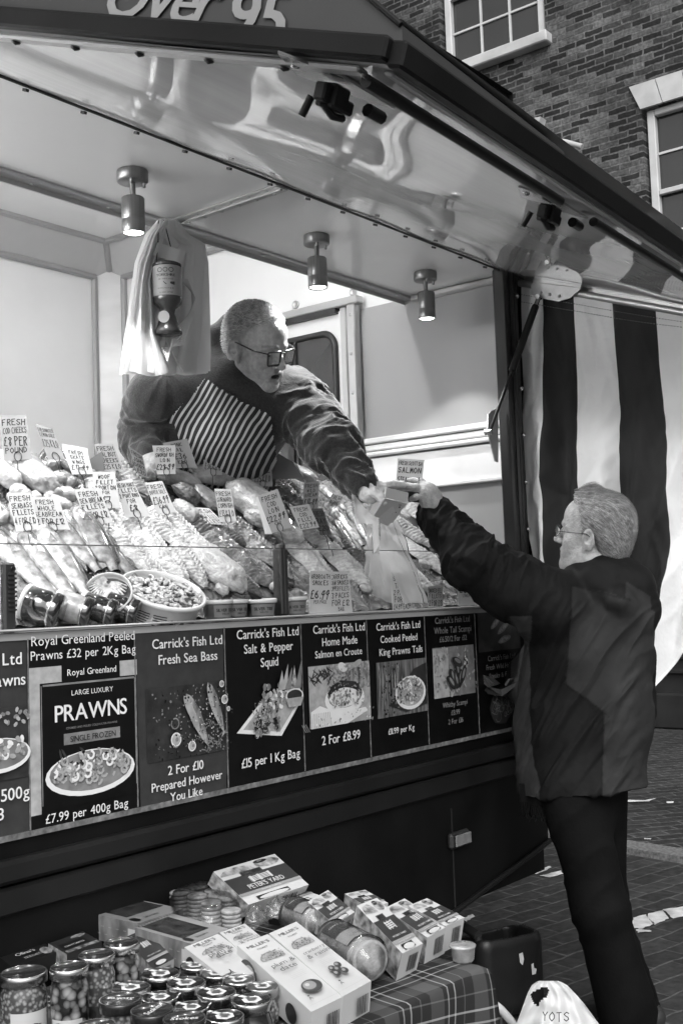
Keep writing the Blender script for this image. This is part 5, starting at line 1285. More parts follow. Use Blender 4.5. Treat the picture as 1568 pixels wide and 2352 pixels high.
    # ribbed cuffs
    for (w_, e_) in ((wrL, elL), (wrR, elR)):
        g = MB(); d = unit(w_-e_); a = w_-d*.035; x = unit(np.cross(d, [0, 0, 1.])); y = np.cross(d, x); V_ = []
        for i in range(6):
            for j in range(40):
                an = 2*PI*j/40; r = (.043 if i not in (0, 5) else .037)+.0022*(j % 2)
                V_.append(a+d*.011*i+x*r*math.cos(an)+y*r*math.sin(an))
        g.add(V_, [(i*40+j, i*40+(j+1) % 40, (i+1)*40+(j+1) % 40, (i+1)*40+j) for i in range(5) for j in range(40)], 0, True); part('cuff', g, M_FLEECE, t)
    # striped apron: sheet just proud of the fleece, bib edge bound
    FA = Field(lo, hi, .006); FA.chain([neck1-[0, 0, .01], chest, belly, hip], [.141, .179, .197, .207], .08); FA.chain([shR*.8+neck1*.2, shR], [.106, .09], .05).chain([shL*.8+neck1*.2, shL], [.106, .09], .05)
    V, Q = FA.mesh(1); Nn = vnormals(V, Q); V = V+Nn*(.006*fbm(V, 12, 8, 2)+.004)[:, None]; px, py = projv(V)
    face = ((V-CAM)*Nn).sum(1) < .1
    m = inpoly(px, py, [(470, 866), (505, 888), (560, 922), (622, 952), (630, 1000), (648, 1140), (560, 1220), (380, 1220), (352, 1000), (400, 945), (440, 905)]) & face
    sm_ = bpy.data.materials.new('striped_apron'); sm_.use_nodes = True; nt = sm_.node_tree; L = nt.links; b = nt.nodes['Principled BSDF']; b.inputs['Roughness'].default_value = .8
    ge = N(nt, 'ShaderNodeTexCoord'); nz_ = N(nt, 'ShaderNodeTexNoise'); nz_.inputs['Scale'].default_value = 7; L.new(ge.outputs['Object'], nz_.inputs['Vector'])
    vm = N(nt, 'ShaderNodeVectorMath', operation='MULTIPLY_ADD'); vm.inputs[1].default_value = (.022,)*3; L.new(nz_.outputs['Color'], vm.inputs[0]); L.new(ge.outputs['Object'], vm.inputs[2])
    dt = N(nt, 'ShaderNodeVectorMath', operation='DOT_PRODUCT'); ax = .86*_r-.50*_u; dt.inputs[1].default_value = tuple(ax); L.new(vm.outputs[0], dt.inputs[0])
    mu = N(nt, 'ShaderNodeMath', operation='MULTIPLY'); mu.inputs[1].default_value = 1/.0168; L.new(dt.outputs['Value'], mu.inputs[0])
    fr = N(nt, 'ShaderNodeMath', operation='FRACT'); L.new(mu.outputs[0], fr.inputs[0]); gt = N(nt, 'ShaderNodeMath', operation='GREATER_THAN'); gt.inputs[1].default_value = .60; L.new(fr.outputs[0], gt.inputs[0])
    mr = N(nt, 'ShaderNodeMapRange'); mr.inputs[3].default_value = .014; mr.inputs[4].default_value = .46; L.new(gt.outputs[0], mr.inputs[0]); L.new(mr.outputs[0], b.inputs['Base Color'])
    smesh('apron', V, Q, sm_, t, mask=m)
    # trousers
    F3 = Field([hip[0]-.4, hip[1]-.3, .6], [hip[0]+.4, hip[1]+.3, 1.6], .014)
    F3.cone([hip[0], hip[1], 1.5], [hip[0], hip[1], 1.2], .19, .18, .05)
    for l_ in legs: F3.chain([[l_[0], l_[1], 1.25], l_, [l_[0], l_[1], .70]], [.10, .085, .07], .04)
    V, Q = F3.mesh(1); smesh('trousers', V, Q, M_TROU, t)
    # spectacles
    sp = MB(); ln = MB(); nrm = M[:, 1]
    for sx in (-1, 1):
        P_ = []
        for (cx, cz, a0) in ((.052, .006, 0), (.013, .006, PI/2), (.015, -.024, PI), (.049, -.024, 1.5*PI)):
            for k in range(5):
                a = a0+PI/2*k/4; rr = .006; x = cx+rr*math.cos(a)*(1 if cx > .03 else 1); z = cz+rr*math.sin(a)
                P_.append(q(sx*x, .117-.10*abs(x)*.9-.004, z-.004))
        sp.tube(P_+[P_[0]], .0029, 6); ln.poly(P_ if sx > 0 else P_[::-1])
        sp.tube([q(sx*.058, .108, .003), q(sx*.083, .070, .006), q(sx*.088, -.005, .014), q(sx*.085, -.02, .0)], [.0022, .0024, .0022, .002], 6)
    sp.tube([q(-.011, .114, .002), q(0, .118, .004), q(.011, .114, .002)], .002, 6)
    gl = part('spectacles', sp, M_SPECS, t); part('lenses', ln, M_SPECL, gl)
    return t
seller()

# ---------------------------------------------------------------- the customer reaching up
def customer():
    X0_ = 3.20; P = lambda x, y, X=X0_: on(0, X, x, y)
    hd = np.array([3.194, -.388, 1.604]); fwd = unit([-.18, .965, .19]); M = frame(fwd, [-.117, -.226, .967]); s = .98
    shL = P(1262, 1392, 3.08); shR = P(1330, 1400, 3.36); chest = P(1340, 1490, 3.22); belly = P(1325, 1660, 3.22); hip = P(1335, 1800, 3.22)
    elL = P(1082, 1285, 2.90); wrL = P(996, 1172, 2.87); elR = P(1215, 1560, 3.34); wrR = P(1204, 1592, 3.24)
    neck0 = hd+M@np.array([0, -.04, -.08]); neck1 = P(1378, 1330, 3.22)
    kn = [P(1374, 2077, 3.16), P(1380, 2077, 3.34)]; an = [P(1440, 2330, 3.26), P(1450, 2325, 3.44)]
    hips = [hip+np.array([-.08, 0, -.02]), hip+np.array([.08, 0, -.02])]
    t = thing('person', (an[0][0], an[0][1], GZ), 'grey haired customer in a black and grey anorak reaching up with his back to us', 'person')
    lo = np.array([2.62, -.80, 1.0]); hi = np.array([3.58, .22, 1.80]); F = Field(lo, hi, .0036)
    q = sculpt_head(F, hd, M, s, mouth=0, jaw=1.05)
    F.chain([neck0, neck1], [.058, .064], .03)
    F.chain([shR, shL], [.06, .06], .05).chain([neck1, chest, belly, hip], [.09, .12, .13, .13], .06)
    F.chain([shL, elL, wrL], [.05, .042, .028], .03).chain([shR, elR, wrR], [.05, .042, .029], .03)
    h = lambda x, y, dX=0: on(0, 2.835+dX, x, y)
    F.chain([wrL, h(992, 1152, .01), h(980, 1130)], [.029, .032, .030], .016); F.ell(h(980, 1134), (.030, .034, .030), None, .015)
    finger(F, [h(972, 1116), h(966, 1106), h(950, 1104, -.005), h(938, 1103, -.012)], .0115, .008)
    finger(F, [h(968, 1124, -.015), h(957, 1119, -.03), h(938, 1116, -.04), h(924, 1114, -.045)], .0115, .0085)
    finger(F, [h(978, 1118, .02), h(970, 1108, .03), h(956, 1107, .03), h(944, 1110, .025)], .011, .0085)
    finger(F, [h(984, 1124, .035), h(974, 1114, .045), h(960, 1114, .045), h(950, 1118, .04)], .0105, .008)
    finger(F, [h(968, 1140, -.02), h(957, 1142, -.03), h(946, 1146, -.03)], .0125, .010)
    # other hand with the open wallet
    w_ = lambda x, y, dX=0: on(0, 3.24+dX, x+64, y)
    F.chain([wrR, w_(1152, 1590)], [.03, .034], .02); F.ell(w_(1150, 1590), (.03, .036, .03), None, .015)
    for k in range(4): finger(F, [w_(1148, 1582+k*7), w_(1136, 1585+k*6, -.01), w_(1128, 1590+k*5, .0)], .0105, .0085)
    finger(F, [w_(1152, 1578), w_(1140, 1572, -.01), w_(1130, 1573, -.01)], .011, .009)
    V, Q = F.mesh(1); loc = (V-hd)@M/s; col = np.full(len(V), .95)
    eb = (np.abs(np.abs(loc[:, 0])-.034) < .022) & (np.abs(loc[:, 2]-.016) < .005) & (loc[:, 1] > .06); col[eb] *= .6
    F2 = Field([hip[0]-.5, -.75, GZ-.03], [hip[0]+.5, .1, 1.12], .011)
    F2.cone(belly, hip, .12, .085, .05)
    for a, b, c in zip(hips, kn, an): F2.chain([hip, a, b, c], [.08, .065, .05, .04], .04)
    V2, Q2 = F2.mesh(1); smesh('body', np.vstack([V, V2]), np.vstack([Q, Q2+len(V)]), M_SKIN, t, col=np.concatenate([col, np.ones(len(V2))]))
    e = MB()
    for sx in (-1, 1): e.lathe([(0, .0128*s), (.004*s, .0122*s), (.0041*s, .0122*s), (.006*s, .0112*s), (.0128*s, 0)], 14, q(sx*.032, .0795, -.0075), np.stack([M[:, 0], np.cross(M[:, 1], M[:, 0]), M[:, 1]], 1), mi=[1, 1, 0, 0])
    part('eyes', e, [mat('eye_white'), M_EYE], t)
    # combed grey hair
    FH = Field(hd-.18, hd+.18, .0036); FH.ell(q(0, -.016, .040), np.array([.084, .106, .090])*s, M, .02); FH.ell(q(0, -.06, -.02), np.array([.073, .056, .078])*s, M, .03); FH.cone(q(-.02, .06, .098), q(.03, .03, .118), .020*s, .024*s, .03); FH.cone(q(.0, -.05, -.09), q(0, -.06, -.11), .05*s, .045*s, .02)
    VH, QH = FH.mesh(1); NH = vnormals(VH, QH); l = (VH-hd)@M/s
    hair = ((l[:, 1] < .075-.3*np.abs(l[:, 0])) & (l[:, 2] > .088)) | ((l[:, 1] < .030+.40*(l[:, 2]-.05)) & (l[:, 2] > .012) & (l[:, 2] <= .09)) | ((l[:, 1] < .022) & (np.abs(l[:, 0]) > .066) & (l[:, 2] > -.012) & (l[:, 2] <= .013)) | ((l[:, 1] < -.026) & (l[:, 2] > -.118))
    pt = np.stack([l[:, 0]*20, l[:, 1]*20, l[:, 2]*20], 1)
    VH = VH+NH*(.0016*fbm(np.stack([l[:, 0]*110, l[:, 1]*30, (l[:, 2]+l[:, 1]*.5)*110], 1), 1, 1, 2)+.003*fbm(VH, 45, 2, 1))[:, None]
    hc = np.clip(.75+.6*fbm(np.stack([l[:, 0]*90, l[:, 1]*20, (l[:, 2]+l[:, 1]*.5)*90], 1), 1, 5, 2), .25, 2)
    smesh('hair', VH, QH, M_HAIR, t, col=hc, mask=hair)
    def flow(p, n, rg):
        lp = (p-hd)@M/s; return M[:, 1]*-1.0+M[:, 2]*(-.55-3*max(0, -lp[1]))+M[:, 0]*(.5 if lp[2] > .09 else 0)+np.array([rg.uniform(-.18, .18) for _ in range(3)])
    strands('hair', VH, NH, hair, flow, 7000, .036, .0014, .0045, (.4, 1.6), t, 5, 4, .22)
    # anorak
    FJ = Field(lo+np.array([0, 0, -.30]), hi, .0042)
    FJ.chain([neck1, chest, belly], [.11, .155, .156], .07).chain([belly, hip, hip+np.array([0, 0, -.05])], [.158, .168, .172], .05)
    FJ.chain([P(1420, 1420, 3.22), P(1405, 1620, 3.22), P(1385, 1800, 3.22)], [.105, .112, .115], .06)
    FJ.chain([P(1285, 1500, 3.22), P(1275, 1680, 3.22), P(1280, 1800, 3.22)], [.10, .10, .10], .06)
    FJ.chain([chest, shL], [.12, .10], .05).chain([chest, shR], [.12, .10], .05)
    FJ.chain([shL, elL, wrL+(elL-wrL)*.10], [.100, .074, .054], .04).chain([shL, (shL+elL)/2+np.array([0, 0, -.02]), elL], [.1, .09, .07], .03)
    FJ.chain([shR, elR, wrR+(elR-wrR)*.2], [.095, .075, .055], .04)
    # collar and folded hood
    for k in range(12):
        a0, a1 = 2*PI*k/12, 2*PI*(k+1)/12; P_ = lambda a, dz=0: q(.078*math.cos(a), -.040+.090*math.sin(a), -.128-.006*math.sin(a)+dz)
        FJ.cone(P_(a0), P_(a1), .017, .017, .008).cone(P_(a0, -.03), P_(a1, -.03), .026, .026, .012)
    FJ.chain([P(1400, 1330, 3.16), P(1455, 1345, 3.22), P(1478, 1405, 3.24)], [.045, .05, .042], .05).chain([P(1350, 1330, 3.12), P(1420, 1375, 3.12), P(1468, 1425, 3.2)], [.022, .028, .035], .03)
    FJ.cone(neck0, hd+M@np.array([0, .03, .02]), .056, .085, .006, mode='cut')
    hem = P(1330, 1850, 3.22); FJ.plane(P(1230, 1830, 3.1), (P(1445, 1885, 3.22)-P(1230, 1830, 3.1))[[0, 1, 2]]*0+np.array([.0, -.10, -1.0]))
    V, Q = FJ.mesh(1); Nn = vnormals(V, Q)
    V = limb_folds(V, Nn, [shL, elL, wrL], [.085], .0085, 22, 14, .03); Nn = vnormals(V, Q)
    px, py = projv(V); tor = np.clip((1200-0*px+250-py)/-60, 0, 1)
    # long slanting drapes over the back and side
    dr = fbm(np.stack([V[:, 0]*5, (V[:, 1]*1.0+V[:, 2]*.62)*13, V[:, 2]*2.0], 1), 1, 21, 3); dr = np.clip(1-3.0*np.abs(dr), 0, 1)**1.4; V = V+Nn*((.014*dr-.004)*np.clip((py-1330)/120, 0, 1)*(px > 1160))[:, None]
    V = V+Nn*(.0012*fbm(V, 40, 6, 2))[:, None]
    fc = ((V-CAM)*Nn).sum(1) < .15*0+.02; col = np.full(len(V), 1.0)
    bk = inpoly(px, py, [(1312, 1345), (1400, 1362), (1445, 1378), (1500, 1405), (1500, 1700), (1455, 1690), (1390, 1640), (1300, 1570)]) | inpoly(px, py, [(1386, 1638), (1455, 1688), (1500, 1700), (1510, 1900), (1378, 1900)])
    hp = inpoly(px, py, [(1438, 1335), (1492, 1370), (1492, 1420), (1462, 1445), (1432, 1420)]); frt = inpoly(px, py, [(1170, 1390), (1222, 1380), (1216, 1600), (1228, 1760), (1244, 1840), (1170, 1840)]) & (V[:, 2] < 1.36)
    col[(bk | hp) & fc] = 3.7; col[frt & fc] = 6.0
    for e in ([(1312, 1345), (1445, 1378)], [(1312, 1345), (1300, 1570)], [(1300, 1570), (1390, 1640)], [(1386, 1640), (1379, 1880)]):
        pa, pb = np.array(e[0], float), np.array(e[1], float); d = unit(pb-pa); qx = np.stack([px, py], 1)-pa; t_ = np.clip(qx@d, 0, np.linalg.norm(pb-pa)); dist = np.linalg.norm(qx-t_[:, None]*d, axis=1); col[(dist < 2.2) & fc] *= .45
    smesh('anorak', V, Q, mat('anorak_cloth', .0062, .72, spec=.18, var=.25, vs=12, bump=.35, bs=55, attr=True), t, col=col)
    g = MB(); d = unit(wrL-elL); a = wrL-d*.03; x = unit(np.cross(d, [0, 0, 1.])); y = np.cross(d, x); V_ = []
    for i in range(5):
        for j in range(36):
            r = (.047 if i not in (0, 4) else .040)+.002*(j % 2); V_.append(a+d*.010*i+x*r*math.cos(2*PI*j/36)+y*r*math.sin(2*PI*j/36))
    g.add(V_, [(i*36+j, i*36+(j+1) % 36, (i+1)*36+(j+1) % 36, (i+1)*36+j) for i in range(4) for j in range(36)], 0, True); part('cuff', g, M_JACKET, t)
    # drawcord loop and hem seam
    g = MB(); c = P(1262, 1842, 3.08); g.tube([c+np.array([0, .004, .01]), c+np.array([-.008, 0, -.006]), c+np.array([0, -.004, -.014]), c+np.array([.008, -.004, -.004]), c+np.array([.004, 0, .01])], .0016, 6); part('drawcord', g, M_JACKL, t)
    # trousers and shoes
    F3 = Field([hip[0]-.55, -.85, GZ-.02], [hip[0]+.55, .15, 1.06], .008)
    F3.cone(hip+np.array([0, .01, .0]), hip+np.array([0, 0, -.06]), .108, .112, .05)
    for i, (a, b, c) in enumerate(zip(hips, kn, an)): F3.chain([a+np.array([0, -.01, 0]), b, c], [.096, .076, .088], .05)
    F3.plane([0, 0, GZ+.045], [0, 0, -1])
    V, Q = F3.mesh(1); Nn = vnormals(V, Q)
    dr = np.clip(1-3.2*np.abs(fbm(np.stack([V[:, 0]*3, (V[:, 1]+V[:, 2]*.9)*8, V[:, 2]*2.0], 1), 1, 31, 2)), 0, 1)**1.5; V = V+Nn*(.006*dr-.002)[:, None]
    smesh('trousers', V, Q, M_TROU, t)
    for c in an:
        g = Field(c-np.array([.25, .25, .2]), c+np.array([.25, .3, .1]), .008); f2 = unit([fwd[0], fwd[1], 0]); b = np.array([c[0], c[1], GZ])
        g.chain([b+np.array([0, 0, .05])-f2*.06, b+np.array([0, 0, .045])+f2*.07, b+np.array([0, 0, .035])+f2*.16], [.045, .045, .032], .03).cone(b+[0, 0, .05], b+[0, 0, .12], .045, .05, .03); g.plane([0, 0, GZ+.003], [0, 0, -1])
        V, Q = g.mesh(1); smesh('shoe', V, Q, M_RUBBER, t)
    # thin metal spectacles
    sp = MB(); ln = MB()
    for sx in (-1, 1):
        P_ = [q(sx*(.033+.024*math.cos(a)), .112-.006*abs(math.cos(a)), -.008+.018*math.sin(a)) for a in np.linspace(0, 2*PI, 17)]; sp.tube(P_, .0014, 6); ln.poly(P_[:-1] if sx > 0 else P_[:-1][::-1])
        sp.tube([q(sx*.056, .106, -.004), q(sx*.080, .065, .0), q(sx*.090, .0, .004), q(sx*.086, -.018, -.008)], .0013, 6)
    sp.tube([q(-.01, .112, -.003), q(0, .116, .0), q(.01, .112, -.003)], .0013, 6)
    gl = part('spectacles', sp, M_WIREF, t); part('lenses', ln, M_SPECL, gl)
    rg = MB(); c = h(962, 1107, -.004); d = unit(h(966, 1106)-h(950, 1104, -.005)); rg.tube([c+.0125*(math.cos(a)*unit(np.cross(d, [0, 0, 1.]))+math.sin(a)*unit(np.cross(d, np.cross(d, [0, 0, 1.])))) for a in np.linspace(0, 2*PI, 15)], .0018, 6); part('finger_ring', rg, M_STEEL, t)
    # things he holds or wears loose
    wq = lambda x, y, X=3.15: on(0, X, x, y)
    wl = thing('wallet', wq(1130, 1590), 'open black wallet in the customer\'s lower hand', 'wallet')
    g = MB(); A = [wq(1085, 1556), wq(1092, 1553), wq(1122, 1578), wq(1150, 1584, 3.18), wq(1185, 1568, 3.2), wq(1186, 1575, 3.2), wq(1152, 1600, 3.18), wq(1120, 1594)]
    g.prism(A, (.07, .02, -.01)); part('cover', g, M_RUBBER, wl)
    g = MB()
    for k in range(4): a = [wq(1090+k*5, 1556-k*1.2), wq(1120+k*5, 1580-k*1.5), wq(1124+k*5, 1580-k*1.5), wq(1094+k*5, 1555-k*1.2)]; g.prism([p+np.array([-.003, -.002, .002]) for p in a], (.06, .02, 0))
    g.prism([wq(1158, 1572, 3.175), wq(1166, 1560, 3.175), wq(1170, 1562, 3.175), wq(1162, 1576, 3.175)], (.05, .01, 0)); part('cards', g, mat('wallet_cards', .10, .3, var=.3, vs=60), wl)
    sc = thing('scarf', P(1215, 1835, 3.1), 'dark fringed scarf end hanging below the anorak', 'scarf')
    g = MB(); q0 = [P(1192, 1800, 3.08), P(1268, 1812, 3.08)]
    g.grid(lambda u, v: (q0[0]*(1-u)+q0[1]*u)+np.array([.012*math.sin(u*9), 0, 0])+np.array([0, 0, -.055*v]), 12, 4); part('cloth', g, M_TROU, sc)
    g = MB()
    for i in range(26):
        u = i/25; a = q0[0]*(1-u)+q0[1]*u+np.array([.012*math.sin(u*9), 0, -.053]); g.tube([a, a+np.array([random.uniform(-.006, .006), random.uniform(-.006, .006), -.025]), a+np.array([random.uniform(-.02, .02), random.uniform(-.02, .02)-.01*(u-.5), -.048])], .0018, 4)
    part('fringe', g, M_TROU, sc)
    return t
customer()

# ---------------------------------------------------------------- payment terminal, card and carrier bag between the hands
M_TERM = mat('terminal_white', .42, .35, var=.05)
tm = thing('payment_terminal', on(1, -.01, 895, 1160), 'white card payment terminal passed between seller and customer', 'card reader')
A = [on(1, -.02, 887, 1120), on(1, -.02, 938, 1132), on(1, -.035, 935, 1155), on(1, -.035, 884, 1143)]; B = [on(1, -.04, 883, 1145), on(1, -.04, 935, 1157), on(1, .0, 891, 1208), on(1, .0, 854, 1192)]
bk = np.array([.03, .05, .012])
g = MB(); g.prism(A, bk); g.prism(B, bk*.8); part('case', g, M_TERM, tm)
n_ = unit(np.cross(B[1]-B[0], B[3]-B[0])); n_ = n_ if n_ @ ray(900, 1160) < 0 else -n_
def ont(x, y): return onpl(B[0]+n_*.0012, n_, x, y)
g = MB()
for x, y, r in ((917, 1165, 1.6), (908, 1176.5, 1.6)): c = ont(x, y); g.poly([c+.0026*(math.cos(a)*_r+math.sin(a)*_u) for a in np.linspace(0, 2*PI, 10)[:-1]])
for i in range(5): g.box(ont(900+i*3, 1180+i*.8), (.003, .0008, .0012))
g.box(ont(919, 1160), (.012, .0006, .0015)); part('marks', g, M_RUBBER, tm)
g = MB(); q = [ont(*p) for p in [(897, 1165), (903, 1163), (908, 1178), (922, 1170), (918, 1180), (900, 1202), (868, 1190)]]; g.poly(q if np.cross(q[1]-q[0], q[2]-q[0])@n_ > 0 else q[::-1]); part('label', g, mat('terminal_sticker', .5, .3, var=.05), tm)
cq = [on(0, 2.80, x, y) for x, y in [(936, 1129), (962, 1131), (962, 1154), (938, 1152)]]
g = MB(); g.prism(cq, (.004, .004, 0)); solo('bank_card', g, M_RUBBER, 'dark bank card held against the terminal by the customer', 'bank card')
def film_mat(name, fac, v, rough):
    m = bpy.data.materials.new(name); m.use_nodes = True; nt = m.node_tree; L = nt.links; b = nt.nodes['Principled BSDF']
    b.inputs['Base Color'].default_value = grey(v); b.inputs['Roughness'].default_value = rough; b.inputs['Coat Weight'].default_value = .8
    tc = N(nt, 'ShaderNodeTexCoord'); nz = N(nt, 'ShaderNodeTexNoise'); nz.inputs['Scale'].default_value = 28; L.new(tc.outputs['Object'], nz.inputs['Vector'])
    bp = N(nt, 'ShaderNodeBump'); bp.inputs['Strength'].default_value = .5; bp.inputs['Distance'].default_value = .006; L.new(nz.outputs[0], bp.inputs['Height']); L.new(bp.outputs[0], b.inputs['Normal'])
    ms = N(nt, 'ShaderNodeMixShader'); ts = N(nt, 'ShaderNodeBsdfTransparent'); gl = N(nt, 'ShaderNodeBsdfGlossy'); gl.inputs['Roughness'].default_value = .08; L.new(bp.outputs[0], gl.inputs['Normal'])
    fr = N(nt, 'ShaderNodeFresnel'); fr.inputs[0].default_value = 1.45; L.new(bp.outputs[0], fr.inputs['Normal'])
    ms.inputs[0].default_value = fac; L.new(ts.outputs[0], ms.inputs[1]); L.new(b.outputs[0], ms.inputs[2])
    m2 = N(nt, 'ShaderNodeMixShader'); L.new(fr.outputs[0], m2.inputs[0]); L.new(ms.outputs[0], m2.inputs[1]); L.new(gl.outputs[0], m2.inputs[2]); L.new(m2.outputs[0], nt.nodes['Material Output'].inputs[0])
    return m
M_FILM = film_mat('clear_plastic_film', .44, .75, .2); M_FILM2 = film_mat('clear_packet_film', .05, .5, .15)
def film(name, fn, nu, nv, label, cat, m=M_FILM, parent=None):
    g = MB(); g.grid(fn, nu, nv, closeu=True)
    return part(name, g, m, parent) if parent else solo(name, g, m, label, cat)
path = [(872, 1160, .026), (880, 1215, .045), (888, 1270, .062), (902, 1330, .080), (915, 1385, .092)]
C_ = [on(1, .075-.0*k/4, x, y) for k, (x, y, _) in enumerate(path)]; Rr = [r for *_, r in path]
def bagfn(u, v):
    k = v*4; i = min(3, int(k)); f = k-i; c = C_[i]*(1-f)+C_[i+1]*f; r = (Rr[i]*(1-f)+Rr[i+1]*f); a = 2*PI*u
    r *= 1+.28*mnoise.noise((math.cos(a)*2.2, math.sin(a)*2.2, v*1.6))+.09*math.sin(a*7+v*3)*(1-.4*v)+.03*math.sin(a*17-v*5)+.12*mnoise.noise((math.cos(a)*5, math.sin(a)*5, v*7))
    return c+r*1.0*math.cos(a)*_r+r*.24*math.sin(a)*np.array([.62, .78, 0])+np.array([0, 0, .006*mnoise.noise((u*20, v*14, 2))])
film('plastic_bag', bagfn, 110, 60, 'clear plastic bag of fish hanging under the payment terminal', 'plastic bag')
g = MB(); hp = [on(1, -.03, *p) for p in [(808, 1160), (838, 1175), (862, 1205), (850, 1240), (884, 1262)]]
g.grid(lambda u, v: hp[min(3, int(u*4))]*(1-(u*4-min(3, int(u*4))))+hp[min(3, int(u*4))+1]*(u*4-min(3, int(u*4)))+np.array([0, .02*math.sin(u*8), (v-.5)*.055*(1+.5*math.sin(u*11))]), 30, 8); solo('bag_handle', g, M_FILM, 'loose clear plastic bag flap left of the payment terminal', 'plastic bag')
# ================================================================ CANVAS CURTAIN at the right end of the flap
M_CW = mat('canvas_white', .80, .85, var=.06, vs=6, bump=1.2, bs=22); M_CB = mat('canvas_black', .014, .8, var=.25, vs=6, bump=.2, bs=300)
XC = 3.50
def rail_z(y): v = (y+.004)/(FL['fr'][1]-FL['hr'][1]); return (FL['hr']*(1-v)+FL['fr']*v)[2]
stx = [-.02]+[on(0, XC, x, y)[1] for x, y in ((1250, 692), (1319, 700), (1409, 712), (1508, 728))]
while stx[-1] > -.84: stx.append(stx[-1]-(stx[2]-stx[4])/2)
def canvas(y, v):
    z1 = rail_z(y)-.035; zb = np.interp(-y, [0, .36, .43, .60, .85], [.95, .97, 1.01, 1.28, 1.66]); z = z1*(1-v)+zb*v
    a = v**.8
    x = XC-.01+.036*a*math.sin(y*34+v*2.2+.6)+.016*a*math.sin(y*61-v*4)+.03*a*mnoise.noise((y*7, v*2.0, 3))-.03*a
    yy = y+(.030*math.sin(v*5.0+y*6)*a+.02*a*mnoise.noise((y*4, v*3, 9)))-.05*max(0, v-.35)*math.sin((v-.35)*6)*(1 if y < -.35 else .4)
    crease = abs(mnoise.noise(((y+z*.35)*9, z*2.2, 5)))
    c2 = abs(mnoise.noise(((y+z*.5)*16, z*5, 8))); c3 = abs(mnoise.noise(((y-z*.25)*24, z*3, 2)))
    return np.array([x-.030*a*(1-2.5*crease)+.016*min(1, v*3)*c2+.008*c3, yy, z])
cvt = thing('side_curtain', (XC, -.4, .95), 'black and white striped canvas curtain hanging from the right end of the flap', 'canvas curtain')
g = MB(); ny = 170; nz = 120; ys_ = np.linspace(-.012, -.845, ny); ed = stx
V = [canvas(y, j/(nz-1)) for y in ys_ for j in range(nz)]; o = len(g.v)
for i in range(ny-1):
    ym = (ys_[i]+ys_[i+1])/2; k = sum(ym < e for e in ed[1:]); 
    pass
g.v = [tuple(p) for p in V]
for i in range(ny-1):
    ym = (ys_[i]+ys_[i+1])/2; k = sum(1 for e in ed[1:] if ym < e)
    for j in range(nz-1): g.f.append((i*nz+j, i*nz+j+1, (i+1)*nz+j+1, (i+1)*nz+j)); g.m.append(k % 2); g.sm.append(True)
part('canvas', g, [M_CW, M_CB], cvt)
g = MB()
for v0 in (.018, .035):
    for i in range(0, ny-2, 2): g.tube([canvas(ys_[i], v0)-np.array([.002, 0, 0]), canvas(ys_[i+1], v0)-np.array([.002, 0, 0])], .0012, 4)
part('stitching', g, mat('grey_thread', .2, .8, var=0), cvt)
g = MB()
for i in range(ny-1):
    ym = (ys_[i]+ys_[i+1])/2
    if -.62 < ym < -.30: 
        a, b = canvas(ys_[i], 1), canvas(ys_[i+1], 1); w_ = np.array([-.012, .035, .055]); g.add([a-np.array([.006, 0, 0]), b-np.array([.006, 0, 0]), b+w_, a+w_], [(0, 1, 2, 3)], 0 if ym < -.43 else 1)
part('folded_hem', g, [M_CW, M_CB], cvt)
g = MB(); g.tube([(XC-.004, -.004, rail_z(-.004)-.022), (XC-.004, -.85, rail_z(-.85)-.022)], .012, 10); part('curtain_rail', g, M_ALU, fo)

# ================================================================ BAGS AND COLLECTION BOX hanging from the beam
M_BAG = bpy.data.materials.new('white_carrier_film'); M_BAG.use_nodes = True; nt = M_BAG.node_tree; L = nt.links; b = nt.nodes['Principled BSDF']
b.inputs['Base Color'].default_value = grey(.78); b.inputs['Roughness'].default_value = .35
tl = N(nt, 'ShaderNodeBsdfTranslucent'); tl.inputs[0].default_value = grey(.7); ms = N(nt, 'ShaderNodeMixShader'); ms.inputs[0].default_value = .35
nz_ = N(nt, 'ShaderNodeTexNoise'); nz_.inputs['Scale'].default_value = 40; tc = N(nt, 'ShaderNodeTexCoord'); mp = N(nt, 'ShaderNodeMapping'); mp.inputs['Scale'].default_value = (1, 1, .25); L.new(tc.outputs['Object'], mp.inputs[0]); L.new(mp.outputs[0], nz_.inputs['Vector'])
bp = N(nt, 'ShaderNodeBump'); bp.inputs['Strength'].default_value = .5; bp.inputs['Distance'].default_value = .006; L.new(nz_.outputs[0], bp.inputs['Height']); L.new(bp.outputs[0], b.inputs['Normal'])
L.new(b.outputs[0], ms.inputs[1]); L.new(tl.outputs[0], ms.inputs[2]); L.new(ms.outputs[0], nt.nodes['Material Output'].inputs[0])
bv = [500, 535, 556, 600, 700, 800, 852]; bl = [372, 342, 334, 318, 305, 290, 283]; br_ = [398, 425, 462, 470, 473, 475, 474]
bag = thing('carrier_bags', on(1, .40, 380, 850), 'bundle of white carrier bags hanging from the ceiling beam', 'carrier bags')
for ly in range(5):
    g = MB(); dy = .405-.014*ly
    def fn(u, v, ly=ly, dy=dy):
        y = 500+352*v; l = np.interp(y, bv, bl); r = np.interp(y, bv, br_); sh = [0, 4, 9, -3, 2][ly]
        if ly == 4: r = min(r, np.interp(y, [500, 560, 640, 760, 852], [360+22, 372, 352, 372, 420]))
        if ly == 3: r -= 25*min(1, v*3)
        x = l+(r-l)*u+sh*(u-.5)*2
        fold = .016*math.sin(u*(9+ly*2)+v*2+ly)*min(1, v*4)+.010*mnoise.noise((u*4+ly*3, v*2.5, ly))+.004*mnoise.noise((u*14, v*6, ly+4.))
        y += (6*math.sin(u*8+ly) if v > .95 else 0)+ly*1.5
        return on(1, dy+fold-.02*math.sin(PI*u)*min(1, v*2), x, y)
    g.grid(fn, 40, 50); part('bag', g, M_BAG, bag)
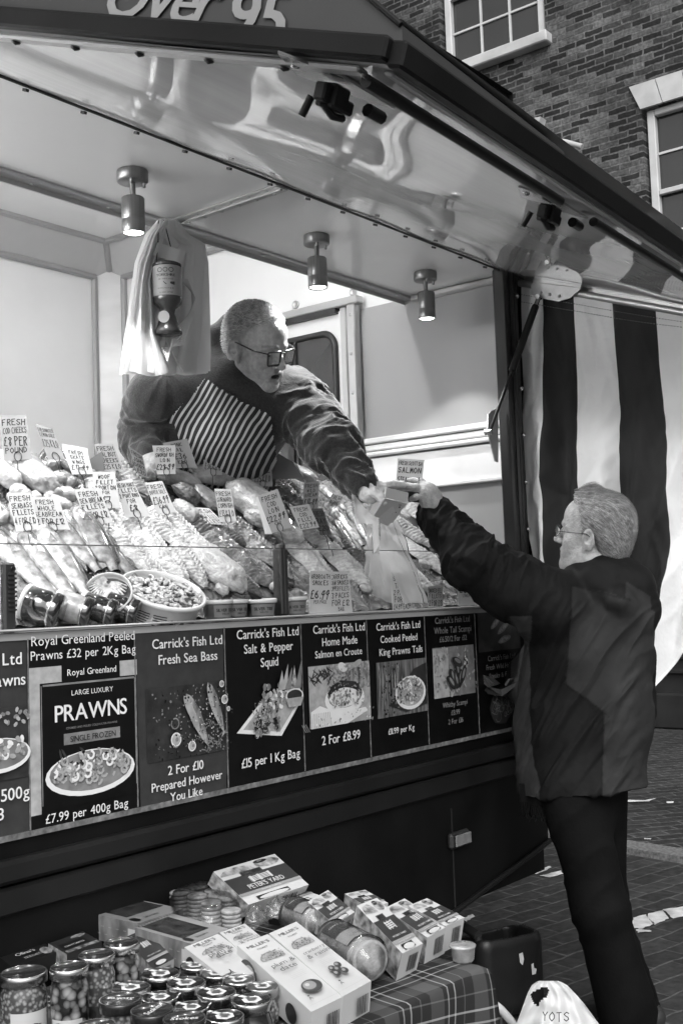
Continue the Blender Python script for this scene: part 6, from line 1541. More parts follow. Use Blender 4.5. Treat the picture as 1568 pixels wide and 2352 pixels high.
g = MB(); fl_ = [(362, 556), (428, 578), (412, 606), (352, 586)]; g.grid(lambda u, v: on(1, .325+.008*math.sin(u*5), *(np.array(fl_[0])*(1-u)*(1-v)+np.array(fl_[1])*u*(1-v)+np.array(fl_[2])*u*v+np.array(fl_[3])*(1-u)*v)), 14, 8); part('handle_fold', g, M_BAG, bag)
g = MB()
for k in range(7): 
    P_ = [on(1, .318-.002*k, x, y) for x, y in [(412+k*3, 640), (440+k*1.5, 668+k*3), (444-k*1.5, 720), (420-k*3, 790-k*5), (372+k*2, 800+k*5)]]; g.tube(P_, .0022, 5)
part('loop_handles', g, M_BAG, bag)
g = MB(); g.tube([on(1, .36, 364, 505), on(1, .34, 363, 560), on(1, .315, 358, 612)], .0016, 5); g.tube([on(1, .36, 376, 505), on(1, .34, 392, 566), on(1, .315, 406, 612)], .0016, 5)
cb = thing('collection_box', on(1, .30, 384, 772), 'dark bell shaped charity collection box hanging on a cord in front of the bags', 'collection box')
part('cord', g, M_RUBBER, cb)
c0 = on(1, .30, 383, 607); sc_ = depth(c0)/FPX
M_CBX = mat('collection_plastic', .05, .25, var=.1, coat=.3); M_CBL = mat('collection_label', .26, .4, var=.06)
zz = lambda y: (607-y)*sc_
g = MB(); g.lathe([(0, zz(603)), (.030, zz(604)), (33*sc_, zz(608)), (33*sc_, zz(614)), (32.5*sc_, zz(614)), (33*sc_, zz(688)), (32*sc_, zz(700)), (17*sc_, zz(712)), (16*sc_, zz(722)), (26*sc_, zz(752)), (31*sc_, zz(762)), (31*sc_, zz(770)), (0, zz(772))], 32, c0); part('box_body', g, M_CBX, cb)
g = MB(); g.lathe([(33.6*sc_, zz(616)), (33.8*sc_, zz(686))], 40, c0); part('paper_label', g, M_CBL, cb)
g = MB(); nd = unit([-_f[0], -_f[1], 0]); rd = np.array([-nd[1], nd[0], 0]); 
def oncyl(x, y, rr=34.3): 
    dx = (x-383); a = math.asin(max(-1, min(1, dx/rr))); return c0+(rd*math.sin(a)+nd*math.cos(a))*rr*sc_+np.array([0, 0, zz(y)])
for k in range(3):
    for i in range(12):
        a0, a1 = 2*PI*i/12, 2*PI*(i+1)/12; g.add([oncyl(371+13*k+r*math.cos(a)*1.0, 628+r*math.sin(a)) for r, a in ((4.2, a0), (5.6, a0), (5.6, a1), (4.2, a1))], [(0, 1, 2, 3)], 0)
def cyltext(s, y, size, bold=0):
    m = MB(); text(m, s, (0, 0, 0), np.array([1., 0, 0]), np.array([0, 1., 0]), size, 'C', bold)
    V = np.array(m.v); 
    g.add([oncyl(384+p[0], y-p[1]) for p in V], m.f, 0)
cyltext('YORKSHIRE', 643, 8.5, .02); cyltext('AIR AMBULANCE', 651, 4.5); cyltext('www.yaa.org.uk', 672, 5.5); cyltext('Tel 01422 237900', 682, 4.5)
for q in ([(378, 655), (396, 657), (398, 661), (384, 662)], [(395, 656), (404, 655), (404, 663), (398, 662)]): g.add([oncyl(*p) for p in q], [(0, 1, 2, 3)], 0)
part('print', g, M_INK, cb)
g = MB(); P_ = [c0+nd*(26*sc_)+rd*((-6+13*math.cos(a))*sc_)+np.array([0, 0, zz(735-14*math.sin(a))]) for a in np.linspace(0, 2*PI, 21)[:-1]]; g.poly(P_); part('round_sticker', g, mat('sticker', .5, .4, var=.1), cb)

# ================================================================ TUBS, POTS AND JARS behind the glass
M_TUBC = mat('tub_plastic', .62, .25, var=.05, coat=.3); M_PRAWN = mat('prawn_flesh', .42, .3, var=.5, vs=90, coat=.4); M_PRAWND = mat('dark_marinade', .10, .2, var=.4, vs=60, coat=.5)
def tub(px, rpx, axis2, tw, y, hgt, label, fan=False):
    c = on(1, y, *px); r = rpx*depth(c)/FPX
    ax = unit(-_f*tw+(1-tw)*(axis2[0]*_r-axis2[1]*_u)); e1_ = unit(np.cross(ax, _f)); e2_ = np.cross(ax, e1_); Mx = np.stack([e1_, e2_, ax], 1)
    t = thing('seafood_tub', c-ax*hgt, label, 'tub')
    g = MB(); g.lathe([(0, -hgt), (r*.80, -hgt), (r*.84, -hgt+.004), (r*.97, -.012), (r*1.0, -.010), (r*1.04, -.004), (r*1.04, .0), (r*1.0, .004), (r*.97, .002), (r*.96, -.008), (r*.95, -.016), (0, -.016)], 40, c, Mx, mi=[0]*10+[1]); part('tub_body', g, [M_TUBC, M_PRAWND], t)
    g = MB(); rg = random.Random(5)
    if fan:
        for k in range(22):
            a = -.7+k*.16; o = c+Mx@np.array([.1*r, -.75*r, -.012]); d = Mx@np.array([math.sin(a-.6), math.cos(a-.6), 0]); L_ = r*1.35*(1-.28*abs(a-.7)); s_ = np.cross(ax, d)
            g.tube([o+d*L_*.12, o+d*L_*.5+ax*.004, o+d*L_+ax*.002], [.0016, .0045, .003], 6, flat=.6)
    else:
        for k in range(170):
            a = rg.uniform(0, 2*PI); q = math.sqrt(rg.random())*r*.86; p = c+Mx@np.array([q*math.cos(a), q*math.sin(a), -.012+rg.uniform(0, .006)]); b_ = rg.uniform(0, 2*PI); l = rg.uniform(.009, .018)
            P_ = [p+Mx@np.array([l*math.cos(b_+t_)*.6, l*math.sin(b_+t_)*.6, .003*math.sin(t_)]) for t_ in (0, .8, 1.6, 2.3)]; g.tube(P_, [.0035, .0042, .0036, .002], 6)
    part('seafood', g, M_PRAWN, t)
    return t, c, r, Mx, ax
t, c, r, Mx, ax = tub((246, 1362), 56, (.05, -1), .55, .075, .06, 'clear tub with anchovy fillets fanned out, behind the big tub', True)
t, c, r, Mx, ax = tub((375, 1355), 99, (.30, -.95), .22, .055, .088, 'big tilted tub of mixed seafood on the counter edge')
g = MB(); lab_c = []
nd2 = unit(-_f-ax*(-_f@ax)); e_ = np.cross(ax, nd2)
def ontub(a, h_, off=.0012): rr = r*(.97-.14*(h_/.088))+off; return c+(nd2*math.cos(a)+e_*math.sin(a))*rr-ax*h_
sgn = 1 if (e_@_r) > 0 else -1
g.grid(lambda u, v: ontub(sgn*(-.45+.95*u), .022+.052*v), 14, 5); lo_ = part('tub_label', g, M_CARD, t)
g = MB()
for k in range(7):
    for (u0, u1) in ((.05, random.uniform(.4, .5)), (.55, random.uniform(.8, .95))): g.grid(lambda u, v: ontub(sgn*(-.45+.95*(u0+(u1-u0)*u)), .026+.0065*k+.0025*v, .0022), 6, 2)
part('print', g, M_INK, lo_)
g = MB(); g.grid(lambda u, v: ontub(sgn*(.52+.42*u), .020+.05*v), 10, 5); part('tub_picture', g, M_PRAWND, t)
g = MB(); g.tube([ontub(sgn*.75, .035, .002), ontub(sgn*.68, .045, .002), ontub(sgn*.72, .056, .002), ontub(sgn*.8, .058, .002)], .004, 6); part('prawn_print', g, M_PRAWN, t)
M_POTL = mat('pot_lid', .60, .2, var=.06, coat=.3, alpha=1); M_POTB = mat('pot_brown', .12, .2, var=.5, vs=18, coat=.4); M_POTLB = mat('pot_label', .16, .4, var=.1)
PLAB = ['small lidded pot of shellfish nearest the big tub', 'small pot second from the big tub, label turned away', 'small pot with a full shop label in the middle of the row', 'small pot fourth in the row, next to the screen clamp', 'small pot at the right end of the row beside the smokies card']
for k, (x, y, hw) in enumerate(((498, 1404, 36), (532, 1403, 38), (597, 1402, 38), (634, 1399, 36), (674, 1396, 32))):
    yy = .036+.022*(k % 2); c = on(1, yy, x, y-20); rr = hw*depth(c)/FPX; b0 = np.array([c[0], c[1], 1.3915]); hh = c[2]-b0[2]
    t = thing('shellfish_pot', b0, PLAB[k], 'pot', 'shellfish pots on the counter edge')
    g = MB(); g.lathe([(0, 0), (rr*.82, 0), (rr*.84, .002), (rr*.95, hh)], 28, b0); part('pot', g, M_POTB, t)
    g = MB(); g.lathe([(rr*.97, hh-.004), (rr*1.03, hh-.003), (rr*1.04, hh+.004), (rr*.98, hh+.006), (rr*.9, hh+.004), (0, hh+.004)], 28, b0); part('lid', g, M_POTL, t)
    g = MB(); a0 = math.atan2(-.79, -.55) + (.5 if k in (0, 1) else .05)
    cy = lambda a, h_, o=.0006: b0+np.array([math.cos(a0+a), math.sin(a0+a), 0])*(rr*(.83+.12*h_/hh)+o)+np.array([0, 0, h_])
    g.grid(lambda u, v: cy(-.9+1.8*u, hh*(.10+.72*v)), 12, 3); lb = part('label', g, M_POTLB, t)
    m = MB(); text(m, 'SILVER TIDE', (0, hh*.42, 0), np.array([1., 0, 0]), np.array([0, 1., 0]), .011, 'C', .02, width=rr*1.45); text(m, 'SHELLFISH', (0, hh*.24, 0), np.array([1., 0, 0]), np.array([0, 1., 0]), .006, 'C', 0, width=rr)
    V = np.array(m.v); g = MB(); g.add([cy(p[0]/rr, p[1], .0014) for p in V], m.f); part('lettering', g, M_INK, lb)
M_JARG = mat('dark_jar', .012, .06, var=.2, coat=1, spec=.8)
for k, (x, y, lb_) in enumerate(((108, 1428, 'dark jar lying at the left end of the four jars'), (180, 1420, 'lying jar with a pale label band'), (236, 1420, 'third lying dark jar, below the fan tub'), (288, 1421, 'lying dark jar touching the big tub'))):
    c = on(1, .05, x, y); r_ = (.038, .033, .030, .030)[k]; c[2] = 1.392+r_*1.0; d = unit([.50, -.72, -.30]); up_ = unit(np.cross(np.cross(d, [0, 0, 1.]), d)); Mx = np.stack([np.cross(up_, d), up_, d], 1)
    t = thing('lying_jar', c, lb_, 'jar', 'four jars lying on the counter edge')
    g = MB(); g.lathe([(0, -.05), (r_*.9, -.05), (r_, -.045), (r_, .0), (r_*.93, .004), (r_*.93, .012)], 28, c, Mx); part('glass', g, M_JARG if k != 1 else mat('pale_jar_label', .35, .2, var=.3, vs=60, coat=.6), t)
    g = MB(); g.lathe([(r_*1.0, .012), (r_*1.05, .013), (r_*1.05, .016), (r_*.98, .018)], 28, c, Mx); part('lid_rim', g, M_STEEL, t)
    g = MB(); g.lathe([(r_*1.02, .017), (r_*1.02, .026), (r_*.96, .030), (0, .030)], 28, c, Mx); part('lid', g, M_JARG, t)
    g = MB(); g.lathe([(r_*.999, -.052), (r_*1.04, -.051), (r_*1.04, -.043), (r_*1.0, -.042)], 28, c, Mx); part('base_rim', g, M_CARD, t)
# ================================================================ TABLE OF GROCERIES in front of the trailer
TZ = .72
TX0, TX1, TY0, TY1 = .62, 1.915, -.735, -.12
tb = thing('folding_table', ((TX0+TX1)/2, (TY0+TY1)/2, GZ), 'low folding table under the tartan cloth in front of the trailer', 'table')
g = MB(); g.box(((TX0+TX1)/2, (TY0+TY1)/2, TZ-.020), (TX1-TX0, TY1-TY0, .03), bev=.004); part('table_top', g, M_RUBBER, tb)
for x in (TX0+.08, TX1-.08):
    for y in (TY0+.08, TY1-.08): g = MB(); g.tube([(x, y, GZ), (x, y, TZ-.036)], .013, 10); part('leg', g, M_BLACKM, tb)
def tartan():
    m = bpy.data.materials.new('tartan_cloth'); m.use_nodes = True; t = m.node_tree; L = t.links; b = t.nodes['Principled BSDF']; b.inputs['Roughness'].default_value = .9; b.inputs['Specular IOR Level'].default_value = .15
    uv = N(t, 'ShaderNodeUVMap'); mp = N(t, 'ShaderNodeMapping'); mp.inputs['Rotation'].default_value = (0, 0, R(8)); L.new(uv.outputs[0], mp.inputs[0]); sp = N(t, 'ShaderNodeSeparateXYZ'); L.new(mp.outputs[0], sp.inputs[0])
    tot = None
    for a in (0, 1):
        for (per, off, w_, val) in ((.135, 0, .028, .20), (.135, .022, .028, .16), (.135, .075, .30, .030), (.135, .105, .02, .05)):
            mu = N(t, 'ShaderNodeMath', operation='MULTIPLY_ADD'); mu.inputs[1].default_value = 1/per; mu.inputs[2].default_value = off/per; L.new(sp.outputs[a], mu.inputs[0])
            fr = N(t, 'ShaderNodeMath', operation='FRACT'); L.new(mu.outputs[0], fr.inputs[0]); lt = N(t, 'ShaderNodeMath', operation='LESS_THAN'); lt.inputs[1].default_value = w_; L.new(fr.outputs[0], lt.inputs[0])
            q = N(t, 'ShaderNodeMath', operation='MULTIPLY_ADD'); q.inputs[1].default_value = val; L.new(lt.outputs[0], q.inputs[0])
            if tot is None: q.inputs[2].default_value = .022
            else: L.new(tot, q.inputs[2])
            tot = q.outputs[0]
    L.new(tot, b.inputs['Base Color'])
    nz = N(t, 'ShaderNodeTexNoise'); nz.inputs['Scale'].default_value = 900; L.new(uv.outputs[0], nz.inputs['Vector']); bp = N(t, 'ShaderNodeBump'); bp.inputs['Strength'].default_value = .3; bp.inputs['Distance'].default_value = .001; L.new(nz.outputs[0], bp.inputs['Height']); L.new(bp.outputs[0], b.inputs['Normal'])
    return m
def cloth_fn(a, b_):
    """a, b_ in metres along the cloth; outside the table top it hangs"""
    dx = max(0, a-TX1, TX0-a); dy = max(0, TY0-b_, b_-TY1)
    sx = 1 if a > TX1 else (-1 if a < TX0 else 0); sy = -1 if b_ < TY0 else (1 if b_ > TY1 else 0)
    x = min(max(a, TX0), TX1); y = min(max(b_, TY0), TY1); z = TZ+.003+.003*mnoise.noise((a*9, b_*9, 0))
    dr = math.hypot(dx, dy) if dx and dy else dx+dy
    if dr > 0:
        rnd_ = .014*(1-math.exp(-dr/.02)); z -= max(0, dr-.006)
        fold = (.020*math.sin((a if sy else b_)*17+.7)+.012*math.sin((a if sy else b_)*37))*min(1, dr/.25)
        x += sx*(rnd_+fold*(.4 if not sy else .3)); y += sy*(rnd_+fold)
        if dx and dy: x -= sx*fold*.3
    return np.array([x, y, max(z, GZ+.02)])
g = MB(); nu, nv = 110, 90; A = np.linspace(TX0-.4, TX1+.42, nu); B = np.linspace(TY0-.5, TY1+.1, nv)
g.grid(lambda u, v: cloth_fn(A[int(round(u*(nu-1)))], B[int(round(v*(nv-1)))]), nu, nv)
me = g.mesh('tablecloth', tartan(), off=(1.3, -.43, TZ)); uvl = me.uv_layers.new(name='UVMap'); uvs = np.array([[A[i // nv], B[i % nv]] for i in range(nu*nv)]); li = np.zeros(len(me.loops), np.int32); me.loops.foreach_get('vertex_index', li); uvl.data.foreach_set('uv', uvs[li].ravel())
o = bpy.data.objects.new('tablecloth', me); COL.objects.link(o); o.location = (1.3, -.43, TZ); tag(o, 'dark tartan cloth with pale check lines draped over the table', 'tablecloth')

Z3 = lambda x, y: (x*.5, 1888.6+y*.5); Z4 = lambda x, y: (532.2+x*.5, 1888.6+y*.5)
M_BXW = mat('carton_white', .44, .5, var=.06, vs=8); M_BXG = mat('carton_grey', .22, .45, var=.15, vs=12); M_BXD = mat('carton_charcoal', .025, .4, var=.15, vs=12); M_BXK = mat('carton_black', .010, .4, var=.1)
M_BXF = mat('carton_food_print', .22, .4, var=.8, vs=70, detail=6); M_BXP = mat('carton_pattern', .16, .4, var=.5, vs=45, stretch=(1, 1, .4)); M_WINF = mat('carton_window', .045, .08, var=.8, vs=35, coat=1); M_BXM = mat('carton_midgrey', .33, .45, var=.1)
BM = [M_BXW, M_BXG, M_BXD, M_BXK, M_BXF, M_BXP, M_WINF, M_BXM, M_CARD]
class Carton:
    """a carton whose lid corners (far-left, far-right, near-right, near-left) are known in the photo; z for far and near ends"""
    def __init__(s, q, zf, zn, h, label, faces=(0, 0, 0), z4=True, name='food_carton', cat='carton', group=None):
        f = Z4 if z4 else Z3; C = [on(2, zz_, *f(*p)) for p, zz_ in zip(q, (zf, zf, zn, zn))]
        a, b, c, d = C; s.ux = ((b-a)+(c-d))/2; s.uy = ((a-d)+(b-c))/2; m_ = (a+b+c+d)/4
        a, b, c, d = C = [m_-s.ux/2+s.uy/2, m_+s.ux/2+s.uy/2, m_+s.ux/2-s.uy/2, m_-s.ux/2-s.uy/2]; s.C = C
        s.n = unit(np.cross(s.ux, s.uy)); s.n = s.n if s.n[2] > 0 else -s.n
        lo = [p-s.n*h for p in C]; ctr = sum(lo)/4; s.h = h
        s.t = thing(name, ctr, label, cat, group)
        g = MB(); g.add(C+lo, [(3, 2, 1, 0)], faces[0]); g.f[-1] = (3, 2, 1, 0)
        g.add(C+lo, [(0, 3, 7, 4)], faces[1]); g.add(C+lo, [(3, 2, 6, 7)], faces[2]); g.add(C+lo, [(2, 1, 5, 6)], faces[2]); g.add(C+lo, [(1, 0, 4, 5)], faces[1]); g.add(lo, [(0, 1, 2, 3)], faces[1])
        part('carton', g, BM, s.t); s.g = MB(); s.k = 0; s.a = a; s.d = d; s.c_ = c; s.b = b
    def P(s, u, v, l=None, face=0):
        l = s.k if l is None else l
        if face == 0: return s.d+s.ux*u+s.uy*v+s.n*(.0004+.00008*l)
        if face == 1: n = unit(np.cross(s.n, s.uy)); n = n if n@s.ux < 0 else -n; return s.a+(s.d-s.a)*u-s.n*s.h*(1-v)+n*(.0005+.00006*l)    # long side, u from far to near
        n = -unit(s.uy); return s.d+s.ux*u-s.n*s.h*(1-v)+n*(.0005+.00006*l)                                                              # near end
    def poly(s, pts, mi, face=0): s.k += 1; s.g.poly([s.P(u, v, None, face) for u, v in pts], mi); return s
    def rect(s, u0, u1, v0, v1, mi, face=0): return s.poly([(u0, v0), (u1, v0), (u1, v1), (u0, v1)], mi, face)
    def ell(s, u, v, a, b, mi, n=22, jag=0, face=0, up=(0, 2*PI)):
        return s.poly([(u+a*math.cos(t)*(1+random.uniform(-jag, jag)), v+b*math.sin(t)*(1+random.uniform(-jag, jag))) for t in np.linspace(up[0], up[1], n+1)[:-1]], mi, face)
    def tx(s, txt, u, v, size, mi=3, face=0, bold=.0, al='C', wid=None):
        s.k += 1; o = s.P(u, v, s.k, face)
        if face == 0: X, Y = unit(s.ux), unit(s.uy); W_ = np.linalg.norm(s.ux)
        elif face == 2: X, Y = unit(s.ux), s.n; W_ = np.linalg.norm(s.ux)
        else: X, Y = unit(s.d-s.a), s.n; W_ = np.linalg.norm(s.uy)
        m = MB(); text(m, txt, o, X, Y, size, al, bold, width=wid*W_ if wid else None); s.g.add(m.v, m.f, mi)
    def bars(s, u0, u1, v0, v1, face=2):
        x = u0
        while x < u1: w_ = random.choice([.012, .02, .03]); s.rect(x, min(u1, x+w_), v0, v1, 3, face); x += w_+random.choice([.012, .02])
    def done(s):
        if s.g.v: part('printing', s.g, BM, s.t)
def millers(q, zf, zn, title, label, fruit, z4=True, h=.052):
    c = Carton(q, zf, zn, h, label, (0, 0, 0), z4, group='toast cartons on the table'); 
    c.tx("MILLER'S", .5, .90, .017, wid=.78); c.tx('TOAST', .5, .845, .009, wid=.4)
    c.ell(.5, .70, .36, .085, 4, 22, .02, up=(-.35, PI+.35)); c.ell(.5, .70, .33, .072, 7, 22, .02, up=(-.3, PI+.3))
    for i in range(70): c.ell(.5+random.uniform(-.28, .28), .69+random.uniform(-.02, .062), .018, .006, [2, 4, 1, 3][i % 4], 6, .3)
    for i, tx_ in enumerate(title): c.tx(tx_, .5, .54-.07*i, .024, wid=.74, mi=2)
    for i in range(4): c.tx('wheat flour toasts made', .5, .40-.02*i, .004, wid=.45, mi=7)
    c.rect(.02, .98, .02, .022, 7)
    if fruit == 'plum':
        c.ell(.52, .20, .28, .075, 2); c.ell(.48, .212, .18, .05, 1); c.ell(.44, .225, .06, .018, 0)
    elif fruit:
        for u, v in ((.38, .27), (.6, .28), (.36, .20), (.6, .19), (.48, .235)): c.ell(u, v, .10, .036, 2); c.ell(u-.02, v+.01, .05, .018, 1)
    c.tx('A', .2, .07, .014); c.ell(.2, .115, .03, .008, 3, 10)
    # dark oval window on the long side and barcode on the end
    c.ell(.22, .52, .12, .40, 3, face=1); c.ell(.24, .52, .075, .28, 1, face=1); c.ell(.80, .5, .07, .3, 3, face=1)
    for i in range(5): c.tx('flour water salt fruit oil', .52, .22+.12*i, .005, face=1, wid=.22, mi=1)
    c.bars(.45, .85, .15, .75, 2); c.done()
millers([(25, 572), (165, 512), (512, 808), (365, 868)], .805, .775, ['plum &', 'date'], 'pale plum and date toast carton nearest us', 'plum')
millers([(168, 510), (300, 460), (636, 728), (514, 805)], .806, .776, ['cranberry', '& raisin'], 'pale cranberry and raisin toast carton, right of the plum one', 'berry')
millers([(845, 578), (1003, 512), (1215, 672), (1062, 740)], .80, .78, ['plum &', 'date'], 'pale toast carton half hidden behind the gold jar lids', None, False)
millers([(1008, 508), (1125, 468), (1300, 610), (1180, 660)], .80, .785, ['cranberry', '& raisin'], 'pale toast carton tucked behind the two front toast cartons', None, False)
def fence_logo(c, u, v, s_):
    for i in range(4): c.poly([(u-s_, v+i*s_*.20), (u+s_, v+i*s_*.20+.01), (u+s_, v+i*s_*.20+.03), (u-s_, v+i*s_*.20+.02)], 0)
    for x in (-s_*.9, -.2*s_, s_*.8): c.poly([(u+x, v-.02), (u+x+.035, v-.02), (u+x+.035, v+s_*.85), (u+x, v+s_*.85)], 0)
def yard(q, zf, zn, h, label, z4=True, band=(.22, .62), tsz=.014, name="PETER'S YARD", dark=False):
    c = Carton(q, zf, zn, h, label, (2 if dark else 0, 4, 0), z4, group='crispbread cartons on the table')
    c.ell(.28, .80, .26, .16, 4, 18, .06, up=(-.3, PI+.2)); c.ell(.78, .86, .2, .1, 4, 14, .08); c.ell(.70, .93, .11, .045, 3, 14); c.tx('GREAT', .70, .925, .005, mi=0)
    c.rect(0, 1, band[0], band[1], 2); c.poly([(.28, band[1]-.02), (.28, band[1]+.09), (.62, band[1]+.09), (.62, band[1]-.02)], 3); c.poly([(.30, band[1]+.0), (.30, band[1]+.07), (.60, band[1]+.07), (.60, band[1]+.0)], 6)
    fence_logo(c, .5, (band[0]+band[1])/2, .17); c.tx(name, .5, band[0]+.045, tsz, mi=0, bold=.02, wid=.62)
    c.rect(0, 1, band[0]-.075, band[0]-.004, 1); c.tx('sourdough crispbread', .5, band[0]-.06, .007, mi=0, wid=.6)
    c.poly([(.18, .02), (.18, .12), (.7, .12), (.7, .02)], 3); c.ell(.45, .055, .24, .05, 0, 18); 
    c.bars(.40, .82, .2, .8, 2)
    for i in range(8): c.tx('wheat rye salt', .32+.05*i, .3+.1*(i % 3), .005, face=1, wid=.1, mi=0)
    c.done()
yard([(985, 236), (1255, 140), (1425, 296), (1135, 372)], .85, .79, .035, 'large crispbread carton standing at the back of the table', False, (.28, .70), .018)
yard([(350, 372), (440, 308), (566, 420), (470, 468)], .815, .79, .045, 'crispbread carton behind the ridged cracker pack', True)
yard([(574, 388), (666, 346), (878, 562), (782, 602)], .825, .775, .055, 'crispbread carton with dark band, front right of the table', True)
yard([(690, 398), (800, 352), (985, 478), (905, 532)], .80, .775, .055, 'white crispbread carton second from the right edge', True)
yard([(806, 386), (900, 350), (1064, 440), (986, 478)], .80, .778, .055, 'white crispbread carton at the right edge of the table', True)
yard([(520, 330), (610, 312), (720, 372), (620, 392)], .79, .775, .04, 'half hidden crispbread carton behind the right hand cartons', True)
yard([(585, 522), (650, 500), (812, 618), (690, 690)], .775, .765, .03, 'charcoal crispbread carton right of the tallest glass jar', False, (.25, .85), .018, dark=True)
yard([(1150, 330), (1300, 285), (1480, 340), (1330, 392)], .775, .77, .035, 'grey crispbread carton below the large one', False, (.3, .7), .012)
for q, lb_ in (([(365, 412), (590, 343), (834, 402), (640, 464)], 'patterned biscuit carton with film window at the back left'), ([(612, 490), (800, 418), (1045, 495), (888, 556)], 'patterned biscuit carton with film window behind the toast cartons')):
    c = Carton(q, .79, .785, .052, lb_, (1, 5, 5), False, group='windowed biscuit cartons'); 
    c.poly([(.14, .30), (.95, .30), (.95, .92), (.14, .92)], 6) if 'back' in lb_[:60] and 'left' in lb_ else c.poly([(.10, .22), (.80, .22), (.80, .95), (.10, .95)], 6)
    c.ell(.12, .14, .07, .09, 3, 14); c.tx('biscuits', .45, .10, .014, mi=3, wid=.3); 
    for i in range(26): c.rect(.02+i*.037, .035+i*.037, .955, .985, 3 if i % 2 else 7)
    for i in range(14): c.tx('butter', .08+i*.065, .3+.3*(i % 2), .006, face=1, mi=0, wid=.05)
    c.rect(.85, .97, .2, .75, 0, face=1); c.done()
c = Carton([(230, 556), (375, 506), (475, 548), (300, 612)], .77, .765, .035, 'oatcakes packet behind the glass jars', (2, 4, 2), False); c.ell(.75, .85, .2, .1, 4, 14, .1); c.rect(.1, .8, .3, .66, 3); c.tx('OATCAKES', .45, .40, .016, mi=0, bold=.03, wid=.55); c.rect(.05, .95, .05, .2, 4); c.done()
c = Carton([(-20, 610), (190, 545), (262, 596), (60, 668)], .765, .76, .03, 'dark seeded cracker packet at the left edge', (3, 3, 3), False); c.rect(.25, .72, .40, .78, 3); c.tx("Olina's", .48, .5, .022, mi=0, bold=.02, wid=.42); c.tx('SEEDED', .55, .2, .014, mi=7, wid=.4); c.ell(.85, .3, .12, .25, 4, 14, .1); c.done()

# round biscuits in film
M_BISC = mat('biscuit', .26, .6, var=.35, vs=60, bump=.5, bs=150)
bp_ = thing('biscuit_packet', on(2, TZ+.004, *Z3(930, 420)), 'film packet of stacked round biscuits near the back of the table', 'biscuits')
for (x, y, n_) in ((825, 318, 7), (910, 290, 6), (985, 310, 5), (905, 335, 6), (970, 366, 6), (1045, 346, 5), (1062, 402, 5), (1000, 330, 4)):
    c = on(2, .80, *Z3(x, y)); r = 47*.5*depth(c)/FPX; prof = [(0, 0)]
    for k in range(n_): z0 = -k*.0085; prof += [(r*.8, z0+.001), (r*.97, z0-.001), (r, z0-.003), (r*.96, z0-.006), (r*.88, z0-.0075)]
    prof[0] = (0, -.0005); g = MB(); g.lathe(prof, 26, c); part('biscuit_stack', g, M_BISC, bp_)
film('film', lambda u, v: on(2, .80, *Z3(935+(165+20*mnoise.noise((u*9, 1, v)))*math.cos(2*PI*u)*(.25+.8*math.sin(PI*v*.5)**.5), 345+75*math.sin(2*PI*u)*(.25+.8*math.sin(PI*v*.5)**.5)))*[1, 1, 0]+np.array([0, 0, .812-.075*v**2+.006*mnoise.noise((u*22, v*9, 0))]), 60, 16, None, None, M_FILM2, parent=bp_)
def cracker_pack(q0, q1, r, label, title, z=.765):
    a, b = on(2, z, *Z4(*q0)), on(2, z, *Z4(*q1)); d = unit(b-a); up_ = unit(np.cross(np.cross(d, [0, 0, 1.]), d)); Mx = np.stack([np.cross(up_, d), up_, d], 1); L_ = np.linalg.norm(b-a)
    t = thing('cracker_pack', (a+b)/2-[0, 0, r], label, 'crackers', 'round cracker packs')
    n_ = int(L_/.0058); prof = [(0, 0)]
    for k in range(n_): rr = r*(1+random.uniform(-.05, .02)); z0 = k*L_/n_; prof += [(rr*.84, z0), (rr, z0+.0012), (rr, z0+.0034), (rr*.84, z0+.0050)]
    prof.append((0, L_)); g = MB(); g.lathe(prof, 30, a, Mx); part('crackers', g, M_BISC, t)
    cy = lambda th, s_, o=.0035: a+d*(s_*L_)+(up_*math.cos(th)+np.cross(d, up_)*math.sin(th))*(r+o)
    g = MB(); g.grid(lambda u, v: cy(-.9+1.8*u, .12+.36*v), 16, 4); g.m = [0]*len(g.m); lb_ = part('label', g, M_BXD, t)
    g = MB(); g.grid(lambda u, v: cy(-.9+1.8*u, .50+.30*v), 16, 4); part('label_pale', g, M_BXM, t)
    m = MB(); text(m, title, (0, .24*L_, 0), np.array([1., 0, 0]), np.array([0, 1., 0]), .014, 'C', .02, width=r*1.3); V = np.array(m.v); g = MB(); g.add([cy(p[0]/r, p[1]/L_, .0045) for p in V], m.f); part('lettering', g, M_CARD, lb_)
    film('film', lambda u, v: a+d*((v*1.16-.08)*L_)+(up_*math.cos(2*PI*u)+np.cross(d, up_)*math.sin(2*PI*u))*((r+.006)*min(1, .35+v*5, .35+(1-v)*5)*(1+.05*mnoise.noise((u*11, v*9, 1)))), 40, 16, None, None, M_FILM2, parent=t)
cracker_pack((458, 545), (640, 640), .037, 'ridged round crackers in film lying before the dark banded carton', "PETER'S YARD", .775)
cracker_pack((275, 420), (400, 470), .031, 'round cracker pack in film behind the ridged one', "PETER'S YARD", .775)
for i, (x, y, r) in enumerate(((210, 360, 60), (300, 360, 45), (110, 400, 50))):
    c = on(2, .80, *Z4(x, y)); rr = r*.5*depth(c)/FPX
    film('film_packet', lambda u, v: c+np.array([rr*(1.3*math.cos(2*PI*u))*math.sin(PI*(.5+.5*v))**.6, rr*math.sin(2*PI*u)*math.sin(PI*(.5+.5*v))**.6, -.03+.045*v*.8+.010*mnoise.noise((u*9+i, v*5, i))]), 36, 12, ['crumpled clear packet before the large carton', 'shiny clear packet beside the half hidden carton', 'clear packet edge next to the biscuit stacks'][i], 'packet', film_mat('crumpled_film', .16, .5, .15) if i == 0 else bpy.data.materials['crumpled_film'])

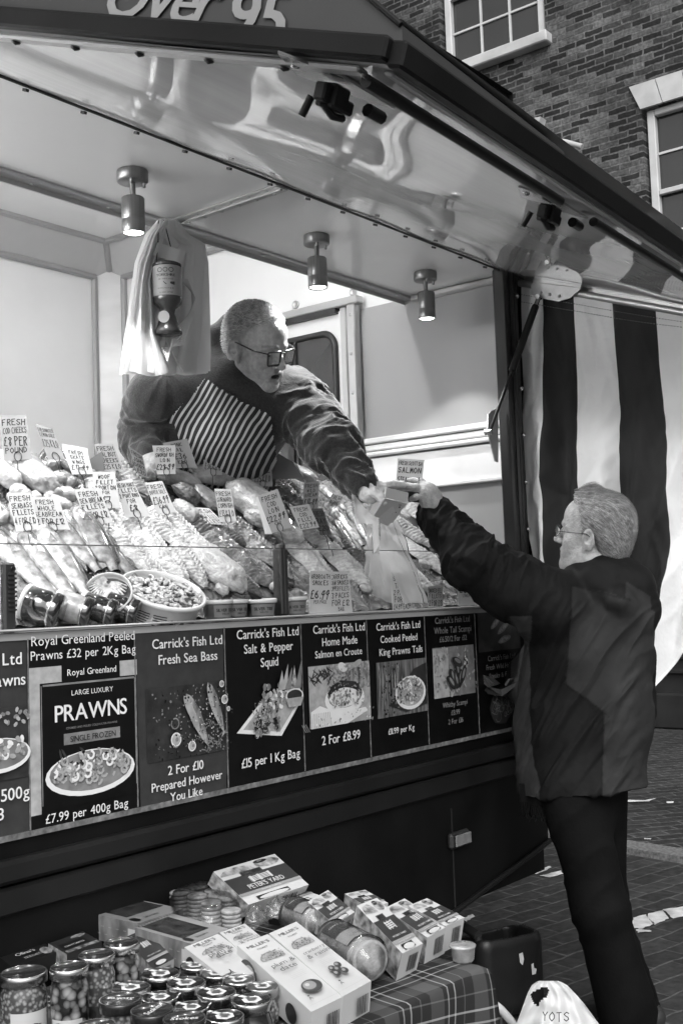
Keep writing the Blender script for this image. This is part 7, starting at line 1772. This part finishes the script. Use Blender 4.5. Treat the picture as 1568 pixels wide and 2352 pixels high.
# ---- jars
M_GLASSJ = mat('jar_glass_pickle', .16, .12, var=.95, vs=62, coat=1, spec=.7, ckind='cells', bump=.6, bs=62, kind='cells'); M_GLASSD = mat('jar_glass_dark', .02, .06, var=.5, vs=25, coat=1)
M_GLASSL = mat('jar_glass_mustard', .15, .1, var=.7, vs=150, coat=1, ckind='cells'); M_LIDG = mat('gold_lid', .35, .28, metal=.9, var=.1); M_LIDK = mat('black_lid', .015, .25, var=.1, coat=.5); M_LIDS = mat('steel_lid_rim', .55, .22, metal=1, var=.05)
def jar(px, rz, ztop, label, kind, txt=None, glass=None, lab_=None):
    c = on(2, ztop, *px); r = rz*.5*depth(c)/FPX; h = ztop-TZ-.004; b0 = np.array([c[0], c[1], TZ+.004]); rb = r*.98
    t = thing('glass_jar', b0, label, 'jar', {'tall': 'tall glass jars at the left of the table', 'hex': 'jars with hexagon labels on their lids', 'dark': 'jars with dark lettered lids', 'gold': 'small jars with gold lids'}[kind])
    g = MB(); g.lathe([(0, 0), (rb*.9, 0), (rb, .006), (rb*1.01, h*.55), (rb, h-.032), (rb*.88, h-.02), (rb*.88, h-.014)], 32, b0); part('glass', g, glass or M_GLASSD, t)
    lk = M_LIDK if kind in ('hex', 'dark') else M_LIDG
    if kind == 'tall': lk = M_LIDK
    g = MB(); g.lathe([(r*.94, h-.017), (r*1.0, h-.016), (r*1.0, h-.002), (r*.97, h), (r*.90, h), (r*.88, h-.0012), (0, h-.001)], 36, b0, mi=[0, 0, 0, 0, 1, 1]); g.lathe([(r*1.005, h-.0075), (r*1.012, h-.006), (r*1.005, h-.0045)], 36, b0)
    lid = part('lid', g, [M_LIDS if kind != 'dark' else M_LIDK, lk], t)
    X_ = unit([_r[0], _r[1], 0]); Y_ = np.array([-X_[1], X_[0], 0]); top = b0+[0, 0, h-.0004]
    if kind == 'dark' and txt:
        a = txt[1]; X2 = X_*math.cos(a)+Y_*math.sin(a); Y2 = -X_*math.sin(a)+Y_*math.cos(a)
        g = MB(); text(g, txt[0], top-Y2*r*.18, X2, unit(Y2+X2*.15), r*.62, 'C', .02, width=r*1.25); part('lettering', g, M_CARD, lid)
        g = MB(); g.lathe([(r*.93, h+.0001), (r*.985, h+.0001)], 36, b0); part('lid_edge', g, M_LIDS, lid)
    if kind in ('hex', 'gold'):
        g = MB(); a0 = random.uniform(-.3, .3)
        P_ = [top+X_*r*.52*math.cos(a0+k*PI/3)+Y_*r*.52*math.sin(a0+k*PI/3) for k in range(6)]; g.poly(P_); s_ = top-X_*r*.2+Y_*r*.3
        d_ = unit(-X_*.75+Y_*.5); e_ = np.array([-d_[1], d_[0], 0]); g.poly([s_+e_*r*.13, s_-e_*r*.13, s_-e_*r*.13+d_*r*.85, s_+e_*r*.13+d_*r*.85][::-1]); g.poly([s_+d_*r*.85+e_*r*.13+[0, 0, .0005], s_+d_*r*.85-e_*r*.13+[0, 0, .0005], s_+d_*r*.99-e_*r*.13-[0, 0, .02], s_+d_*r*.99+e_*r*.13-[0, 0, .02]][::-1])
        sl = part('seal_label', g, M_CARD, lid)
        g = MB()
        for k in range(5): 
            w_ = random.uniform(.25, .5); o = top+[0, 0, .0005]+Y_*r*(.22-.11*k); g.poly([o-X_*r*w_*.6, o+X_*r*w_*.6, o+X_*r*w_*.6+Y_*r*.06, o-X_*r*w_*.6+Y_*r*.06])
        part('emblem', g, M_BXD, sl)
    if lab_:
        g = MB(); a0 = math.atan2(-_r[0]*0-_f[1], -_f[0])+lab_.get('da', 0); cy = lambda a, z, o=.0008: b0+np.array([math.cos(a0+a), math.sin(a0+a), 0])*(rb*1.012+o)+np.array([0, 0, z])
        g.grid(lambda u, v: cy(-.8+1.7*u, h*(.04+lab_['h']*v)), 14, 3); lo_ = part('label', g, BM[lab_['m']], t)
        g = MB()
        for (s_, zz_, sz, mi) in lab_['t']:
            m = MB(); text(m, s_, (0, 0, 0), np.array([1., 0, 0]), np.array([0, 1., 0]), sz, 'C', .02); V = np.array(m.v); g.add([cy(p[0]/rb+.05, h*zz_+p[1], .0018) for p in V], m.f, mi)
        for k in range(12):
            aa = np.linspace(0, 2*PI, 13)[k:k+2]; rr_ = r*.28
            if lab_.get('ring'): g.add([cy((q_*math.cos(x_))/rb+lab_['ring'], h*.30+q_*math.sin(x_), .0015) for q_, x_ in ((0, aa[0]), (rr_, aa[0]), (rr_, aa[1]))], [(0, 1, 2)], 3)
        part('lettering', g, BM, lo_)
    return t
jar(Z3(108, 688), 108, .842, 'big jar of pale relish with a black lid at the left edge', 'tall', glass=M_GLASSL, lab_=dict(h=.5, m=0, t=[('PICKLE', .30, .012, 3)], da=.5, ring=.2))
jar(Z3(317, 662), 88, .850, 'tall jar of pickled nuts, second from the left', 'tall', glass=M_GLASSJ, lab_=dict(h=.36, m=0, t=[('CAMBRIDGE', .08, .011, 3), ('taste', .25, .009, 0)], ring=-.35))
jar(Z3(441, 606), 86, .850, 'tall jar of chopped relish, third from the left', 'tall', glass=M_GLASSL, lab_=dict(h=.36, m=2, t=[('taste', .22, .009, 0)], ring=-.1))
jar(Z3(558, 552), 84, .850, 'tall jar of olives, fourth and farthest of the tall jars', 'tall', glass=M_GLASSJ, lab_=dict(h=.34, m=0, t=[('great taste', .2, .007, 3)], ring=-.3))
HX = [(738, 694, 88, .80, 'hexagon lid jar just right of the tall jars'), (854, 736, 90, .80, 'dark hexagon lid jar in the middle of the group'), (600, 758, 92, .80, 'hexagon lid jar left of the group, below the tall jars'), (736, 802, 86, .79, 'hexagon lid jar behind two dark lettered lids'),
      (994, 780, 91, .80, 'hexagon lid jar left of the plum toast carton window'), (1156, 815, 93, .80, 'hexagon lid jar touching the plum toast carton'), (880, 848, 82, .79, 'hexagon lid jar behind the Stokes lid facing us'), (1032, 890, 90, .80, 'hexagon lid jar nearest the lower frame edge')]
for x, y, r, z, lb_ in HX: jar(Z3(x, y), r, z, lb_, 'hex')
for x, y, r, z, lb_ in ((896, 656, 70, .785, 'small gold lid jar at the back of the lid group'), (994, 692, 72, .785, 'small gold lid jar second from the back'), (1098, 722, 73, .785, 'small gold lid jar beside the half hidden toast carton'), (1206, 752, 74, .785, 'small gold lid jar against the plum toast carton')): jar(Z3(x, y), r, z, lb_, 'gold', glass=M_GLASSL)
for x, y, r, z, a, lb_ in ((552, 812, 98, .815, PI-.1, 'dark sauce jar lid lettered upside down'), (698, 862, 100, .815, 1.2, 'dark sauce jar lid lettered sideways'), (846, 900, 100, .815, .05, 'dark sauce jar lid lettered the right way up'), (440, 935, 92, .81, .3, 'dark sauce jar at the bottom edge, leftmost of the lettered lids')): jar(Z3(x, y), r, z, lb_, 'dark', ('Stokes', a), M_GLASSL)
# small clear tub on the table corner
c = on(2, TZ+.004, *Z4(1062, 640)); t = thing('clear_tub', c, 'small clear plastic tub at the right corner of the table', 'tub')
g = MB(); g.lathe([(0, 0), (.018, 0), (.021, .004), (.024, .026), (.026, .028), (.026, .031), (.024, .032), (.0, .031)], 28, c); part('tub', g, mat('cloudy_tub', .3, .2, var=.35, vs=40, coat=.5), t)

# ================================================================ BIN, BAGS AND PLANT beyond the table
M_BIN = mat('black_bin_plastic', .010, .45, var=.4, vs=10, bump=.2, bs=80)
bc = on(2, GZ, 1150, 2300); bc = on(2, GZ+.02, 1148, 2318)
F = Field(bc-np.array([.2, .2, .04]), bc+np.array([.2, .2, .32]), .006); Mb = rotm('Z', R(-28))
F.box(bc+[0, 0, .135], (.125, .105, .135), Mb, .045, .0); F.box(bc+[0, 0, .20], (.107, .087, .165), Mb, .035, .012, mode='cut'); F.plane(bc+[0, 0, .255], unit([.10, .30, 1]))
V, Q = F.mesh(2); bt = thing('plastic_bin', bc-[0, 0, .0], 'black open topped plastic bin on the paving behind the table', 'bin'); smesh('bin_shell', V, Q, M_BIN, bt)
g = MB(); p0 = atd(1066, 2130, depth(bc)-.02); p1 = atd(1098, 2150, depth(bc)-.08); g.tube([p0, p1], .016, 12); g.tube([p1, p1+np.array([0, 0, -.02])], .012, 10); part('bin_handle', g, M_RUBBER, bt)
g = MB()
nb = unit(-_f+.3*_r)
for q in ([(1192, 2192), (1200, 2189), (1203, 2204), (1200, 2218), (1194, 2212)], [(1220, 2216), (1225, 2213), (1226, 2224), (1232, 2226), (1230, 2238), (1222, 2240)]):
    P_ = []
    cv2 = np.mean(q, 0); px, py = projv(V); k = np.argsort((px-cv2[0])**2+(py-cv2[1])**2)[:60]; k = k[np.argmin(np.linalg.norm(V[k]-CAM, axis=1))]; Nn = vnormals(V, Q)[k]
    P_ = [onpl(V[k]+Nn*.0025, Nn, *p) for p in q]; g.prism(P_, -Nn*.001)
part('sticker_scraps', g, M_CARD, bt)
# white carrier bag on the ground
bc2 = on(2, GZ, 1268, 2560); t = thing('shopping_bag', bc2, 'white plastic shopping bag standing on the paving beside the customer\'s leg', 'shopping bag'); dd = depth(on(2, .42, 1262, 2262))
ol = [(2254, 1236, 1282), (2262, 1222, 1300), (2280, 1212, 1318), (2305, 1203, 1340), (2335, 1192, 1362), (2360, 1183, 1380), (2450, 1165, 1400), (2540, 1170, 1395)]
for ly in range(2):
    g = MB(); nu, nv = 44, 60
    def fn(u, v, ly=ly):
        y = 2254+286*v; l = np.interp(y, [o_[0] for o_ in ol], [o_[1] for o_ in ol]); r = np.interp(y, [o_[0] for o_ in ol], [o_[2] for o_ in ol]); x = l+(r-l)*u
        dp = dd+(.05*(1 if ly else -1)*math.sin(PI*u)*min(1, v*2.5)+.012*mnoise.noise((u*5, v*9, ly*3))+.006*math.sin(u*26+v*9)*min(1, v*5))
        return atd(x, y, dp)
    P_ = [fn(i/(nu-1), j/(nv-1)) for i in range(nu) for j in range(nv)]; g.v = [tuple(p) for p in P_]
    hole = [(1217, 2283), (1246, 2268), (1262, 2272), (1256, 2290), (1238, 2302), (1237, 2312), (1228, 2308)]
    for i in range(nu-1):
        for j in range(nv-1):
            cc = np.mean([P_[i*nv+j], P_[(i+1)*nv+j+1]], axis=0); x, y = proj(cc)
            if inpoly(np.array([x]), np.array([y]), hole)[0]: continue
            g.f.append((i*nv+j, (i+1)*nv+j, (i+1)*nv+j+1, i*nv+j+1)); g.m.append(0); g.sm.append(True)
    part('bag_wall', g, M_BAG, t)
g = MB(); pen(g, 'YOTS', atd(1278, 2346, dd-.075), _r, unit(_u), .022, align='C', lw=.10, jit=.2); part('lettering', g, M_INK, t)
# potted shrub in a basket with white handles
pc = on(2, GZ+.2, 1108, 2365); t = thing('potted_shrub', (pc[0], pc[1], GZ), 'dark bushy plant in a bag with white loop handles beside the table', 'plant')
g = MB(); dpp = depth(pc)
g.tube([atd(x, y, dpp+.0) for x, y in [(1063, 2360), (1068, 2330), (1082, 2308), (1105, 2297), (1128, 2302), (1150, 2320), (1172, 2345), (1182, 2362)]], .0115, 10)
g.tube([atd(x, y, dpp+.08) for x, y in [(1072, 2320), (1085, 2290), (1094, 2266), (1100, 2258), (1104, 2268), (1098, 2290), (1092, 2312), (1103, 2330), (1100, 2350)]], .0115, 10); part('handle', g, M_BAG, t)
g = MB(); base = np.array([pc[0], pc[1], GZ]); g.lathe([(0, 0), (.10, 0), (.13, .17), (.12, .175), (0, .16)], 24, base); part('bag', g, M_BIN, t)
g = MB(); rg = random.Random(4)
for k in range(420):
    a = rg.uniform(0, 2*PI); r = .11*math.sqrt(rg.random()); b_ = base+np.array([r*math.cos(a), r*math.sin(a), rg.uniform(.14, .20)]); d = unit([math.cos(a)*.7+rg.uniform(-.5, .5), math.sin(a)*.7+rg.uniform(-.5, .5), rg.uniform(.3, 1)]); s_ = unit(np.cross(d, [.2, .1, 1.]))*.0035; l = rg.uniform(.02, .05); m_ = b_+d*l*.5+np.array([0, 0, .004])
    g.add([b_-s_*.4, b_+s_*.4, m_+s_, m_-s_, b_+d*l], [(0, 1, 2, 3), (3, 2, 4)])
part('foliage', g, mat('dark_needles', .035, .6, var=.6, vs=30), t)
